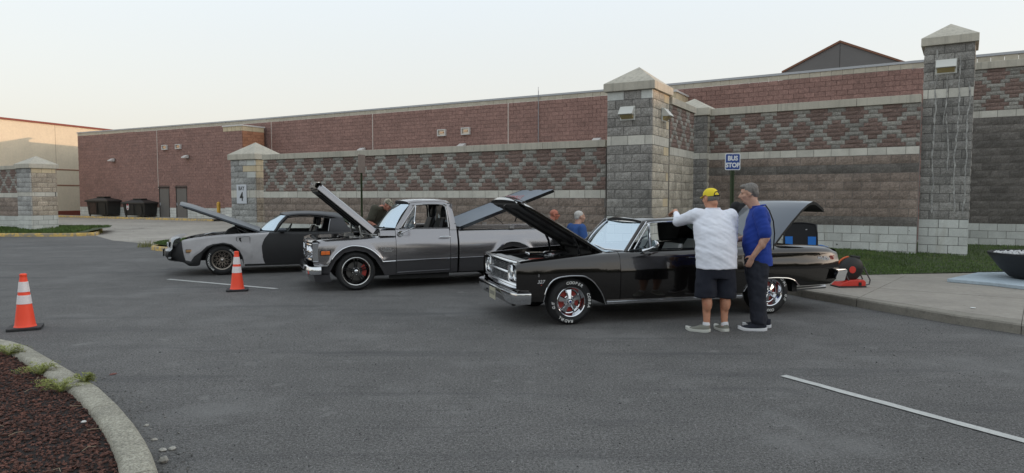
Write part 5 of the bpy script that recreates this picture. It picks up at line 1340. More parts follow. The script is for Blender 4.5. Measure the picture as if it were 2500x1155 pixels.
# bright body line all along
def line(name, pts, r=.011): return K.tube(name, [(x, g_side(x, z) - .004, z) for x, z in pts], r, M_chr, True, n=6, flat=1.0)
M_brt = M_chr
xs_f = [-.70 + 1.395 * i / 60 for i in range(61)]; line('body_line_trim', [(x, zs(x)) for x in xs_f], .0095)
line('body_line_trim', [(.712, zs(.712)), (1.695, zs(1.695))], .012); line('body_line_trim', [(1.712, zs(1.712)), (1.835, zs(1.835))], .012)
line('body_line_trim', [(1.876 + 2.14 * i / 80, zs(1.876 + 2.14 * i / 80)) for i in range(81)], .0095)
line('door_sill_trim', [(.725, .292), (1.69, .312)], .006)
K.box('chassis', (-.3, .30, .22), (3.9, .42, .36), M_blk, True); K.box('floor_pan', (.55, .12, .24), (1.84, 2 * HW - .12, .34), M_blk); K.box('running_gear', (.6, .14, .17), (1.7, .2, .24), M_blk, True)
K.box('inner_fender', (-.60, .34, .40), (.55, .37, .86), M_blk, True); K.box('inner_bed', (1.88, .16, .55), (3.98, .18, 1.03), M_blk, True); K.box('inner_door_shell', (.72, .13, .30), (1.83, .15, 1.02), M_blk, True)
K.box('bed_floor', (1.88, .16, .62), (3.98, 2 * HW - .16, .66), M_blk); K.box('tailgate', (3.97, .14, .50), (4.02, 2 * HW - .14, 1.03), M_gmu, bevel=.01)
K.box('firewall', (.42, .16, .50), (.46, 2 * HW - .16, .94), M_blk); K.box('bed_front_wall', (1.875, .1, .5), (1.90, 2 * HW - .1, 1.03), M_gml)
# ---- nose, grille, headlights
gx = -.80
def fx_(y): return gx + .10 * (abs(y - HW) / HW) ** 3
mb = MB(); rows = []
for i in range(25):
    y = .07 + (2 * HW - .14) * i / 24; x = fx_(y)
    rows.append([(x + .10, y, .905), (x + .05, y, .905), (x - .01, y, .885), (x - .02, y, .865), (x - .005, y, .85), (x + .04, y, .845)])
mb.grid(rows); K.part('header_panel', mb, M_gmu, smooth=40)
mb = MB()
for z, h, d in ((.815, .035, .035), (.69, .05, .045), (.56, .04, .04)):
    rows = [];
    for i in range(25):
        y = .09 + (2 * HW - .18) * i / 24; x = fx_(y); rows.append([(x + .05, y, z - h / 2), (x - d * .5, y, z - h / 2.2), (x - d * .7, y, z), (x - d * .5, y, z + h / 2.2), (x + .05, y, z + h / 2)])
    mb.grid(rows)
gr = K.part('grille', mb, M_chr, smooth=30, recalc=True)
K.box('grille_backing', (gx + .07, .12, .52), (gx + .08, 2 * HW - .12, .85), M_blk)
for z in (.60, .63, .72, .75, .78):
    MB().box((gx + .005, .45, z - .006), (gx + .05, 2 * HW - .45, z + .006)).build('grille_bar', M_sat, gr)
for y in (.25, .44, 2 * HW - .25, 2 * HW - .44):
    h = MB().lathe([(0, -.022), (.04, -.018), (.07, -.004), (.075, .01)], 24, 'X', (fx_(y) + .0, y, .685)).build('headlight', M_lamp, K.root, smooth=True)
    MB().lathe([(.075, .01), (.080, -.016), (.098, -.02), (.11, -.004), (.112, .04)], 24, 'X', (fx_(y) + .0, y, .685)).build('bezel', M_chr, h, smooth=50)
for s in (0, 1):
    y = .08 if s == 0 else 2 * HW - .08
    MB().cbox((fx_(y) + .04, y, .69), (.10, .02, .33)).build('grille_end', M_chr, gr, bevel=.008)
mb = MB(); rows = []
pth = [(-.60, -.015, 1.4), (-.70, -.012, 1.2)] + [(-.86 + .10 * (abs(q) ** 4) + (.03 * max(0, abs(q) - .9) / .1), HW + (HW + .0) * q, q) for q in [i / 20 * 2 - 1 for i in range(41)] if abs(q) <= 1.001]
pth += [(-.70, 2 * HW + .012, 1.2), (-.60, 2 * HW + .015, 1.4)]
for x, y, q in pth:
    s = 1 if y < HW else -1; e = abs(q) > 1.05; o = (lambda d: (0, -d * s)) if e else (lambda d: (-d, 0)); zz = .03 * min(1, abs(y - HW) / HW) ** 2
    rows.append([(x + o(-.01)[0], y + o(-.01)[1], .305), (x + o(.022)[0], y + o(.022)[1], .315), (x + o(.03)[0], y + o(.03)[1], .37), (x + o(.025)[0], y + o(.025)[1], .405), (x + o(.012)[0], y + o(.012)[1], .45 - zz * .3), (x + o(-.02)[0], y + o(-.02)[1], .475 - zz), (x + o(-.05)[0], y + o(-.05)[1], .47 - zz)])
mb.grid(rows, flip=True); K.part('front_bumper', mb, M_chr, smooth=40)
mb = MB(); rows = [[(x + .0, y, .30), (x + .03, y + .02 * (1 if y < HW else -1), .175)] for x, y in [(-.455, .04), (-.60, .035), (-.72, .09), (-.78, .3), (-.80, HW), (-.78, 2 * HW - .3), (-.72, 2 * HW - .09), (-.60, 2 * HW - .035), (-.455, 2 * HW - .04)]]
mb.grid(rows, flip=True); K.part('chin_valance', mb, M_gml, smooth=40)
mk = K.box('side_marker', (-.595, .012, .645), (-.445, .032, .712), M_amb, bevel=.008)
mb = MB().box((-.607, .016, .635), (-.433, .03, .645)).box((-.607, .016, .712), (-.433, .03, .722)).box((-.607, .016, .645), (-.595, .03, .712)).box((-.445, .016, .645), (-.433, .03, .712)); mb.build('marker_frame', M_blkg, mk)
MB().box((-.522, .008, .648), (-.518, .014, .709)).build('lens_divider', mat('deep_amber', (.4, .06, .01), .3), mk)
# ---- engine bay
K.box('radiator_support', (-.66, .22, .55), (-.60, 2 * HW - .22, .89), M_blk, bevel=.01)
K.box('engine_block', (-.20, .72, .5), (.36, 1.22, .80), M_alu, bevel=.03); K.box('valve_cover', (-.2, .62, .78), (.32, .76, .90), M_blkg, bevel=.02); K.box('valve_cover', (-.2, 1.2, .78), (.32, 1.34, .90), M_blkg, bevel=.02)
MB().lathe([(0, 1.0), (.17, .995), (.18, .93), (.10, .91), (.06, .85)], 26, 'Z', (.06, HW, -.02)).build('air_cleaner', M_blkg, K.root, smooth=35, recalc=True)
K.box('coolant_tank', (-.02, .30, .78), (.20, .46, .93), M_alu, bevel=.02); K.box('fuse_box', (-.56, .30, .80), (-.36, .50, .92), M_blk, bevel=.02)
mb = MB(); rg = random.Random(2)
for i in range(9):
    a = (-.55 + .1 * i, .25 + rg.uniform(0, .25), .80); b2 = (a[0] + .12, a[1] + rg.uniform(.0, .3), .97); c2 = (a[0] + .3, a[1] + rg.uniform(0, .3), .82)
    mb.tube([tuple((1 - t) ** 2 * a[k] + 2 * t * (1 - t) * b2[k] + t * t * c2[k] for k in range(3)) for t in [j / 8 for j in range(9)]], .013, 6)
K.part('hose_set', mb, M_hose, smooth=60)
mb = MB()
for i in range(5): mb.cbox((-.05 + .09 * i, .34 + .05 * (i % 2), .93), (.05, .06, .04), (0, 0, .4 * i))
K.part('fitting_set', mb, M_alu, kind='stuff')
# ---- hood
hx, hz = .335, 1.030; tip = (-.60, 1.825); L = math.hypot(tip[0] - hx, tip[1] - hz); al = math.atan2(tip[1] - hz, hx - tip[0])
hood, HP = hood_shell(K, hx, hz, L, al, .10, .11, .115, M_gmu, M_malu, HW, crown=.05, nose=.0, edge=.02, roll=True)
mb = MB(); rows = [[HP(L + .00 + dx, HW + (HW - .11) * q, n) for dx, n in ((0, -.055), (.05, -.05), (.075, -.02), (.07, .02), (.04, .052), (-.03, .068))] for q in [i / 10 * 2 - 1 for i in range(11)]]
mb.grid(rows, flip=True); mb.build('front_lip', mat('bright_silver_lip', (0.50, 0.50, 0.52), .25, .8, coat=1), hood, smooth=50)
for k, ch in enumerate('GMC'): 
    p = HP(L + .076, HW - .12 + .12 * k, 0); 
text_obj('hood_lettering', 'G M C', .09, M_sat, hood, Matrix.Translation(Vector(HP(L + .08, HW, 0))) @ Matrix.Rotation(-math.pi / 2, 4, 'Z') @ Matrix.Rotation(math.pi / 2 + al - .0, 4, 'X'), .002)
for yy in (.26, 2 * HW - .26):
    K.part('hood_hinge', MB().tube([(.38, yy, .88), (.22, yy, 1.02), (.16, yy, 1.14)], .024, 8).tube([(.20, yy, .86), (.12, yy, .98), (.10, yy, 1.12), (.18, yy, 1.2)], .022, 8).tube([(.40, yy, .95), (.12, yy, 1.0)], .02, 8), M_alu, smooth=50)
K.tube('fender_prop', [(.425, .15, .95), (.425, .15, 1.0)], .02, M_wcap, False, 8)
# ---- cab
wb, wt = (.715, .165, 1.075), (1.035, .27, 1.53)
windshield(K, 'windshield', wb, wt, -.20, -.10, M_glassw, HW, frame=.012, fm=M_blk)
mb = MB(); rows = []
for i in range(13):
    q = i / 12 * 2 - 1; y = HW + (HW - .12) * q; b = -.17 * (1 - abs(q) ** 2.4); rows.append([(.43, y, .955), (.445, y, 1.062), (.50, y, 1.075), (.72 + b, y, 1.078), (.76 + b, y, 1.06)])
mb.grid(rows); K.part('cowl', mb, M_gmu, smooth=40)
for y0, dy in ((.50, .40), (1.1, .36)): K.tube('wiper', [(.56, y0, 1.09), (.60, y0 + dy * .5, 1.115), (.60, y0 + dy, 1.13)], .008, M_blkg, False)
mb = MB()
for k in range(6): mb.box((.49 + .0 * k, .30 + k * .1, 1.076), (.54, .36 + k * .1, 1.084))
K.part('cowl_vent', mb, M_blk, kind='stuff')
# A pillar band (flat painted)
def band(name, lo, hi, m, depth=.05, both=True, n=6, bow=0.0):
    """lo, hi: edge polylines (outer face); a thickness is added inwards"""
    rows = [[tuple(a[k] + (b[k] - a[k]) * j / n for k in range(3)) for j in range(n + 1)] for a, b in zip(lo, hi)]
    back = [[(p[0], p[1] + depth, p[2]) for p in r] for r in rows]
    mb = MB(); mb.grid(rows); mb.grid(back, flip=True); mb.grid([[r[0] for r in rows], [r[0] for r in back]]); mb.grid([[r[-1] for r in rows], [r[-1] for r in back]], flip=True)
    mb.grid([rows[0], back[0]]); mb.grid([rows[-1], back[-1]], flip=True)
    return K.both(name, mb, m, not both, smooth=38, recalc=True)
band('windshield_pillar', [(.700, .135, 1.07), (.86, .19, 1.30), (1.015, .255, 1.535)], [(.775, .125, 1.07), (.925, .165, 1.28), (1.075, .225, 1.52)], M_gmu, .06)
st = [(.985, .34, 1.545, 1.575, -.08), (1.02, .29, 1.562, 1.592, -.07), (1.09, .265, 1.572, 1.606, -.05), (1.25, .255, 1.582, 1.618, 0), (1.45, .255, 1.586, 1.620, 0), (1.62, .26, 1.582, 1.612, 0), (1.70, .275, 1.568, 1.595, 0), (1.745, .30, 1.545, 1.568, 0), (1.765, .32, 1.51, 1.53, 0)]
rf = roof_shell(K, st, HW, M_gmu, rail_drop=.05, pw=4)
# side header above the window and the rear cab pillar
hd_o = [(1.03, .245, 1.535), (1.25, .235, 1.552), (1.45, .235, 1.556), (1.62, .24, 1.552), (1.70, .262, 1.53)]
band('side_header', [(p[0] - (.0), p[1] - .035, p[2] - .040) for p in hd_o], hd_o, M_gmu, .05)
band('cab_rear_pillar', [(1.668, .222, 1.50), (1.695, .16, 1.30), (1.715, .115, 1.12), (1.712, .10, 1.04)], [(1.762, .32, 1.53), (1.795, .21, 1.38), (1.815, .13, 1.20), (1.835, .10, 1.04)], M_gmu, .06)
K.box('cab_back_panel', (1.80, .12, .45), (1.83, 2 * HW - .12, 1.16), M_gmu); K.box('cab_back_pillar', (1.775, .24, 1.16), (1.795, .42, 1.52), M_gmu, True); K.box('cab_back_header', (1.755, .3, 1.46), (1.775, 2 * HW - .3, 1.53), M_gmu)
mb = MB(); mb.add([(1.79, .42, 1.16), (1.79, 2 * HW - .42, 1.16), (1.77, 2 * HW - .42, 1.46), (1.77, .42, 1.46)], [(0, 1, 2, 3)]); K.part('rear_window', mb, M_glass)
wf = [(.80, .118, 1.085), (.93, .155, 1.27), (1.075, .205, 1.478), (1.10, .212, 1.498), (1.30, .215, 1.512), (1.52, .215, 1.512), (1.60, .213, 1.50), (1.648, .208, 1.465), (1.668, .19, 1.38), (1.695, .125, 1.085)]
K.tube('window_frame_trim', wf, .013, M_sat, True, 8)
K.tube('window_frame_inner', [(x, y + .012, z - .004) if i else (x + .03, y + .012, z) for i, (x, y, z) in enumerate(wf)], .014, M_blk, True, 6)
K.tube('vent_window_post', [(1.045, .125, 1.085), (1.098, .205, 1.485)], .010, M_chr, True, 6); K.tube('vent_window_frame', [(.87, .125, 1.10), (.97, .165, 1.29), (1.085, .205, 1.47)], .007, M_chr, True, 6)
mb = MB(); mb.add([(.86, .128, 1.09), (1.04, .13, 1.09), (1.095, .208, 1.48), (1.08, .208, 1.475)], [(0, 1, 2, 3)]); K.both('vent_window', mb, M_glass)
K.tube('belt_trim', [(.80, .125, 1.082), (1.695, .125, 1.082)], .007, M_chr, True, 6)
hd = K.tube('door_handle', [(1.50, .010, .918), (1.54, -.002, .922), (1.66, -.002, .922), (1.695, .010, .918)], .011, M_chr, True, 8)
MB().lathe([(0, -.004), (.012, -.004), (.014, .004)], 14, 'Y', (1.63, .035, .80)).build('door_lock', M_chr, K.root, smooth=True)
arm = MB().tube([(.80, .03, .995), (.90, -.06, 1.05), (.99, -.13, 1.10)], .008, 8).build('mirror_arm', M_chr, K.root, smooth=50)
MB().lathe([(0, -.012), (.05, -.010), (.055, .004)], 18, 'Y', (.785, .055, .985)).build('arm_base', M_chr, arm, smooth=50)
mr = MB().lathe([(0, .03), (.05, .025), (.075, .008), (.08, -.01), (0, -.012)], 22, 'X', (.99, -.13, 1.17)).build('door_mirror', M_chr, K.root, smooth=50, recalc=True)
for y in (.55, 1.36): seat(K, 1.50, y, .62, .50, M_seatb, h=.50)
K.box('dashboard', (.80, .16, .93), (.98, 2 * HW - .16, 1.09), M_seatb, bevel=.03); steering(K, 1.06, .55, 1.11, .19)
text_obj('fender_badge', 'GMC', .085, M_sat, K.root, Matrix.Translation((.540, g_side(.54, .72) - .004, .720)) @ STAND, .003, .0015, 0, 1.0, 1.25)
K.box('badge_plate', (.475, g_side(.54, .68) - .006, .672), (.625, g_side(.54, .68) + .004, .692), M_sat)
# ---- bed cover, struts
ca = math.atan2(1.745 - 1.052, 3.79 - 1.91); CLn = math.hypot(1.745 - 1.052, 3.79 - 1.91)
def cp(s, y, n): return (1.91 + s * math.cos(ca) - n * math.sin(ca), y, 1.052 + s * math.sin(ca) + n * math.cos(ca))
mb = MB(); yy0, yy1 = .075, 2 * HW - .075
top = [[cp(s, y, .045 + .004 * math.sin(y * 9)) for y in [yy0 + (yy1 - yy0) * j / 8 for j in range(9)]] for s in [CLn * i / 12 for i in range(13)]]
mb.grid(top, flip=True); cv = mb.build('bed_cover', M_cover, K.root, smooth=40)
mb = MB()
for y in (yy0, yy1 - .04): mb.add([cp(0, y, -.012), cp(CLn, y, -.012), cp(CLn, y + .04, -.012), cp(0, y + .04, -.012), cp(0, y, .046), cp(CLn, y, .046), cp(CLn, y + .04, .046), cp(0, y + .04, .046)], [(0, 1, 2, 3), (4, 7, 6, 5), (0, 4, 5, 1), (1, 5, 6, 2), (2, 6, 7, 3), (3, 7, 4, 0)])
for s in (0, CLn - .04): mb.add([cp(s, yy0 + .04, -.012), cp(s + .04, yy0 + .04, -.012), cp(s + .04, yy1 - .04, -.012), cp(s, yy1 - .04, -.012), cp(s, yy0 + .04, .044), cp(s + .04, yy0 + .04, .044), cp(s + .04, yy1 - .04, .044), cp(s, yy1 - .04, .044)], [(0, 1, 2, 3), (4, 7, 6, 5), (0, 4, 5, 1), (1, 5, 6, 2), (2, 6, 7, 3), (3, 7, 4, 0)])
mb.build('cover_frame', M_blkg, cv, recalc=True)
MB().grid([[cp(s, y, .0) for y in (yy0 + .03, yy1 - .03)] for s in (0.02, CLn - .02)]).build('cover_underside', M_malu, cv)
for y in (.14, 2 * HW - .14):
    K.part('gas_strut', MB().tube([cp(1.05, y, -.02), (3.35, y, 1.06)], .008, 6).tube([cp(1.3, y, -.02), (3.3, y, 1.03)][:1] + [(3.0, y, 1.17)], .012, 6), M_blkg, smooth=50)
    mb = MB().cbox((2.92, y - .05 if y < 1 else y, 1.075), (.09, .02, .06)); K.part('strut_bracket', mb, M_sat)
K.box('bed_rail', (1.92, 2 * HW - .15, 1.03), (4.0, 2 * HW - .10, 1.056), M_gmu, bevel=.006)
K.box('rear_bumper', (4.06, .0, .36), (4.16, 2 * HW, .50), M_chr, bevel=.02)
# ---- wheels
wheel(K.root, 0, .045, .338, .248, 'black_five', .25, spin=.02); wheel(K.root, WB, .045, .338, .248, 'black_five', .28, spin=.7)
wheel(K.root, 0, 2 * HW - .045, .338, .248, 'black_five', .25, far=True); wheel(K.root, WB, 2 * HW - .045, .338, .248, 'black_five', .28, far=True)
# ================================================================ primer grey and black muscle coupe
M_prim = mat('grey_primer', (0.42, 0.41, 0.415), .62, var=((1.6, .10), (9, .05)), spec=.3); M_pblk = mat('matte_black_primer', (0.024, 0.024, 0.025), .55, var=((2, .12),), spec=.4)
M_slate = mat('slate_satin_paint', (0.075, 0.085, 0.10), .38, .3, var=((2, .06),)); M_nsil = mat('silver_nose_paint', (0.32, 0.33, 0.34), .35, .6, coat=.3)
M_roof = mat('charcoal_satin_roof', (0.036, 0.036, 0.040), .45, .2, var=((3, .12),))
M_snow = mat('dark_bronze_alloy', (0.30, 0.265, 0.23), .3, .9)
K = Car('muscle_coupe', 'low grey primer and matte black muscle coupe with its long hood open', 'car', 543.2, 673, 21, .92)
HW = K.HW; WB = 2.74
gE = [(-.764, .725), (-.756, .62), (-.742, .52), (-.72, .41), (-.697, .335), (-.597, .315), (-.56, .37), (-.535, .412), (-.393, .518), (-.29, .62), (-.168, .666), (.036, .690), (.19, .650), (.342, .512), (.402, .382), (.435, .224)]
oA = [(-.412, .235), (-.405, .36), (-.36, .47), (-.27, .57), (-.168, .63), (0, .662), (.15, .632), (.295, .53), (.375, .40), (.415, .20)]
def t_zt(x): return interp(x, [(-.98, .50), (-.90, .58), (-.83, .69), (-.764, .741), (-.366, .815), (.04, .848), (.77, .879), (.95, .892), (1.8, .878), (2.6, .874), (3.4, .86), (3.95, .84)])
def t_zb(x):
    if x <= .435: return lin(x, gE)
    return .205
def t_side(x, z):
    v = .03 * ((z - .55) / .3) ** 2 if z > .55 else .045 * ((.55 - z) / .35) ** 2
    v += .22 * max(0, (-.35 - x) / .65) ** 2 + .08 * max(0, (x - 3.2) / .75) ** 2
    for c in (0, WB):
        if abs(x - c) < .6: v -= .022 * math.exp(-((z - (.66 if x <= 9 else 0) + .5 * ((x - c) / .6) ** 2 * .5) / .08) ** 2)
    v += .03 * math.exp(-((x - .7) / .5) ** 2) * max(0, (z - .3)) * 0
    return v + .03
def warp(mbx, xe, w0, f):
    """bend the end columns of a panel so its edge follows x = f(z)"""
    mbx.v = [(x + (f(z) - xe) * max(0, 1 - abs(x - xe) / w0), y, z) for x, y, z in mbx.v]
xb = lambda z: interp(z, [(.20, .85), (.35, .80), (.586, .785), (.75, .84), (.894, .951), (.95, .97)])
def tpanel(name, x0, x1, zb, ztf, m, cols, xt=(), rz=.05, ry=.07, lip=.05, warps=(), flange=.04, top=True):
    xs = sorted(set([round(x0 + (x1 - x0) * i / cols, 4) for i in range(cols + 1)] + [x for x in xt if x0 < x < x1])); mb = MB(); rows = []
    for x in xs:
        b = zb(x); t = ztf(x); r_ = min(rz, (t - b) * .6) if top else 0; sh = t - r_; row = [(x, t_side(x, b) + flange, b + .003), (x, t_side(x, b) + .003, b)]
        row += [(x, t_side(x, b + (sh - b) * i / 8), b + (sh - b) * i / 8) for i in range(9)]
        if top:
            ys = t_side(x, sh); row += [(x, ys + ry * (1 - math.cos(math.pi / 2 * i / 5)), sh + r_ * math.sin(math.pi / 2 * i / 5)) for i in range(1, 6)] + [(x, ys + ry + lip, t + .002), (x, ys + ry + lip, t - .05)]
        rows.append(row)
    mb.grid(rows)
    for w in warps: warp(mb, *w)
    return K.both(name, mb, m, smooth=38)
tpanel('front_fender', -.764, .85, t_zb, t_zt, M_prim, 48, [p[0] for p in gE] + [.437], warps=[(.85, .30, xb)])
# flared black skirt ahead of and around the wheel
def s_top(x): return (t_zt(x) if x < -.764 else lin(x, gE)) - (.002 if x > -.764 else 0)
def s_bot(x):
    if x < -.412: return lin(x, [(-1.0, .345), (-.90, .325), (-.737, .287), (-.63, .212), (-.5, .208), (-.43, .225), (-.412, .30)])
    return lin(x, oA)
xs = sorted(set([round(-.985 + 1.40 * i / 60, 4) for i in range(61)] + [-.764, -.7635] + [p[0] for p in gE if p[0] < .41])); rows = []
for x in xs:
    b, t = s_bot(x), max(s_top(x), s_bot(x) + .01); rows.append([(x, t_side(x, b) + .05, b + .004)] + [(x, t_side(x, b + (t - b) * k / 6) - .004 - .02 * math.sin(math.pi * k / 6) * (1 if x < -.4 else .25), b + (t - b) * k / 6) for k in range(7)])
mb = MB(); mb.grid(rows); K.both('wheel_skirt', mb, M_pblk, smooth=38)
tpanel('door', .857, 1.95, lambda x: .205, t_zt, M_pblk, 18, lip=.02, warps=[(.857, .30, lambda z: xb(z) + .007)])
def q_zb(x):
    if x < WB - .41: return .205
    if x <= WB + .42: return lin(x - WB, [(-.41, .205)] + oA[1:-1] + [(.42, .26)])
    return .27
tpanel('rear_quarter', 1.957, 3.95, q_zb, t_zt, M_pblk, 50, [p[0] + WB for p in oA], lip=.14)
K.box('floor_pan', (.45, .14, .17), (2.30, 2 * HW - .14, .26), M_blk); K.box('rear_pan', (3.2, .16, .27), (3.9, 2 * HW - .16, .40), M_blk); K.box('inner_fender', (-.70, .34, .35), (.5, .37, .76), M_blk, True)
K.box('side_sill', (.44, .065, .178), (2.3, .10, .22), M_blk, True); K.box('inner_door_shell', (.9, .14, .3), (3.9, .16, .84), M_blk, True); K.box('firewall', (.66, .14, .4), (.69, 2 * HW - .14, .86), M_blk)
for m_, b in ((M_blk, 0),): K.box('engine_tub', (-.7, .37, .30), (.66, 2 * HW - .37, .42), M_blk)
# shaker scoop, engine, radiator area
mb = MB(); rows = []
for x, h, w in ((-.02, .80, .26), (.10, .93, .26), (.22, .985, .28), (.48, 1.0, .28), (.52, .96, .26), (.53, .85, .24)): rows.append([(x, HW - w, .72), (x, HW - w, h - .04), (x, HW - w * .75, h), (x, HW + w * .75, h), (x, HW + w, h - .04), (x, HW + w, .72)])
mb.grid(rows, flip=True); mb.add(rows[0], [tuple(range(6))]); mb.add(rows[-1], [tuple(range(6))[::-1]]); K.part('shaker_scoop', mb, M_pblk, smooth=40, recalc=True)
K.box('radiator_support', (-.60, .36, .5), (-.50, 2 * HW - .36, .765), M_blk, bevel=.01); K.box('engine_block', (-.10, .66, .45), (.5, 1.18, .72), M_malu, bevel=.03)
K.box('washer_tank', (-.35, .36, .68), (-.15, .50, .80), M_alu, bevel=.02)
K.tube('cross_brace', [(-.40, .32, .79), (-.22, .55, .845), (.0, .58, .835)], .016, M_sat, True, 8)
mb = MB()
for i in range(7): mb.tube([(-.5 + i * .12, .45, .74), (-.45 + i * .12, .6, .80 + .02 * (i % 2)), (-.4 + i * .12, .8, .76)], .014, 6)
K.part('hose_set', mb, M_hose, smooth=60)
for yy in (.30, 2 * HW - .30):
    K.part('hood_hinge', MB().tube([(.62, yy, .82), (.46, yy, .93), (.40, yy, 1.02)], .022, 8).tube([(.42, yy, .80), (.32, yy, .92), (.26, yy, 1.06)], .020, 8), M_blkg, smooth=50)
    K.part('hinge_spring', MB().tube([(.56, yy, .84), (.30, yy, .98)], .03, 8), M_blkg, smooth=50)
# nose: body coloured cap with twin recessed openings
def nshift(y): e = abs(y - HW) / HW; return -.13 * (1 - e ** 2.2) + .10 * max(0, e - .80) / .2
mb = MB(); rows = []
prof = [(-.768, .80), (-.80, .822), (-.86, .812), (-.90, .785), (-.925, .74), (-.94, .66), (-.945, .60), (-.975, .565), (-1.01, .535)]
for i in range(33):
    y = .115 + (2 * HW - .23) * i / 32; sh = nshift(y); e = abs(y - HW) / HW
    rows.append([(x + sh * min(1, max(0, (-.77 - x) / .12)), y, z - .05 * max(0, e - .75) / .25) for x, z in prof])
mb.grid(rows, flip=False); K.part('nose_cap', mb, M_nsil, smooth=50)
for s in (0, 1):
    mb = MB(); rows = []
    for i in range(13):
        y = .17 + .50 * i / 12; y = y if s == 0 else 2 * HW - y; sh = nshift(y); tt = .05 * math.sin(math.pi * i / 12) ** .4
        rows.append([(-.938 + sh, y, .612), (-.952 + sh, y, .625), (-.948 + sh, y, .66), (-.936 + sh, y, .70), (-.925 + sh, y, .715 + tt * .3), (-.915 + sh, y, .72)])
    mb.grid(rows); gp = mb.build('headlight_opening', M_blk, K.root, recalc=True)
    for yy in (.27, .45):
        y = yy if s == 0 else 2 * HW - yy; MB().cbox((-.955 + nshift(y), y, .665), (.02, .14, .08)).build('headlight', M_lamp, gp, bevel=.01)
    MB().tube([(-.955 + nshift(y), y, .607) for y in [(.15 + .53 * k / 8) if s == 0 else 2 * HW - (.15 + .53 * k / 8) for k in range(9)]], .012, 6).build('opening_trim', M_chr, gp, smooth=50)
mb = MB(); rows = []
for i in range(33):
    y = .10 + (2 * HW - .20) * i / 32; sh = nshift(y)
    rows.append([(x + sh, y, z) for x, z in ((-.99, .53), (-1.015, .53), (-1.03, .49), (-1.03, .43), (-1.0, .40), (-.985, .37), (-.96, .335), (-.80, .30))])
mb.grid(rows); K.part('front_bumper_cover', mb, M_pblk, smooth=40)
K.box('front_plate', (-1.185, HW - .16, .38), (-1.175, HW + .16, .53), M_blk, bevel=.004)
K.box('bumper_corner', (-1.02, .10, .37), (-.965, .22, .41), M_nsil, bevel=.01)
mk = K.box('side_marker', (-.69, t_side(-.62, .52) - .010, .492), (-.54, t_side(-.62, .52) + .02, .562), M_blkg, bevel=.004)
for z in (.506, .535): MB().box((-.682, t_side(-.62, .52) - .016, z), (-.548, t_side(-.62, .52) - .009, z + .016)).build('amber_lens', mat('pale_amber', (0.62, 0.36, 0.16), .3, coat=1), mk)
vt = K.box('fender_vent', (.295, t_side(.4, .72) - .003, .655), (.545, t_side(.4, .72) + .004, .79), M_prim, bevel=.01)
ys = t_side(.4, .72)
MB().tube([(.285, ys - .002, .80), (.285, ys - .002, .73), (.36, ys - .002, .65), (.55, ys - .002, .65), (.552, ys - .002, .79), (.54, ys - .002, .803), (.30, ys - .002, .80)], .004, 6).build('vent_outline', M_blk, vt)
mb = MB(); mb.add([(.335, ys - .006, .785), (.385, ys - .006, .785), (.372, ys - .006, .755), (.385, ys - .006, .68), (.34, ys - .006, .735)], [(0, 1, 2, 3, 4)]); mb.build('vent_opening', M_blk, vt)
# hood
hx, hz = .745, .905; tip = (-.775, 1.485); L = math.hypot(tip[0] - hx, tip[1] - hz); al = math.atan2(tip[1] - hz, hx - tip[0])
hood, HP = hood_shell(K, hx, hz, L, al, .13, .13, .05, M_slate, M_malu, HW, crown=.035, nose=.02)
# windshield, roof, glass
windshield(K, 'windshield', (1.055, .16, .905), (1.315, .27, 1.243), -.30, -.12, M_glassw, HW, frame=.010, fm=M_blk)
K.tube('windshield_pillar', [(1.05, .135, .90), (1.18, .19, 1.08), (1.32, .25, 1.235)], .026, M_roof, True, 8)
K.box('cowl', (.70, .13, .875), (1.05, 2 * HW - .13, .893), M_slate, bevel=.006)
st = [(1.30, .27, 1.235, 1.275, -.10), (1.38, .255, 1.258, 1.298, -.09), (1.55, .245, 1.276, 1.318, -.06), (1.8, .245, 1.276, 1.325, 0), (2.05, .25, 1.256, 1.312, .05), (2.3, .27, 1.215, 1.285, .10), (2.50, .31, 1.16, 1.235, .12)]
rf = roof_shell(K, st, HW, M_roof, rail_drop=.045)
def tband(name, lo, hi, m, depth=.05, n=6):
    rows = [[tuple(a[k] + (b[k] - a[k]) * j / n for k in range(3)) for j in range(n + 1)] for a, b in zip(lo, hi)]; back = [[(p[0], p[1] + depth, p[2]) for p in r] for r in rows]
    mb = MB(); mb.grid(rows); mb.grid(back, flip=True); mb.grid([rows[0], back[0]]); mb.grid([rows[-1], back[-1]], flip=True); mb.grid([[r[0] for r in rows], [r[0] for r in back]])
    return K.both(name, mb, m, smooth=38, recalc=True)
tband('sail_panel', [(2.235, .225, 1.165), (2.225, .17, 1.05), (2.20, .125, .95), (2.18, .115, .875)], [(2.52, .31, 1.17), (2.56, .235, 1.07), (2.62, .18, .97), (2.80, .17, .872)], M_roof)
windshield(K, 'rear_window', (2.98, .30, .875), (2.56, .33, 1.165), .18, .10, M_glassw, HW, frame=.009, fm=M_blk)
K.box('deck_lid', (2.85, .28, .855), (3.93, 2 * HW - .28, .872), M_slate, bevel=.01); K.box('spoiler', (3.80, .1, .88), (3.98, 2 * HW - .1, .95), M_pblk, bevel=.02)
K.tube('quarter_window_post', [(2.175, .12, .885), (2.20, .16, 1.03), (2.23, .215, 1.155)], .008, M_sat, True, 6)
K.tube('window_frame_trim', [(1.09, .13, .90), (1.20, .18, 1.06), (1.33, .235, 1.19), (1.6, .235, 1.222), (1.9, .235, 1.212), (2.225, .222, 1.165)], .012, M_blk, True, 6)
K.tube('belt_trim', [(1.06, .12, .893), (2.18, .118, .88)], .010, M_blk, True, 6)
mr = MB(); rows = []
for i in range(9):
    t = i / 8; r = .055 * math.sin(math.pi * min(.98, .12 + t * .75)) ; rows.append([(1.12 + .17 * t, .03 + r * math.cos(a) * .9, .935 + r * .85 * math.sin(a)) for a in [2 * math.pi * k / 14 for k in range(14)]])
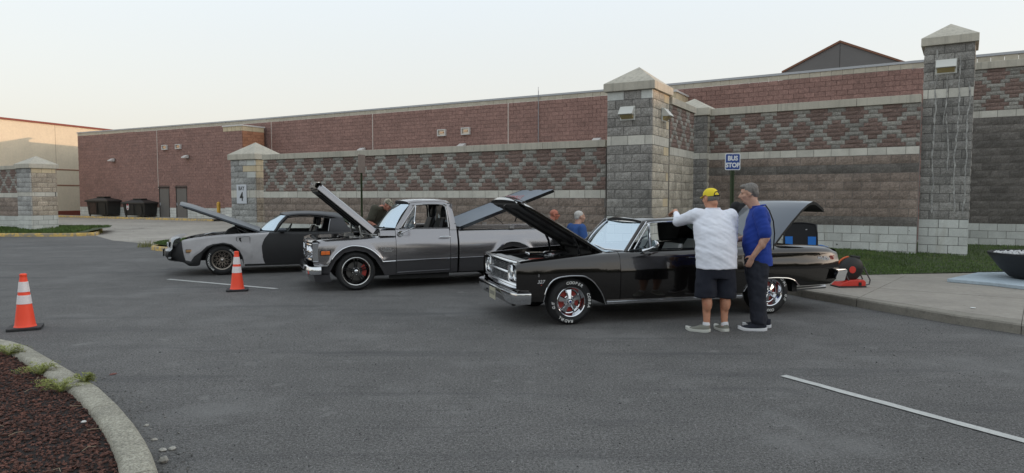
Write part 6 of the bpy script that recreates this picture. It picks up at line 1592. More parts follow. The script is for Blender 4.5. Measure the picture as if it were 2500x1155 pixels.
mr.grid(rows, cv=True); mr.add(rows[-1], [tuple(range(14))]); o = mr.build('door_mirror', M_slate, K.root, smooth=60, recalc=True)
MB().cbox((1.20, .075, .895), (.09, .05, .05)).build('mirror_foot', M_pblk, o, bevel=.01)
K.tube('door_handle', [(1.70, .055, .80), (1.84, .055, .80)], .010, M_blkg, True, 6)
for y in (.52, 1.32): seat(K, 1.80, y, .36, .50, M_seatb, h=.50, head=True)
seat(K, 2.35, HW, .36, 1.1, M_seatb, h=.42, head=False); K.box('dashboard', (1.0, .2, .78), (1.18, 2 * HW - .2, .90), M_seatb, bevel=.03); steering(K, 1.34, .54, .88, .18)
K.tube('seat_belt', [(1.98, .60, 1.07), (2.20, .30, 1.13)], .008, M_blk, False, 6)
K.box('rear_panel', (3.93, .15, .40), (3.96, 2 * HW - .15, .85), M_pblk, bevel=.01)
wheel(K.root, 0, .055, .322, .205, 'snowflake', .23, [('MASTERCRAFT', .262, 228, .048, .74), ('AVENGER G/T', .262, 52, .048, .74)])
wheel(K.root, WB, .055, .322, .205, 'snowflake', .25, spin=.3); wheel(K.root, 0, 2 * HW - .055, .322, .205, 'snowflake', .23, far=True); wheel(K.root, WB, 2 * HW - .055, .322, .205, 'snowflake', .25, far=True)
# ================================================================ people
def organic(name, prims, m, voxel=.012, smooth_it=4, parent=None, wrinkle=None, taperz=None, cut=None):
    mb = MB(); tmp = []
    for p in prims:
        k = p[0]
        if k == 'e':
            c, r = Vector(p[1]), p[2]; M = Matrix.Translation(c) @ (p[3] if len(p) > 3 else Matrix()) @ Matrix.Diagonal((r[0], r[1], r[2], 1))
            mb.lathe([(max(1e-4, math.sin(math.pi * i / 12)), -math.cos(math.pi * i / 12)) for i in range(13)], 18, 'Z', M=M)
        elif k == 'c':
            a, b, r0, r1 = Vector(p[1]), Vector(p[2]), p[3], p[4]; d = (b - a); L = d.length; q = Vector((0, 0, 1)).rotation_difference(d.normalized()).to_matrix().to_4x4()
            pr = [(max(1e-4, r0 * math.sin(math.pi / 2 * i / 5)), -r0 * math.cos(math.pi / 2 * i / 5)) for i in range(6)] + [(max(1e-4, r1 * math.cos(math.pi / 2 * i / 5)), L + r1 * math.sin(math.pi / 2 * i / 5)) for i in range(6)]
            fl = p[5] if len(p) > 5 else 1.0
            mb.lathe(pr, 16, 'Z', M=Matrix.Translation(a) @ q @ Matrix.Diagonal((1, fl, 1, 1)))
        elif k == 'l':      # stacked ellipses (centre, rx, ry)
            rows = [[(c[0] + rx * math.cos(2 * math.pi * j / 24), c[1] + ry * math.copysign(abs(math.sin(2 * math.pi * j / 24)) ** .9, math.sin(2 * math.pi * j / 24)), c[2]) for j in range(24)] for c, rx, ry in p[1]]
            b0 = len(mb.v); mb.grid(rows, cv=True); mb.f.append(tuple(b0 + j for j in range(24))[::-1]); mb.m.append(0); mb.f.append(tuple(b0 + (len(rows) - 1) * 24 + j for j in range(24))); mb.m.append(0)
        elif k == 'b':
            mb.cbox(*p[1:])
    me = mb.mesh(name, recalc=True); o = bpy.data.objects.new(name, me); COL.objects.link(o)
    r = o.modifiers.new('r', 'REMESH'); r.mode = 'VOXEL'; r.voxel_size = voxel; r.use_smooth_shade = True
    s = o.modifiers.new('s', 'SMOOTH'); s.iterations = smooth_it; s.factor = .6
    if wrinkle:
        for wk in wrinkle:
            sc, st = wk[:2]
            tx = bpy.data.textures.new(name + 'w', 'CLOUDS'); tx.noise_scale = sc; tx.noise_depth = 1
            d = o.modifiers.new('d', 'DISPLACE'); d.texture = tx; d.strength = st; d.mid_level = .5; d.texture_coords = 'LOCAL'
            if len(wk) > 2:
                em = bpy.data.objects.new('t', None); COL.objects.link(em); em.scale = wk[2]; em.rotation_euler = wk[3]; d.texture_coords = 'OBJECT'; d.texture_coords_object = em; tmp.append(em)
    dg = bpy.context.evaluated_depsgraph_get(); dg.update(); me2 = bpy.data.meshes.new_from_object(o.evaluated_get(dg)); bpy.data.objects.remove(o)
    for e_ in tmp: bpy.data.objects.remove(e_)
    me2.materials.clear(); me2.materials.append(m); me2.polygons.foreach_set('use_smooth', [True] * len(me2.polygons))
    if cut: 
        import bmesh
        bm = bmesh.new(); bm.from_mesh(me2)
        for co, no in cut: bmesh.ops.bisect_plane(bm, geom=bm.verts[:] + bm.edges[:] + bm.faces[:], plane_co=co, plane_no=no, clear_outer=True)
        bm.to_mesh(me2); bm.free()
    n = bpy.data.objects.new(name, me2); COL.objects.link(n); n.parent = parent; return n
def skin(name, c, red=.0): return mat(name, c, .55, var=((14, .10), (60, .06)), world=False, speck=[(9, .58, .72, (c[0] * .95, c[1] * .62, c[2] * .55), 3, .5)], bump=((180, .25, .002),))
def cloth(name, c, rough=.85, sheen=.0, b=((300, .15, .001),), v=((6, .05),)): return mat(name, c, rough, sheen=sheen, var=v, bump=b, world=False)
M_sk1 = skin('tanned_skin', (0.52, 0.25, 0.155)); M_sk2 = skin('fair_skin', (0.50, 0.29, 0.21)); M_sk3 = skin('ruddy_skin', (0.52, 0.22, 0.15))
M_wsh = cloth('white_jersey', (0.79, 0.81, 0.89)); M_nvy = cloth('black_navy_shorts', (0.008, 0.010, 0.020)); M_blu = cloth('royal_blue_tee', (0.012, 0.045, 0.30)); M_jean = cloth('dark_navy_trousers', (0.014, 0.016, 0.026))
M_yel = cloth('yellow_cap_cloth', (0.80, 0.62, 0.035), b=((200, .1, .001),)); M_hairg = mat('grey_hair', (0.17, 0.155, 0.14), .6, var=((60, .35),), world=False, bump=((90, .8, .004),), stretch=(1, 1, .25)); M_hairw = mat('white_hair', (0.52, 0.50, 0.47), .6, var=((60, .2),), world=False, bump=((90, .8, .004),))
M_grs = cloth('grey_green_shoe', (0.20, 0.20, 0.17)); M_sole = mat('off_white_sole', (0.60, 0.60, 0.55), .7); M_wht = mat('white_sole', (0.78, 0.78, 0.80), .6); M_nshoe = cloth('navy_shoe', (0.012, 0.014, 0.024)); M_sock = cloth('white_sock', (0.7, 0.7, 0.72))
M_mouth = mat('mouth_shadow', (0.12, 0.03, 0.025), .6); M_eye = mat('eye_dark', (0.03, 0.02, 0.02), .3); M_teeth = mat('teeth', (0.7, 0.66, 0.6), .4)

def head_prims(c, yaw=0.0, pitch=0.0, roll=0.0, s=1.0):
    """c: centre of the head; local +y is the face"""
    M = Matrix.Translation(Vector(c)) @ Matrix.Rotation(yaw, 4, 'Z') @ Matrix.Rotation(pitch, 4, 'X') @ Matrix.Rotation(roll, 4, 'Y') @ Matrix.Scale(s, 4)
    P = lambda x, y, z: tuple(M @ Vector((x, y, z))); RM = M.to_3x3().to_4x4()
    pr = [('e', P(0, -.012, .035), (.077, .097, .083), RM), ('e', P(0, .030, -.030), (.061, .066, .078), RM), ('c', P(-.022, .045, -.088), P(.022, .045, -.088), .026, .026), ('c', P(0, .060, -.085), P(0, .066, -.080), .024, .02),
          ('c', P(0, .086, .018), P(0, .113, -.022), .011, .0165), ('e', P(.017, .092, -.027), (.012, .014, .010), RM), ('e', P(-.017, .092, -.027), (.012, .014, .010), RM),
          ('c', P(-.045, .070, .028), P(.045, .070, .028), .016, .016), ('e', P(.044, .058, -.020), (.026, .028, .026), RM), ('e', P(-.044, .058, -.020), (.026, .028, .026), RM),
          ('c', P(-.022, .086, -.052), P(.022, .086, -.052), .011, .011), ('c', P(-.018, .084, -.064), P(.018, .084, -.064), .010, .010),
          ('e', P(.080, -.008, -.008), (.011, .022, .034), RM), ('e', P(-.080, -.008, -.008), (.011, .022, .034), RM), ('c', P(0, -.03, -.03), P(0, -.05, -.06), .055, .05)]
    return pr, M
def hand_prims(w, f, up, side, curl=.5, s=1.0, thumb=1):
    """w wrist point, f finger direction, up = back of the hand, side = direction of the thumb"""
    w, f, up, side = Vector(w), Vector(f).normalized(), Vector(up).normalized(), Vector(side).normalized(); pr = []
    pr.append(('c', w, w + f * .03, .026, .030)); 
    for k in (-1, -.33, .33, 1): pr.append(('c', w + f * .02 + side * .012 * k, w + f * .085 * s + side * .028 * k, .017, .013))
    ln = {-1: .060, -.33: .075, .33: .080, 1: .072}
    for k in (-1, -.33, .33, 1):
        b = w + f * .088 * s + side * .028 * k; L = ln[k] * s; d1 = (f * math.cos(curl * .7) - up * math.sin(curl * .7)).normalized(); d2 = (f * math.cos(curl * 1.7) - up * math.sin(curl * 1.7)).normalized(); d3 = (f * math.cos(curl * 2.5) - up * math.sin(curl * 2.5)).normalized()
        p1 = b + d1 * L * .45; p2 = p1 + d2 * L * .32; p3 = p2 + d3 * L * .25; sp = side * .004 * k
        pr += [('c', b, p1 + sp, .0105, .0095), ('c', p1 + sp, p2 + sp, .0095, .0085), ('c', p2 + sp, p3 + sp, .0085, .0075)]
    t0 = w + f * .02 + side * .025; t1 = t0 + (f * .5 + side * .8 - up * .3).normalized() * .045; t2 = t1 + (f * .9 + side * .3 - up * .3).normalized() * .035
    pr += [('c', t0, t1, .015, .012), ('c', t1, t2, .012, .009)]
    return pr
def shoe(parent, c, d, m, ms, L=.29, tall=.10, white_lip=True, name='shoe'):
    """c heel centre on the ground, d heading (radians, local frame)"""
    M = Matrix.Translation(Vector(c)) @ Matrix.Rotation(d, 4, 'Z')   # local: +y forward
    rows = []
    for i in range(15):
        t = i / 14; y = -.03 + L * t; w = .036 + .016 * math.sin(math.pi * min(1, t * 1.15)) + (.006 if .55 < t < .85 else 0); w *= (1 - max(0, (t - .82) / .18) ** 2 * .75) * (1 - max(0, (.1 - t) / .1) ** 2 * .4)
        h = lin(t, [(0, tall * .95), (.18, tall), (.38, tall * .92), (.6, tall * .62), (.85, tall * .45), (1, tall * .3)]); z0 = .028 + .012 * max(0, t - .75) / .25
        rows.append([tuple(M @ Vector(q)) for q in [(-w, y, z0), (-w * 1.02, y, z0 + (h - z0) * .5), (-w * .7, y, h * .93), (0, y, h), (w * .7, y, h * .93), (w * 1.02, y, z0 + (h - z0) * .5), (w, y, z0), (0, y, z0)]])
    mb = MB(); mb.grid(rows, cv=True); mb.add(rows[0], [tuple(range(8))]); mb.add(rows[-1], [tuple(range(8))[::-1]]); o = mb.build(name, m, parent, smooth=60, recalc=True)
    rows = []
    for i in range(15):
        t = i / 14; y = -.038 + (L + .014) * t; w = (.041 + .016 * math.sin(math.pi * min(1, t * 1.15)) + (.006 if .55 < t < .85 else 0)); w *= (1 - max(0, (t - .85) / .15) ** 2 * .7) * (1 - max(0, (.1 - t) / .1) ** 2 * .35)
        z0 = .0 + .018 * max(0, (t - .8) / .2) ** 1.5 + .008 * max(0, (.12 - t) / .12); z1 = .042 + .012 * max(0, t - .75) / .25 - .010 * math.sin(math.pi * t)
        rows.append([tuple(M @ Vector(q)) for q in [(-w * .94, y, z0), (-w, y, z0 + .008), (-w, y, z1), (-w * .8, y, z1 + .002), (w * .8, y, z1 + .002), (w, y, z1), (w, y, z0 + .008), (w * .94, y, z0)]])
    mb = MB(); mb.grid(rows, cv=True); mb.add(rows[0], [tuple(range(8))]); mb.add(rows[-1], [tuple(range(8))[::-1]]); mb.build('sole', ms, o, smooth=45, recalc=True)
    return o
def person(label, loc_, rz, prims, m_skin, voxel=.010, group=None, smooth=3):
    o = organic('person', prims, m_skin, voxel, smooth); o.location = tuple(float(k) for k in loc_); o.rotation_euler = (0, 0, rz); return tag(o, label, 'person', group)
def face_bits(p, M, mouth=True, smile=False, glasses=False, teeth=False):
    P = lambda x, y, z: tuple(M @ Vector((x, y, z)))
    for x in (-.031, .031): MB().lathe([(1e-4, -1), (.7, -.7), (1, 0), (.7, .7), (1e-4, 1)], 10, 'Z', M=M @ Matrix.Translation((x, .0765, .010)) @ Matrix.Diagonal((.013, .008, .006, 1))).build('eye', M_eye, p, smooth=60)
    for x in (-.033, .033): MB().tube([P(x - .017, .084, .028), P(x, .089, .033), P(x + .017, .083, .029)], .0045, 6).build('eyebrow', M_hairg, p, smooth=60)
    if mouth: 
        mb = MB().tube([P(-.024, .088, -.055 + (.008 if smile else 0)), P(0, .0975, -.059), P(.024, .088, -.055 + (.008 if smile else 0))], .0045 if not teeth else .008, 6); mb.build('mouth', M_mouth, p, smooth=60)
        if teeth: MB().tube([P(-.019, .094, -.052), P(0, .102, -.055), P(.019, .094, -.052)], .0042, 6).build('teeth', M_teeth, p, smooth=60)
    if glasses:
        mb = MB()
        for x in (-.034, .034): mb.tube([P(x + .025 * math.cos(a), .100, .012 + .018 * math.sin(a)) for a in [2 * math.pi * k / 14 for k in range(14)]], .003, 6, closed=True)
        for s in (-1, 1): mb.tube([P(s * .059, .098, .014), P(s * .080, .0, .012)], .003, 6)
        mb.build('glasses', M_blk, p, smooth=60)

# ---------- 1: man in the white long-sleeve shirt and yellow cap (seen from behind, one hand on the roof)
X0 = np.array([2.49, 8.28, 0.0]); th = R(8)
def W2L(p, loc_, rz):
    d = Vector((p[0] - loc_[0], p[1] - loc_[1], p[2] - loc_[2])); return Matrix.Rotation(-rz, 4, 'Z') @ d
hand_w = (2.145, 9.20, 1.425)       # on the car roof
hl = W2L(hand_w, X0, th)
hd = (-.02, .16, 1.625)
hp, HM = head_prims(hd, yaw=R(22), pitch=R(-6))
sL, sR = Vector((-.215, .135, 1.425)), Vector((.225, .11, 1.415)); eL = Vector((-.315, .46, 1.335)); wL = Vector(hl) + Vector((.02, -.10, .035))
eR = Vector((.275, .16, 1.10)); wR = Vector((.10, .40, 1.0))
legs = [('c', (-.112, .0, .86), (-.118, .02, .48), .095, .066), ('c', (-.118, .02, .50), (-.115, -.005, .12), .062, .040), ('e', (-.118, -.02, .36), (.058, .066, .12)), ('c', (-.115, -.005, .13), (-.117, -.01, .06), .038, .042),
        ('c', (.112, .0, .86), (.118, .02, .48), .095, .066), ('c', (.118, .02, .50), (.112, -.005, .12), .062, .040), ('e', (.118, -.02, .36), (.058, .066, .12)), ('c', (.112, -.005, .13), (.112, -.01, .06), .038, .042)]
prims = hp + [('c', (0, .12, 1.44), (-.01, .145, 1.58), .062, .058), ('l', [((0, .02, .85), .17, .12), ((0, .05, 1.1), .19, .13), ((0, .10, 1.35), .18, .11), ((0, .12, 1.45), .10, .08)])] + legs
prims += [('c', eL, wL, .045, .030), ('c', eR, wR, .045, .030)] + hand_prims(wL, (Vector(hl) - wL), (0, 0, 1), (.9, .3, 0), .35) + hand_prims(wR, (-.3, .9, -.2), (.8, 0, .5), (.2, .1, 1), .6)
p1 = person('heavy set man seen from behind in a white long sleeve shirt and yellow cap', X0, th, prims, M_sk1)
shirt = [('l', [((.0, .0, .775), .253, .165), ((.0, .005, .85), .250, .168), ((0, .01, .97), .255, .172), ((0, .03, 1.10), .258, .172), ((0, .06, 1.23), .262, .165), ((0, .09, 1.33), .255, .150), ((0, .11, 1.41), .225, .125), ((0, .12, 1.47), .155, .098), ((0, .125, 1.505), .085, .075)]),
         ('c', sL + Vector((.05, 0, -.02)), sL + Vector((-.02, .06, -.02)), .105, .092), ('c', sL, eL, .088, .068), ('c', eL, wL - (wL - eL) * .26, .064, .036), ('c', sR - Vector((.05, 0, .02)), sR, .105, .090), ('c', sR, eR, .088, .070), ('c', eR, wR - (wR - eR) * .15, .064, .040)]
organic('shirt', shirt, M_wsh, .011, 3, p1, wrinkle=((.20, .018), (.12, .014, (1.8, 1.8, .35), (0, R(28), 0)), (.06, .005, (1.5, 1.5, .4), (0, R(-15), 0))))
MB().tube([(.085 * math.cos(a), .125 + .075 * math.sin(a), 1.505) for a in [2 * math.pi * k / 20 for k in range(20)]], .008, 6, closed=True).build('collar', M_wsh, p1, smooth=60)
organic('shorts', [('l', [((-.13, .01, .425), .128, .128), ((-.13, .01, .60), .125, .130), ((-.115, .01, .76), .120, .135)]), ('l', [((.13, .01, .415), .128, .128), ((.13, .01, .60), .125, .130), ((.115, .01, .76), .120, .135)]), ('l', [((0, .005, .66), .215, .145), ((0, .005, .76), .235, .155), ((0, .005, .88), .235, .155)])], M_nvy, .012, 3, p1, wrinkle=((.12, .022),))
for x, d in ((-.122, R(48)), (.116, R(2))):
    shoe(p1, (x, -.03, 0), d, M_grs, M_sole, .29, .095); MB().lathe([(.043, .05), (.045, .09), (.041, .118), (.038, .125)], 16, 'Z', (x, -.008, 0)).build('sock', M_sock, p1, smooth=60)
# cap with the strap opening at the back
mb = MB(); rows = []
for i in range(11):
    t = i / 10; ph = math.pi / 2 * t; rr_ = math.cos(ph) ** .85 if t < 1 else 0
    rows.append([tuple(HM @ Vector((max(.001, .087 * rr_) * math.cos(a), -.012 + max(.001, .106 * rr_) * math.sin(a), .030 + .100 * math.sin(ph) + (.012 if math.sin(a) > 0 else -.006) * (1 - t)))) for a in [2 * math.pi * k / 28 for k in range(28)]])
mb.grid(rows, cv=True); cap = mb.build('cap', M_yel, p1, smooth=60)
mb = MB(); rows = []
for i in range(9):
    a = math.pi * (.16 + .68 * i / 8); rows.append([tuple(HM @ Vector((.082 * math.cos(a) * q, -.012 + .1 * math.sin(a) * (1 if q < 1.02 else 1) + (q - 1) * .9 * (.4 + .6 * math.sin(a)) * 1.0, .040 - (q - 1) * .25))) for q in (1, 1.04, 1.07)])
mb.grid(rows); mb.grid([[tuple(Vector(p) + Vector((0, 0, -.004))) for p in r] for r in rows], flip=True); mb.build('brim', M_yel, cap, smooth=60)
mb = MB(); q0 = [HM @ Vector((.040 * math.cos(a), -.012 - .110 * math.sqrt(max(0, 1 - (.040 * math.cos(a) / .087) ** 2)) + .012 * math.sin(a) * 1.0 - .0, .026 + .048 * math.sin(a))) for a in [math.pi * k / 12 for k in range(13)]]
mb.add([tuple(p) for p in q0], [tuple(range(13))]); mb.build('strap_opening', M_hairg, cap); 
MB().tube([tuple(HM @ Vector((x, -.012 - .112 * math.sqrt(1 - (x / .087) ** 2), .026))) for x in (-.05, -.03, 0, .03, .05)], .008, 6, flat=1.0).build('cap_strap', M_blk, cap, smooth=60)
MB().tube([tuple(HM @ Vector((.044 * math.cos(a), -.012 - .111 * math.sqrt(max(0, 1 - (.044 * math.cos(a) / .087) ** 2)) + .012 * math.sin(a), .026 + .052 * math.sin(a)))) for a in [math.pi * k / 12 for k in range(13)]], .004, 6).build('opening_binding', M_blk, cap, smooth=60)
organic('hair', [('e', tuple(HM @ Vector((0, -.030, .005))), (.079, .084, .055), HM.to_3x3().to_4x4())], M_hairg, .009, 2, p1)
hb = MB().cbox((.245, .17, .86), (.05, .10, .17), (0, 0, .2)).build('brown_phone_pouch', mat('tan_leather', (0.25, 0.085, 0.03), .6), p1, bevel=.015)

# ---------- 2: man in the blue t-shirt in profile, hand in pocket
B0 = np.array([3.045, 8.46, 0.0]); tb = R(76)
hp, HM = head_prims((0.0, .115, 1.685), yaw=R(2), pitch=R(-10))
sL, sR = Vector((-.205, .0, 1.46)), Vector((.205, .0, 1.46)); eL = Vector((-.255, -.075, 1.15)); wL = Vector((-.235, .065, .93)); eR = Vector((.26, .02, 1.15)); wR = Vector((.12, .24, 1.10))
legs = [('c', (-.10, -.02, .88), (-.11, .0, .48), .09, .062), ('c', (-.11, 0, .48), (-.11, -.03, .08), .058, .04), ('c', (.10, -.02, .88), (.11, .0, .48), .09, .062), ('c', (.11, 0, .48), (.11, -.06, .08), .058, .04)]
prims = hp + [('c', (0, .01, 1.48), (0, .085, 1.63), .066, .060), ('c', (0, .06, 1.53), (0, .13, 1.60), .05, .045), ('l', [((0, 0, .85), .15, .11), ((0, .03, 1.1), .16, .14), ((0, .0, 1.4), .17, .10), ((0, 0, 1.5), .09, .07)])] + legs
prims += [('c', sL, eL, .052, .046), ('c', eL, wL, .046, .032), ('e', eL + (wL - eL) * .3, (.047, .047, .07)), ('c', sR, eR, .055, .046), ('c', eR, wR, .046, .032)] + hand_prims(wL, (.12, .40, -.9), (-1, 0, 0), (0, .9, .45), .3) + hand_prims(wR, (-.9, .3, -.1), (0, .3, 1), (0, 1, 0), .8)
p2 = person('grey haired man in profile wearing a royal blue t-shirt and dark trousers', B0, tb, prims, M_sk2)
face_bits(p2, HM)
shirt = [('l', [((0, -.035, .800), .185, .150), ((0, -.02, .90), .195, .162), ((0, .005, 1.02), .205, .170), ((0, .012, 1.14), .208, .168), ((0, .0, 1.27), .210, .152), ((0, -.01, 1.38), .205, .142), ((0, -.015, 1.46), .170, .115), ((0, -.005, 1.525), .085, .082)]),
         ('c', sL + Vector((.04, 0, -.01)), sL, .088, .085), ('c', sL, sL + (eL - sL) * .80, .082, .080), ('c', sR - Vector((.04, 0, .01)), sR, .088, .085), ('c', sR, sR + (eR - sR) * .75, .082, .078)]
organic('t_shirt', shirt, M_blu, .011, 3, p2, wrinkle=((.13, .016), (.10, .016, (1.5, 1.5, .45), (0, R(25), R(40)))))
MB().tube([(.085 * math.cos(a), -.002 + .085 * math.sin(a), 1.535 + .012 * math.sin(a) * -1) for a in [2 * math.pi * k / 20 for k in range(20)]], .009, 6, closed=True).build('collar', M_blu, p2, smooth=60)
MB().tube([(-.05, -.085, 1.54), (-.12, -.12, 1.48), (-.15, -.165, 1.35), (-.12, -.185, 1.2), (-.05, -.185, 1.0)], .008, 6).build('shoulder_strap', M_blk, p2, smooth=60)
organic('trousers', [('l', [((-.105, -.035, .075), .075, .082), ((-.105, -.02, .14), .088, .094), ((-.108, .0, .45), .092, .105), ((-.10, .0, .70), .105, .135), ((-.09, .0, .86), .10, .14)]), ('l', [((.105, -.075, .075), .075, .082), ((.105, -.06, .14), .088, .094), ((.108, -.02, .45), .092, .105), ((.10, .0, .70), .105, .135), ((.09, .0, .86), .10, .14)]), ('l', [((0, -.005, .74), .165, .135), ((0, .0, .86), .178, .148), ((0, 0, .95), .175, .145)])], M_jean, .012, 3, p2, wrinkle=((.10, .022), (.045, .008)))
shoe(p2, (-.11, -.085, 0), R(4), M_nshoe, M_wht, .33, .12); shoe(p2, (.10, -.16, 0), R(-4), M_nshoe, M_wht, .33, .12)
RMh = HM.to_3x3().to_4x4(); Ph = lambda x, y, z: tuple(HM @ Vector((x, y, z)))
organic('hair', [('e', Ph(0, -.030, .048), (.086, .100, .084), RMh), ('e', Ph(0, -.070, .0), (.072, .055, .070), RMh), ('e', Ph(0, .045, .095), (.062, .045, .030), RMh), ('c', Ph(-.074, -.02, .03), Ph(-.073, -.02, -.02), .016, .010), ('c', Ph(.074, -.02, .03), Ph(.073, -.02, -.02), .016, .010)], M_hairg, .009, 2, p2, wrinkle=((.02, .012),))

# ---------- 3: man in olive shirt leaning over the truck from behind
O0 = np.array([DY(906, 560, 14.35)[0], 14.35, 0.0]); to = R(-108)
hp, HM = head_prims((0, .40, 1.475), pitch=R(-28), yaw=R(-4)); sL, sR = Vector((-.19, .20, 1.40)), Vector((.19, .20, 1.40)); eR = Vector((.27, .12, 1.12)); wR = Vector((.20, .32, .98)); eL = Vector((-.26, .30, 1.12)); wL = Vector((-.2, .5, 1.0))
legs = [('c', (sx * .10, -.06, .88), (sx * .11, .02, .48), .09, .062) for sx in (-1, 1)] + [('c', (sx * .11, .02, .48), (sx * .11, -.03, .08), .058, .04) for sx in (-1, 1)]
p3 = person('man in an olive shirt and camouflage cap leaning over behind the truck windshield', O0, to, hp + legs + [('c', (0, .25, 1.42), (0, .36, 1.43), .06, .056), ('l', [((0, -.05, .85), .15, .11), ((0, .04, 1.1), .16, .12), ((0, .2, 1.38), .16, .10)]), ('c', sL, eL, .052, .044), ('c', eL, wL, .044, .03), ('c', sR, eR, .052, .044), ('c', eR, wR, .044, .03)] + hand_prims(wL, (0, .6, -.5), (0, .5, .8), (1, 0, 0), .5) + hand_prims(wR, (0, .6, -.5), (0, .5, .8), (-1, 0, 0), .5), M_sk3, .011)
M_olv = cloth('olive_tee', (0.060, 0.056, 0.038)); face_bits(p3, HM)
organic('t_shirt', [('l', [((0, -.06, .84), .19, .15), ((0, -.01, 1.0), .195, .165), ((0, .06, 1.15), .20, .16), ((0, .14, 1.28), .205, .15), ((0, .20, 1.38), .19, .13), ((0, .25, 1.45), .11, .09)]), ('c', sL, sL + (eL - sL) * .7, .088, .078), ('c', sR, sR + (eR - sR) * .7, .088, .078)], M_olv, .013, 3, p3, wrinkle=((.12, .02),))
organic('trousers', [('l', [((sx * .105, -.02, .075), .08, .09), ((sx * .108, .02, .45), .09, .10), ((sx * .09, -.04, .9), .10, .13)]) for sx in (-1, 1)] + [('l', [((0, -.05, .78), .17, .13), ((0, -.05, .93), .175, .14)])], M_jean, .015, 3, p3)
for sx in (-1, 1): shoe(p3, (sx * .11, -.08, 0), 0, M_nshoe, M_sole, .30, .10)
M_camo = mat('camouflage_cap_cloth', (0.30, 0.27, 0.21), .85, var=((20, .5),), world=False, speck=[(24, .50, .53, (0.10, 0.11, 0.07), 2), (30, .56, .6, (0.42, 0.38, 0.32), 2)])
mb = MB(); rows = []
for i in range(9):
    t = i / 8; ph = math.pi / 2 * t; q = math.cos(ph) ** .85 if t < 1 else .01; rows.append([tuple(HM @ Vector((.088 * q * math.cos(a), -.010 + .107 * q * math.sin(a), .034 + .095 * math.sin(ph)))) for a in [2 * math.pi * k / 22 for k in range(22)]])
mb.grid(rows, cv=True); cap = mb.build('cap', M_camo, p3, smooth=60)
mb = MB(); rows = [[tuple(HM @ Vector((.078 * math.cos(a) * (1 - .15 * q), .0 + .085 * math.sin(a) + .075 * q * math.sin(a) ** .6, .042 - .012 * q))) for q in (0, .5, 1)] for a in [math.pi * (.12 + .76 * k / 8) for k in range(9)]]
mb.grid(rows); mb.grid([[(p[0], p[1], p[2] - .005) for p in r] for r in rows], flip=True); mb.build('brim', M_camo, cap, smooth=60)
organic('hair', [('e', tuple(HM @ Vector((0, -.030, .0))), (.080, .082, .06), HM.to_3x3().to_4x4())], M_hairg, .010, 2, p3)

# ---------- seated men behind the truck, in camping chairs
M_cfr = mat('chair_frame_grey', (0.12, 0.12, 0.125), .4, .6); M_cblk = cloth('black_chair_fabric', (0.012, 0.012, 0.014)); M_cblu = cloth('bright_blue_chair_fabric', (0.02, 0.16, 0.52))
def camp_chair(loc_, rz, label, tall=1.0, panels=False, group='camping chairs behind the cars'):
    r = empty('camping_chair', loc_, rz, label, 'camping chair', group)      # faces +y
    w = .29
    mb = MB()
    rows = [[(x, y + .0, z + .03 * (abs(x) / w) ** 2) for x in [-w + 2 * w * j / 8 for j in range(9)]] for y, z in ((.28, .43), (.1, .40), (-.1, .385), (-.22, .40))]
    mb.grid(rows); mb.grid([[(p[0], p[1], p[2] - .02) for p in q] for q in rows], flip=True); mb.build('seat', M_cblk, r, smooth=60)
    mb = MB(); rows = []
    for i in range(9):
        t = i / 8; z = .40 + (tall - .40) * t; rows.append([(x * (1.03 - .03 * t - (.10 * max(0, t - .8) / .2)), -.24 - .10 * t - .035 * (1 - (x / w) ** 2), z + (.03 * (1 - (x / w) ** 2) if i == 8 else 0)) for x in [-w + 2 * w * j / 12 for j in range(13)]])
    mb.grid(rows); mb.grid([[(p[0], p[1] - .022, p[2]) for p in q] for q in rows], flip=True)
    ed = [q[0] for q in rows] + rows[-1][1:] + [q[-1] for q in rows[-2::-1]]; bk = mb.build('backrest', M_cblk, r, smooth=60)
    MB().tube(ed, .014, 6).build('edge_piping', M_cblk, bk, smooth=60)
    if panels:
        for s in (-1, 1):
            pr_ = [[(s * (x), -.24 - .10 * t - .035 * (1 - (x / w) ** 2) + o, .40 + (tall - .40) * t) for x in (.135 + .0 * t, .20, .262 + .02 * t)] for t in (.02, .25, .45, .62) for o in (0,)]
            for o, fl in ((-.026, s > 0), (.004, s < 0)): MB().grid([[(p[0], p[1] + o, p[2]) for p in q] for q in pr_], flip=fl).build('blue_panel', M_cblu, bk)
        MB().box((-.19, -.362, tall - .105), (-.10, -.352, tall - .09)).build('tag', mat('pale_tag', (0.6, 0.6, 0.62), .6), bk); MB().box((.10, -.388, tall - .105), (.19, -.380, tall - .09)).build('tag', M_sock, bk)
    for s in (-1, 1):
        MB().box((s * (w + .045) - .035, -.27, .60), (s * (w + .045) + .035, .26, .625)).build('armrest', M_cblu if panels else M_cblk, r, bevel=.01)
        mb = MB(); x = s * w
        mb.tube([(x, -.30, .0), (x, .27, .42)], .011, 6).tube([(x, .30, .0), (x, -.26, .42)], .011, 6).tube([(x * 1.0, -.25, .40), (x, -.335, tall)], .011, 6).tube([(x, .26, .40), (x + s * .03, .24, .61)], .011, 6); mb.build('side_frame', M_cfr, r, smooth=60)
    MB().tube([(-w, .30, .02), (w, -.30, .02)], .010, 6).tube([(w, .30, .02), (-w, -.30, .02)], .010, 6).build('cross_frame', M_cfr, r, smooth=60)
    return r
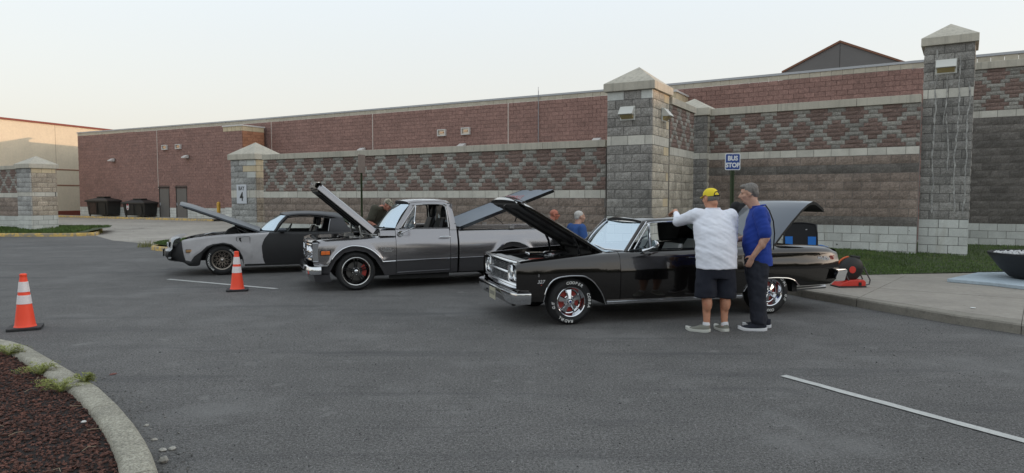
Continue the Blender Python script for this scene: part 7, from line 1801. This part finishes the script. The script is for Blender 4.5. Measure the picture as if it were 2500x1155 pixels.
def seated(label, loc_, rz, lean, m_skin, m_shirt, hair, headyaw=0, pitch=0, glasses=False, teeth=False, zt=1.29, shirt_name='t_shirt'):
    hc = (0, .0 + lean, zt - .115); hp, HM = head_prims(hc, yaw=headyaw, pitch=pitch); z0 = .46; sh = zt - .32
    sL, sR = Vector((-.20, -.06 + lean * .8, sh)), Vector((.20, -.06 + lean * .8, sh)); eL, eR = Vector((-.27, -.02 + lean * .6, sh - .26)), Vector((.27, -.02 + lean * .6, sh - .26)); wL, wR = Vector((-.20, .20, z0 + .20)), Vector((.20, .20, z0 + .20))
    lg = []
    for s in (-1, 1): lg += [('c', (s * .10, -.10, z0 + .07), (s * .13, .34, z0 + .06), .09, .062), ('c', (s * .13, .34, z0 + .06), (s * .13, .36, .10), .058, .042)]
    pr = hp + lg + [('c', (0, -.05 + lean * .85, sh + .04), (0, -.01 + lean, zt - .17), .062, .058), ('l', [((0, -.10, z0), .15, .12), ((0, -.09 + lean * .5, (z0 + sh) / 2), .16, .12), ((0, -.06 + lean * .8, sh), .16, .10)])]
    for s_, e_, w_, k in ((sL, eL, wL, 1), (sR, eR, wR, -1)): pr += [('c', s_, e_, .05, .045), ('c', e_, w_, .044, .03)] + hand_prims(w_, (-k * -.3, .9, -.3), (0, .3, 1), (k, 0, 0), .5)
    p = person(label, loc_, rz, pr, m_skin, .012); face_bits(p, HM, glasses=glasses, smile=True, teeth=teeth)
    organic(shirt_name, [('l', [((0, -.10, z0 - .03), .20, .17), ((0, -.08 + lean * .3, z0 + .15), .21, .18), ((0, -.07 + lean * .55, (z0 + sh) / 2 + .08), .20, .155), ((0, -.06 + lean * .8, sh), .20, .125), ((0, -.05 + lean * .85, sh + .07), .11, .085)]), ('c', sL, sL + (eL - sL) * .75, .082, .078), ('c', sR, sR + (eR - sR) * .75, .082, .078)], m_shirt, .013, 3, p, wrinkle=((.12, .02),))
    organic('trousers', [('c', (s * .10, -.10, z0 + .06), (s * .13, .34, z0 + .05), .105, .080) for s in (-1, 1)] + [('c', (s * .13, .34, z0 + .05), (s * .13, .36, .12), .078, .070) for s in (-1, 1)] + [('e', (0, -.08, z0 + .04), (.18, .15, .12))], M_jean, .015, 3, p)
    for s in (-1, 1): shoe(p, (s * .13, .32, 0), 0, M_nshoe, M_sole, .29, .09)
    if hair: organic('hair', [('e', tuple(HM @ Vector((0, -.026, .047))), (.083, .098, .080), HM.to_3x3().to_4x4()), ('e', tuple(HM @ Vector((0, -.065, .0))), (.070, .05, .06), HM.to_3x3().to_4x4())], hair, .010, 2, p)
    return p
q = DY(1403, 560, 13.3); gz_ = .0
zt4 = 1.365
seated('laughing man with short white hair and blue t-shirt seated behind the truck', (q[0], 13.3, 0), R(-62), .12, M_sk2, cloth('mid_blue_tee', (0.028, 0.085, 0.27)), M_hairw, headyaw=R(-8), teeth=True, zt=zt4)
camp_chair((q[0] - .05, 13.32, 0), R(-62), 'black camping chair under the laughing white haired man', .82)
q5 = DY(1342, 560, 15.2)
seated('bald sunburnt man with glasses and teal shirt seated behind the raised hood', (q5[0] - .14, 15.2, .0), R(-75), .26, skin('sunburnt_skin', (0.50, 0.17, 0.11)), cloth('teal_tee', (0.02, 0.20, 0.33)), None, headyaw=R(-20), glasses=True, zt=1.36)
camp_chair((q5[0] - .05, 15.2, 0), R(-75), 'black camping chair under the bald man with glasses', .82)
# ---------- person in black behind the coupe
q6 = DY(1826, 520, 11.75)
hp, HM = head_prims((0, .05, 1.70)); legs = [('c', (s * .10, 0, .9), (s * .11, 0, .48), .09, .062) for s in (-1, 1)] + [('c', (s * .11, 0, .48), (s * .11, -.02, .08), .058, .04) for s in (-1, 1)]
p6 = person('person in black behind the open coupe, mostly hidden by the man in royal blue', (q6[0], 11.75, 0), R(150), hp + legs + [('c', (0, 0, 1.5), (0, .03, 1.62), .06, .056), ('l', [((0, 0, .85), .15, .11), ((0, 0, 1.2), .16, .11), ((0, 0, 1.48), .16, .09)])] + [('c', (s * .20, 0, 1.46), (s * .27, .0, 1.18), .05, .044) for s in (-1, 1)] + [('c', (s * .27, .0, 1.18), (s * .16, .2, 1.05), .044, .03) for s in (-1, 1)] + hand_prims((-.16, .2, 1.05), (.3, .9, 0), (0, 0, 1), (1, 0, 0)) + hand_prims((.16, .2, 1.05), (-.3, .9, 0), (0, 0, 1), (-1, 0, 0)), M_sk2, .013)
organic('black_top', [('l', [((0, 0, .84), .20, .15), ((0, .01, 1.05), .205, .165), ((0, 0, 1.3), .22, .16), ((0, 0, 1.45), .21, .13), ((0, 0, 1.54), .12, .09)])] + [('c', (s * .20, 0, 1.47), (s * .26, .0, 1.24), .095, .085) for s in (-1, 1)], M_cblk, .014, 3, p6, wrinkle=((.12, .02),))
organic('trousers', [('l', [((s * .105, -.02, .075), .08, .09), ((s * .108, .0, .45), .09, .10), ((s * .09, 0, .9), .10, .13)]) for s in (-1, 1)] + [('l', [((0, 0, .78), .17, .13), ((0, 0, .93), .175, .14)])], M_jean, .016, 3, p6)
for s in (-1, 1): shoe(p6, (s * .11, -.06, 0), 0, M_nshoe, M_sole, .30, .10)
organic('hair', [('e', tuple(HM @ Vector((0, -.026, .047))), (.083, .098, .080), HM.to_3x3().to_4x4())], M_hairg, .012, 2, p6); face_bits(p6, HM)
# empty blue and black chair behind the trunk
q7 = G(1962, 672, .125); q7 = DY(1962, 600, 12.55)
camp_chair((q7[0], 12.55, .125), R(168), 'blue and black camping chair standing empty behind the open trunk', 1.0, True)
# ================================================================ signs
M_post = mat('green_post_paint', (0.045, 0.065, 0.03), .5, .3, var=((10, .25),)); M_sgn = mat('sign_blue', (0.012, 0.055, 0.25), .45); M_sgnw = mat('sign_white', (0.68, 0.70, 0.72), .5); M_sblk = mat('sign_black', (0.012, 0.012, 0.012), .5)
def u_post(root, h, w=.055):
    mb = MB(); P = [(-w * .7, 0), (-w * .35, 0), (-w * .25, .022), (w * .25, .022), (w * .35, 0), (w * .7, 0), (w * .7, -.004), (w * .38, -.004), (w * .28, .018), (-w * .28, .018), (-w * .38, -.004), (-w * .7, -.004)]
    mb.prism(P, -.2, h, 'XY'); return mb.build('post', M_post, root, recalc=True)
def rrect(w, h, r, n=6):
    P = []
    for cx_, cz_, a0 in ((w / 2 - r, h / 2 - r, 0), (-w / 2 + r, h / 2 - r, 90), (-w / 2 + r, -h / 2 + r, 180), (w / 2 - r, -h / 2 + r, 270)):
        for k in range(n + 1): a = R(a0 + 90 * k / n); P.append((cx_ + r * math.cos(a), cz_ + r * math.sin(a)))
    return P
Yb = 13.1; q = DY(1788.5, 395, Yb); sc = F / Yb; w_, h_ = 36.5 / sc, 40.5 / sc
bs = empty('bus_stop_sign', (q[0], q[1], .13), R(-4), 'blue bus stop sign with white letters on a green post', 'road sign')
u_post(bs, q[2] + .1 - .13); zc_ = q[2] - .13
pn = MB().prism([(a, b + zc_) for a, b in rrect(w_, h_, .03)], -.012, -.008).build('sign_panel', M_sgnw, bs, recalc=True)
MB().prism([(a, b + zc_) for a, b in rrect(w_ - .03, h_ - .03, .02)], -.0135, -.0125).build('blue_field', M_sgn, pn, recalc=True)
for t, dz in (('BUS', .062), ('STOP', -.068)): text_obj('lettering', t, .118, M_sgnw, pn, Matrix.Translation((0, -.0150, zc_ + dz)) @ STAND, .0006, .006, 0, 1.0, .92)
for dz in (.5 * h_ - .02, -.5 * h_ + .02): MB().lathe([(0, -.018), (.007, -.017), (.007, -.012)], 8, 'Y', (0, 0, zc_ + dz)).build('bolt', M_mcap, pn)
q = DY(882, 400, 16.6)
b2 = empty('post_sign', (q[0], q[1], .15), R(68), 'green post with a weathered sign seen from its edge behind the truck hood', 'road sign')
u_post(b2, q[2] + .22 - .15, .05); h2 = 44 / (F / 16.6)
MB().prism([(a, b + q[2] - .15) for a, b in rrect(.30, h2, .02)], -.012, -.008).build('sign_panel', mat('faded_sign_back', (0.20, 0.16, 0.14), .6, var=((6, .2),)), b2, recalc=True)
# bay number plate on its pillar
fr1 = p1c + np.array([-math.sin(R(A1)), math.cos(R(A1)), 0]) * .07
a = onwall(579.5, 474, fr1, A1); b = onwall(603.5, 474, fr1, A1); c_ = (a + b) / 2; wv = float(np.linalg.norm((b - a)[:2])); hv = 46.5 / F * float(c_[1])
bay = empty('bay_sign', (c_[0], c_[1], c_[2]), R(A1), 'white bay number four plate fixed to a grey block pillar', 'sign')
pl_ = MB().box((-wv / 2, -.030, -hv / 2), (wv / 2, -.020, hv / 2)).build('sign_plate', mat('white_plate', (0.62, 0.64, 0.68), .5), bay, bevel=.003)
text_obj('lettering', 'BAY', .185, M_sblk, pl_, Matrix.Translation((0, -.0325, hv * .29)) @ STAND, .0008, .004, 0, 1.12, .80); text_obj('lettering', '4', .40, M_sblk, pl_, Matrix.Translation((0, -.0325, -hv * .15)) @ STAND, .0008, .012, 0, 1, .85)
for sx in (-1, 1): MB().box((sx * wv * .35 - .01, -.02, -.1), (sx * wv * .35 + .01, .0, .1)).build('bracket', M_mcap, bay)

# ================================================================ cones
M_or = mat('cone_orange', (1.0, 0.085, 0.035), .5, emit=None); M_rf = mat('reflective_collar', (0.80, 0.74, 0.74), .35, var=((60, .08),)); M_base = mat('cone_rubber_base', (0.02, 0.02, 0.022), .7)
def cone(u, v, hpx, rz, label, wide):
    p = G(u, v); h = hpx / F * p[1] * 1.0
    r = empty('traffic_cone', (p[0], p[1], 0), rz, label, 'traffic cone', 'orange traffic cones')
    rb, rt = h * .165, h * .048; rad = lambda z: rb + (rt - rb) * (z - .03) / (h - .03)
    MB().lathe([(rb + .012, .03), (rb + .004, .04), (rad(.06), .06)] + [(rad(h * t), h * t) for t in (.2, .4, .6, .8, .93)] + [(rad(h * .95) , h * .945), (rt * 1.18, h * .952), (rt * 1.2, h * .985), (rt * .9, h), (rt * .5, h), (rt * .4, h * .96)], 40).build('cone_body', M_or, r, smooth=40)
    for a, b in ((.46, .615), (.675, .855)): MB().lathe([(rad(h * a) + .001, h * a - .001), (rad(h * a) + .004, h * a), (rad(h * (a + b) / 2) + .004, h * (a + b) / 2), (rad(h * b) + .004, h * b), (rad(h * b) + .001, h * b + .001)], 40).build('reflective_band', M_rf, r, smooth=40)
    s = wide / 2; c = s * .18
    P = [(-s + c, -s), (s - c, -s), (s, -s + c), (s, s - c), (s - c, s), (-s + c, s), (-s, s - c), (-s, -s + c)]
    MB().prism(P, 0, .035, 'XY').build('rubber_base', M_base, r, recalc=True, bevel=.008); return r
cone(62, 803, 137, R(28), 'near orange cone with two white bands beside the planting bed kerb', .36)
cone(579.5, 709.5, 97, R(20), 'orange cone on the painted line in front of the grey muscle coupe', .36)

# ================================================================ big bowl planter on its pad
pa = [G(2312, 680, .19), G(2420, 689, .19), G(2500, 698, .19)]
pad_pts = [pa[0][:2], pa[1][:2], pa[2][:2], (pa[2][0] + 1.4, pa[2][1] - .9), (pa[2][0] + 2.9, pa[2][1] + .6), (11.0, 13.4), (9.0, 13.15)]
M_pad = mat('pale_blue_painted_pad', (0.40, 0.47, 0.52), .7, var=((1.5, .1), (12, .08))); c0_ = np.mean(np.array([list(k) for k in pad_pts]), axis=0)
pad = MB().prism([(p[0] - c0_[0], p[1] - c0_[1]) for p in pad_pts], 0, .06, 'XY').build('painted_pad', M_pad, None, recalc=True, bevel=.008); pad.location = (c0_[0], c0_[1], .127); pad['kind'] = 'structure'
q = DY(2534, 640, 12.1); sB = F / 12.1; rB = (2534 - 2431) / sB
bw = empty('bowl_planter', (q[0], q[1], .187), 0, 'wide black bowl planter filled with white stones at the right edge', 'planter')
hB = 1.65 - (617 - 480) / sB - .187
MB().lathe([(0, 0), (rB * .42, 0), (rB * .55, .03), (rB * .74, hB * .35), (rB * .90, hB * .72), (rB * .97, hB * .86), (rB, hB * .92), (rB * 1.0, hB * .985), (rB * .975, hB), (rB * .93, hB * .97), (rB * .90, hB * .85), (0, hB * .82)], 56).build('bowl', mat('matte_black_bowl', (0.016, 0.017, 0.020), .6, var=((20, .2),), bump=((60, .4, .006),)), bw, smooth=40)
r8 = random.Random(9); mb = MB()
for k in range(140):
    rr_ = rB * .86 * math.sqrt(r8.random()); a = r8.uniform(0, 6.283); s = r8.uniform(.018, .035)
    mb.lathe([(1e-3, -1), (.8, -.6), (1, 0), (.75, .65), (1e-3, 1)], 7, M=Matrix.Translation((rr_ * math.cos(a), rr_ * math.sin(a), hB * .88 + r8.uniform(0, .03) + .04 * (1 - rr_ / rB))) @ Matrix.Rotation(r8.uniform(0, 3), 4, (r8.random(), r8.random(), .3)) @ Matrix.Diagonal((s * 1.3, s, s * .8, 1)))
mb.build('white_stones', mat('white_stone', (0.6, 0.6, 0.6), .7, rnd=.1), bw, smooth=30, kind='stuff')

# ================================================================ folded red and black seat behind the rear bumper
q = G(2072, 700, .125); q = np.array([q[0], q[1], .127]); fs_ = empty('folded_seat', q, R(5), 'red and black folded seat on grey tube legs behind the rear bumper', 'folded seat')
M_rp = mat('red_plastic', (0.62, 0.045, 0.03), .4); M_bp = mat('black_plastic', (0.012, 0.012, 0.012), .45)
k = q[1] / F
MB().prism([(-.24, .02), (.23, .02), (.235, .09), (.20, .125), (-.05, .12), (-.18, .08)], -.12, .14).build('base_tray', M_rp, fs_, recalc=True, bevel=.012); MB().box((-.25, -.13, 0), (.24, .15, .022)).build('base_foot', M_bp, fs_, bevel=.008)
MB().box((.10, -.128, .03), (.15, -.118, .085)).build('latch', M_bp, fs_)
dk = MB().lathe([(0, -.05), (.17, -.05), (.215, -.02), (.215, .02), (.17, .05), (0, .05)], 36, 'Y', M=Matrix.Translation((.02, .0, .30)) @ Matrix.Rotation(R(-25), 4, 'Y') @ Matrix.Diagonal((1.05, 1, .92, 1))).build('folded_pad', M_bp, fs_, smooth=50, recalc=True)
MB().lathe([(0, -.056), (.055, -.056), (.06, -.050)], 24, 'Y', (.03, 0, .29)).build('red_emblem', M_rp, dk, smooth=50)
MB().tube([(.02 + .225 * math.cos(R(a)), .03, .30 + .205 * math.sin(R(a))) for a in range(95, 165, 8)], .016, 6).build('orange_edge', mat('orange_piping', (0.65, 0.12, 0.03), .5), dk, smooth=50)
MB().cbox((.10, 0, .50), (.16, .05, .05), (0, R(8), 0)).build('carry_handle', M_bp, dk, bevel=.01)
for y in (-.10, .12): MB().tube([(.20, y, .34), (.27, y, .20), (.315, y, .12), (.30, y, .05), (.20, y, .03)], .012, 8).tube([(-.14, y, .26), (-.08, y, .14), (.0, y, .06)], .011, 8).build('tube_leg', M_cfr, fs_, smooth=50)

# ================================================================ grass, weeds, mulch, litter
def blades(name, m, cnt, seed, samp, hmin, hmax, wid=.006, lean=.6, parent=None):
    r = np.random.RandomState(seed); vs = []; fs = []; rv = []; k = 0
    for i in range(cnt):
        p = samp(r)
        if p is None: continue
        x, y, z = p[:3]; h = r.uniform(hmin, hmax) * (p[3] if len(p) > 3 else 1); a = r.uniform(0, 6.283); w = wid * r.uniform(.6, 1.4); l = r.uniform(0, lean) * h; la = r.uniform(0, 6.283)
        dx, dy = math.cos(a) * w, math.sin(a) * w; lx, ly = math.cos(la) * l, math.sin(la) * l
        vs += [(x - dx, y - dy, z), (x + dx, y + dy, z), (x + lx * .4 + dx * .7, y + ly * .4 + dy * .7, z + h * .55), (x + lx * .4 - dx * .7, y + ly * .4 - dy * .7, z + h * .55), (x + lx, y + ly, z + h * .95)]
        fs += [(k, k + 1, k + 2, k + 3), (k + 3, k + 2, k + 4)]; rv += [r.rand()] * 5; k += 5
    me = bpy.data.meshes.new(name); me.from_pydata(vs, [], fs); me.update(); at = me.attributes.new('rnd', 'FLOAT', 'POINT'); at.data.foreach_set('value', rv)
    return finish(name, me, m, parent, kind='stuff')
M_gr = mat('grass_blades', (0.095, 0.145, 0.045), .8, rnd=.4, var=((1.2, .3), (7, .3)), spec=.2, speck=[(2.4, .60, .74, (0.20, 0.17, 0.075), 4, .6)])
M_gdry = mat('dry_weed', (0.24, 0.24, 0.09), .85, rnd=.35, spec=.2); M_jun = mat('juniper_sprig', (0.26, 0.28, 0.085), .8, rnd=.4, spec=.2)
def s_right(r):
    t = r.rand(); s = r.rand() ** 1.1; i = 6 + t * 5; j = int(i); f = i - j
    if j + 1 >= len(vf): return None
    a = (vf[j][0] + (vf[j + 1][0] - vf[j][0]) * f, vf[j][1] + (vf[j + 1][1] - vf[j][1]) * f); b = (vb[j][0] + (vb[j + 1][0] - vb[j][0]) * f, vb[j][1] + (vb[j + 1][1] - vb[j][1]) * f)
    p = (a[0] + (b[0] - a[0]) * s, a[1] + (b[1] - a[1]) * s); return (p[0], p[1], verge_z(p) - .004)
blades('grass', M_gr, 52000, 1, s_right, .025, .06, .0055)
def s_left(r):
    t = r.rand(); s = r.rand(); i = t * 6; j = int(i); f = i - j; a = (vf[j][0] + (vf[j + 1][0] - vf[j][0]) * f, vf[j][1] + (vf[j + 1][1] - vf[j][1]) * f); b = (vb[j][0] + (vb[j + 1][0] - vb[j][0]) * f, vb[j][1] + (vb[j + 1][1] - vb[j][1]) * f)
    p = (a[0] + (b[0] - a[0]) * s, a[1] + (b[1] - a[1]) * s); return (p[0], p[1], verge_z(p) - .004)
blades('grass', M_gr, 26000, 2, s_left, .03, .08, .008)
def s_isl(r):
    x = r.uniform(-31, -18.2); y = 28.3 + (r.rand() ** 1.3) * 3.4
    if x > -18.6 and y > 29.6: return None
    return (x, y, isl_z((x, y)) - .004)
blades('grass', M_gr, 26000, 3, s_isl, .05, .13, .014)
def clump(cx_, cy_, z, rad): return lambda r: (lambda a, q: (cx_ + q * math.cos(a), cy_ + q * math.sin(a) * .7, z, 1 - .5 * q / rad))(r.uniform(0, 6.283), rad * math.sqrt(r.rand()))
def weed(name, label, cat, cx_, cy_, z, rad, cnt, h0, h1, m, w=.006, grp=None, seed=5):
    o = blades(name, m, cnt, seed, lambda r: (lambda p: (p[0] - cx_, p[1] - cy_, p[2] - z, p[3]))(clump(cx_, cy_, z, rad)(r)), h0, h1, w, 1.0); o.location = (cx_, cy_, z); del o['kind']; return tag(o, label, cat, grp)
q = G(212, 572); weed('weed_clump', 'scruffy green weeds at the right tip of the yellow kerbed island', 'weeds', q[0], q[1] + .15, .05, .55, 500, .12, .38, M_gdry, .012)
q = G(128, 572); weed('weed_clump', 'small weeds growing over the yellow kerb below the far left pillar', 'weeds', q[0], q[1], .02, .4, 160, .08, .22, M_gr, .011)
q = G(366, 603); weed('weed_clump', 'wispy weeds at the kerb tip left of the grey muscle coupe', 'weeds', q[0], q[1], .0, .42, 150, .12, .42, M_gdry, .007)
q = G(600, 541, .1); weed('weed_clump', 'low weeds by the store kerb left of the bay pillar', 'weeds', q[0], q[1], .0, .7, 260, .15, .4, M_gr, .02)
q = G(22, 551, .2)
rt = np.random.RandomState(3); vs = []; fs = []; rv = []; kk = 0
for i in range(1500):
    a, b2_ = rt.uniform(0, 6.283), rt.rand(); rr_ = .72 * math.sqrt(rt.rand()); c = np.array([rr_ * math.cos(a), rr_ * .6 * math.sin(a), .06 + .42 * b2_ * (1 - (rr_ / .75) ** 2)]); u_ = rt.normal(size=(3, 3)) * .045; vs += [tuple(c + x) for x in u_]; fs.append((kk, kk + 1, kk + 2)); rv += [rt.rand()] * 3; kk += 3
me = bpy.data.meshes.new('bush'); me.from_pydata(vs, [], fs); me.update(); at = me.attributes.new('rnd', 'FLOAT', 'POINT'); at.data.foreach_set('value', rv)
bu = finish('low_bush', me, mat('dark_bush_leaves', (0.03, 0.05, 0.018), .8, rnd=.5)); bu.location = tuple(q); tag(bu, 'dark low bush on the grass left of the far left pillar', 'bush')
# juniper sprigs spilling over the planting bed kerb
def sprig(u, v, rad, label, seed, spread=(1, .6), rot=0):
    c = G(u, v, .12); r = np.random.RandomState(seed); vs = []; fs = []; rv = []; k = 0
    for b in range(34):
        a = r.uniform(-.6, 3.6) + rot; L = rad * r.uniform(.5, 1.1); n = 15; lift = r.uniform(.02, .09)
        for i in range(n):
            t = i / n; bx, by, bz = L * t * math.cos(a) * spread[0], L * t * math.sin(a) * spread[1], lift * math.sin(math.pi * t * .8) + r.uniform(0, .01)
            for s in (-1, 1):
                aa = a + s * r.uniform(.4, 1.0); l = .035 * (1 - .6 * t) * r.uniform(.6, 1.3); w = .0035
                tip = (bx + l * math.cos(aa), by + l * math.sin(aa), bz + r.uniform(-.004, .02)); nx_, ny_ = -math.sin(aa) * w, math.cos(aa) * w
                vs += [(bx - nx_, by - ny_, bz), (bx + nx_, by + ny_, bz), tip]; fs.append((k, k + 1, k + 2)); rv += [r.rand()] * 3; k += 3
    me = bpy.data.meshes.new('juniper'); me.from_pydata(vs, [], fs); me.update(); at = me.attributes.new('rnd', 'FLOAT', 'POINT'); at.data.foreach_set('value', rv)
    o = finish('juniper_sprig', me, M_jun); o.location = (c[0], c[1], c[2] - .02); return tag(o, label, 'plant', 'juniper sprigs spilling over the kerb')
sprig(22, 862, .22, 'yellow green juniper sprig at the left frame edge by the bed kerb', 1)
sprig(100, 908, .24, 'middle juniper sprig lying across the dark mulch against the kerb', 2, rot=.5)
sprig(150, 950, .25, 'lowest and palest juniper sprig in the planting bed', 3, rot=.9)
sprig(205, 935, .10, 'small tuft of juniper creeping onto the kerb top', 4)
def in_bed(p): return inside(p, inner) and p[1] > 2.0
scatter_chips('mulch', M_mulch, 30000, (-6.6, -1.85, 2.9, 7.4), lambda p: .078, .012, .03, 3, in_bed)
r_ = np.random.RandomState(21); mb = MB()
for i in range(130):
    x, y = r_.uniform(-6.4, -1.9), r_.uniform(3.0, 7.3)
    if not in_bed((x, y)): continue
    a = r_.uniform(0, 6.28); L_ = r_.uniform(.03, .12); mb.tube([(x, y, .105), (x + L_ * .5 * math.cos(a), y + L_ * .5 * math.sin(a), .105 + r_.uniform(.0, .02)), (x + L_ * math.cos(a + .4), y + L_ * math.sin(a + .4), .104)], .0016, 4)
mb.build('dry_straw', mat('dry_straw', (0.36, 0.29, 0.20), .8), None, kind='stuff')
# pale stones and grit along the kerb, small litter
M_peb = mat('pale_stone', (0.36, 0.345, 0.31), .85, rnd=.25, var=((30, .2),)); M_lit = mat('white_litter', (0.7, 0.7, 0.68), .7)
def stone(u, v, s, seed, m=M_peb, z=0.0, name='stone', label='', flat=.5, grp='loose pale stones by the planting bed kerb'):
    r = random.Random(seed); c = G(u, v, z); mb = MB(); rows = []
    for i in range(5):
        t = math.pi * i / 4; rows.append([(s * (math.sin(t) + .02) * math.cos(2 * math.pi * j / 7) * r.uniform(.7, 1.25), s * (math.sin(t) + .02) * math.sin(2 * math.pi * j / 7) * r.uniform(.6, 1.0), s * flat * (1 - math.cos(t)) / 1.2 * r.uniform(.85, 1.1)) for j in range(7)])
    mb.grid(rows, cv=True); o = mb.build(name, m, None, recalc=True); o.location = (c[0], c[1], z - .003); o.rotation_euler = (0, 0, r.uniform(0, 6)); return tag(o, label, 'stone', grp)
stone(400, 1130, .030, 1, label='largest pale stone at the bottom of the kerb', flat=.9); stone(421, 1098, .028, 2, label='flat pale stone right of the kerb, farther out than the largest stone')
stone(397, 1101, .026, 3, label='flat broken pale stone touching the kerb above the largest stone'); stone(377, 1075, .022, 4, label='pale stone chip wedged along the kerb, second group up'); stone(358, 1040, .020, 5, label='topmost pale stone chip in the row by the kerb')
stone(205, 1031, .018, 6, M_lit, .10, label='white chip lying alone on the dark mulch', grp='chips on the mulch'); stone(345, 982, .012, 7, label='tiny pale stone on the asphalt beside the kerb')
pk = [(k[0], k[1]) for k in ko]
def near_kerb(p):
    d = min(math.hypot(p[0] - a[0], p[1] - a[1]) for a in pk); return .03 < d < .5 and not inside(p, [(q_[0], q_[1]) for q_ in ko] + [(-9.5, 0)]) and random.Random(int(p[0] * 9999)).random() < max(0, 1 - d / .34)
scatter_chips('kerbside_grit', mat('kerbside_grit', (0.16, 0.155, 0.145), .9, rnd=.6), 1500, (-4.2, -1.4, 3.3, 6.6), lambda p: .0, .006, .018, 8, near_kerb)
scatter_chips('lot_grit', mat('lot_grit', (0.25, 0.25, 0.24), .9, rnd=.6), 2600, (-4.5, 5.5, 3.4, 9), lambda p: .0, .004, .010, 12, lambda p: abs(p[0]) < p[1] * .8 and not inside(p, inner))
scatter_chips('dark_lot_grit', mat('dark_lot_grit', (0.02, 0.02, 0.02), .9), 1600, (-4.5, 5.5, 3.4, 9), lambda p: .0, .005, .012, 13, lambda p: abs(p[0]) < p[1] * .8 and not inside(p, inner))
scatter_chips('court_grit', mat('court_grit', (0.32, 0.30, 0.26), .9, rnd=.5), 900, (-34, -12, 25, 52), lambda p: .0, .012, .03, 14, lambda p: inside(p, [(-17.7, 28.9), (-15.0, 25.6), (-11.2, 22.6), (-20, 46), (-33, 53), (-21.0, 33)]))
for (u, v, lab, z) in ((2375, 752, 'white paper scrap on the kerb edge right of the coupe', .13), (2077, 608, 'white crumpled litter in the grass at the foot of the right wall', .3), (2310, 771, 'flat white scrap on the asphalt below the sidewalk', .0), (276, 914, 'small reddish leaf on the asphalt near the kerb', .0)):
    stone(u, v, .035 if z != .3 else .07, int(u), mat('red_leaf', (0.16, 0.06, 0.05), .8) if u == 276 else M_lit, z, 'litter', lab, .25, 'bits of litter')
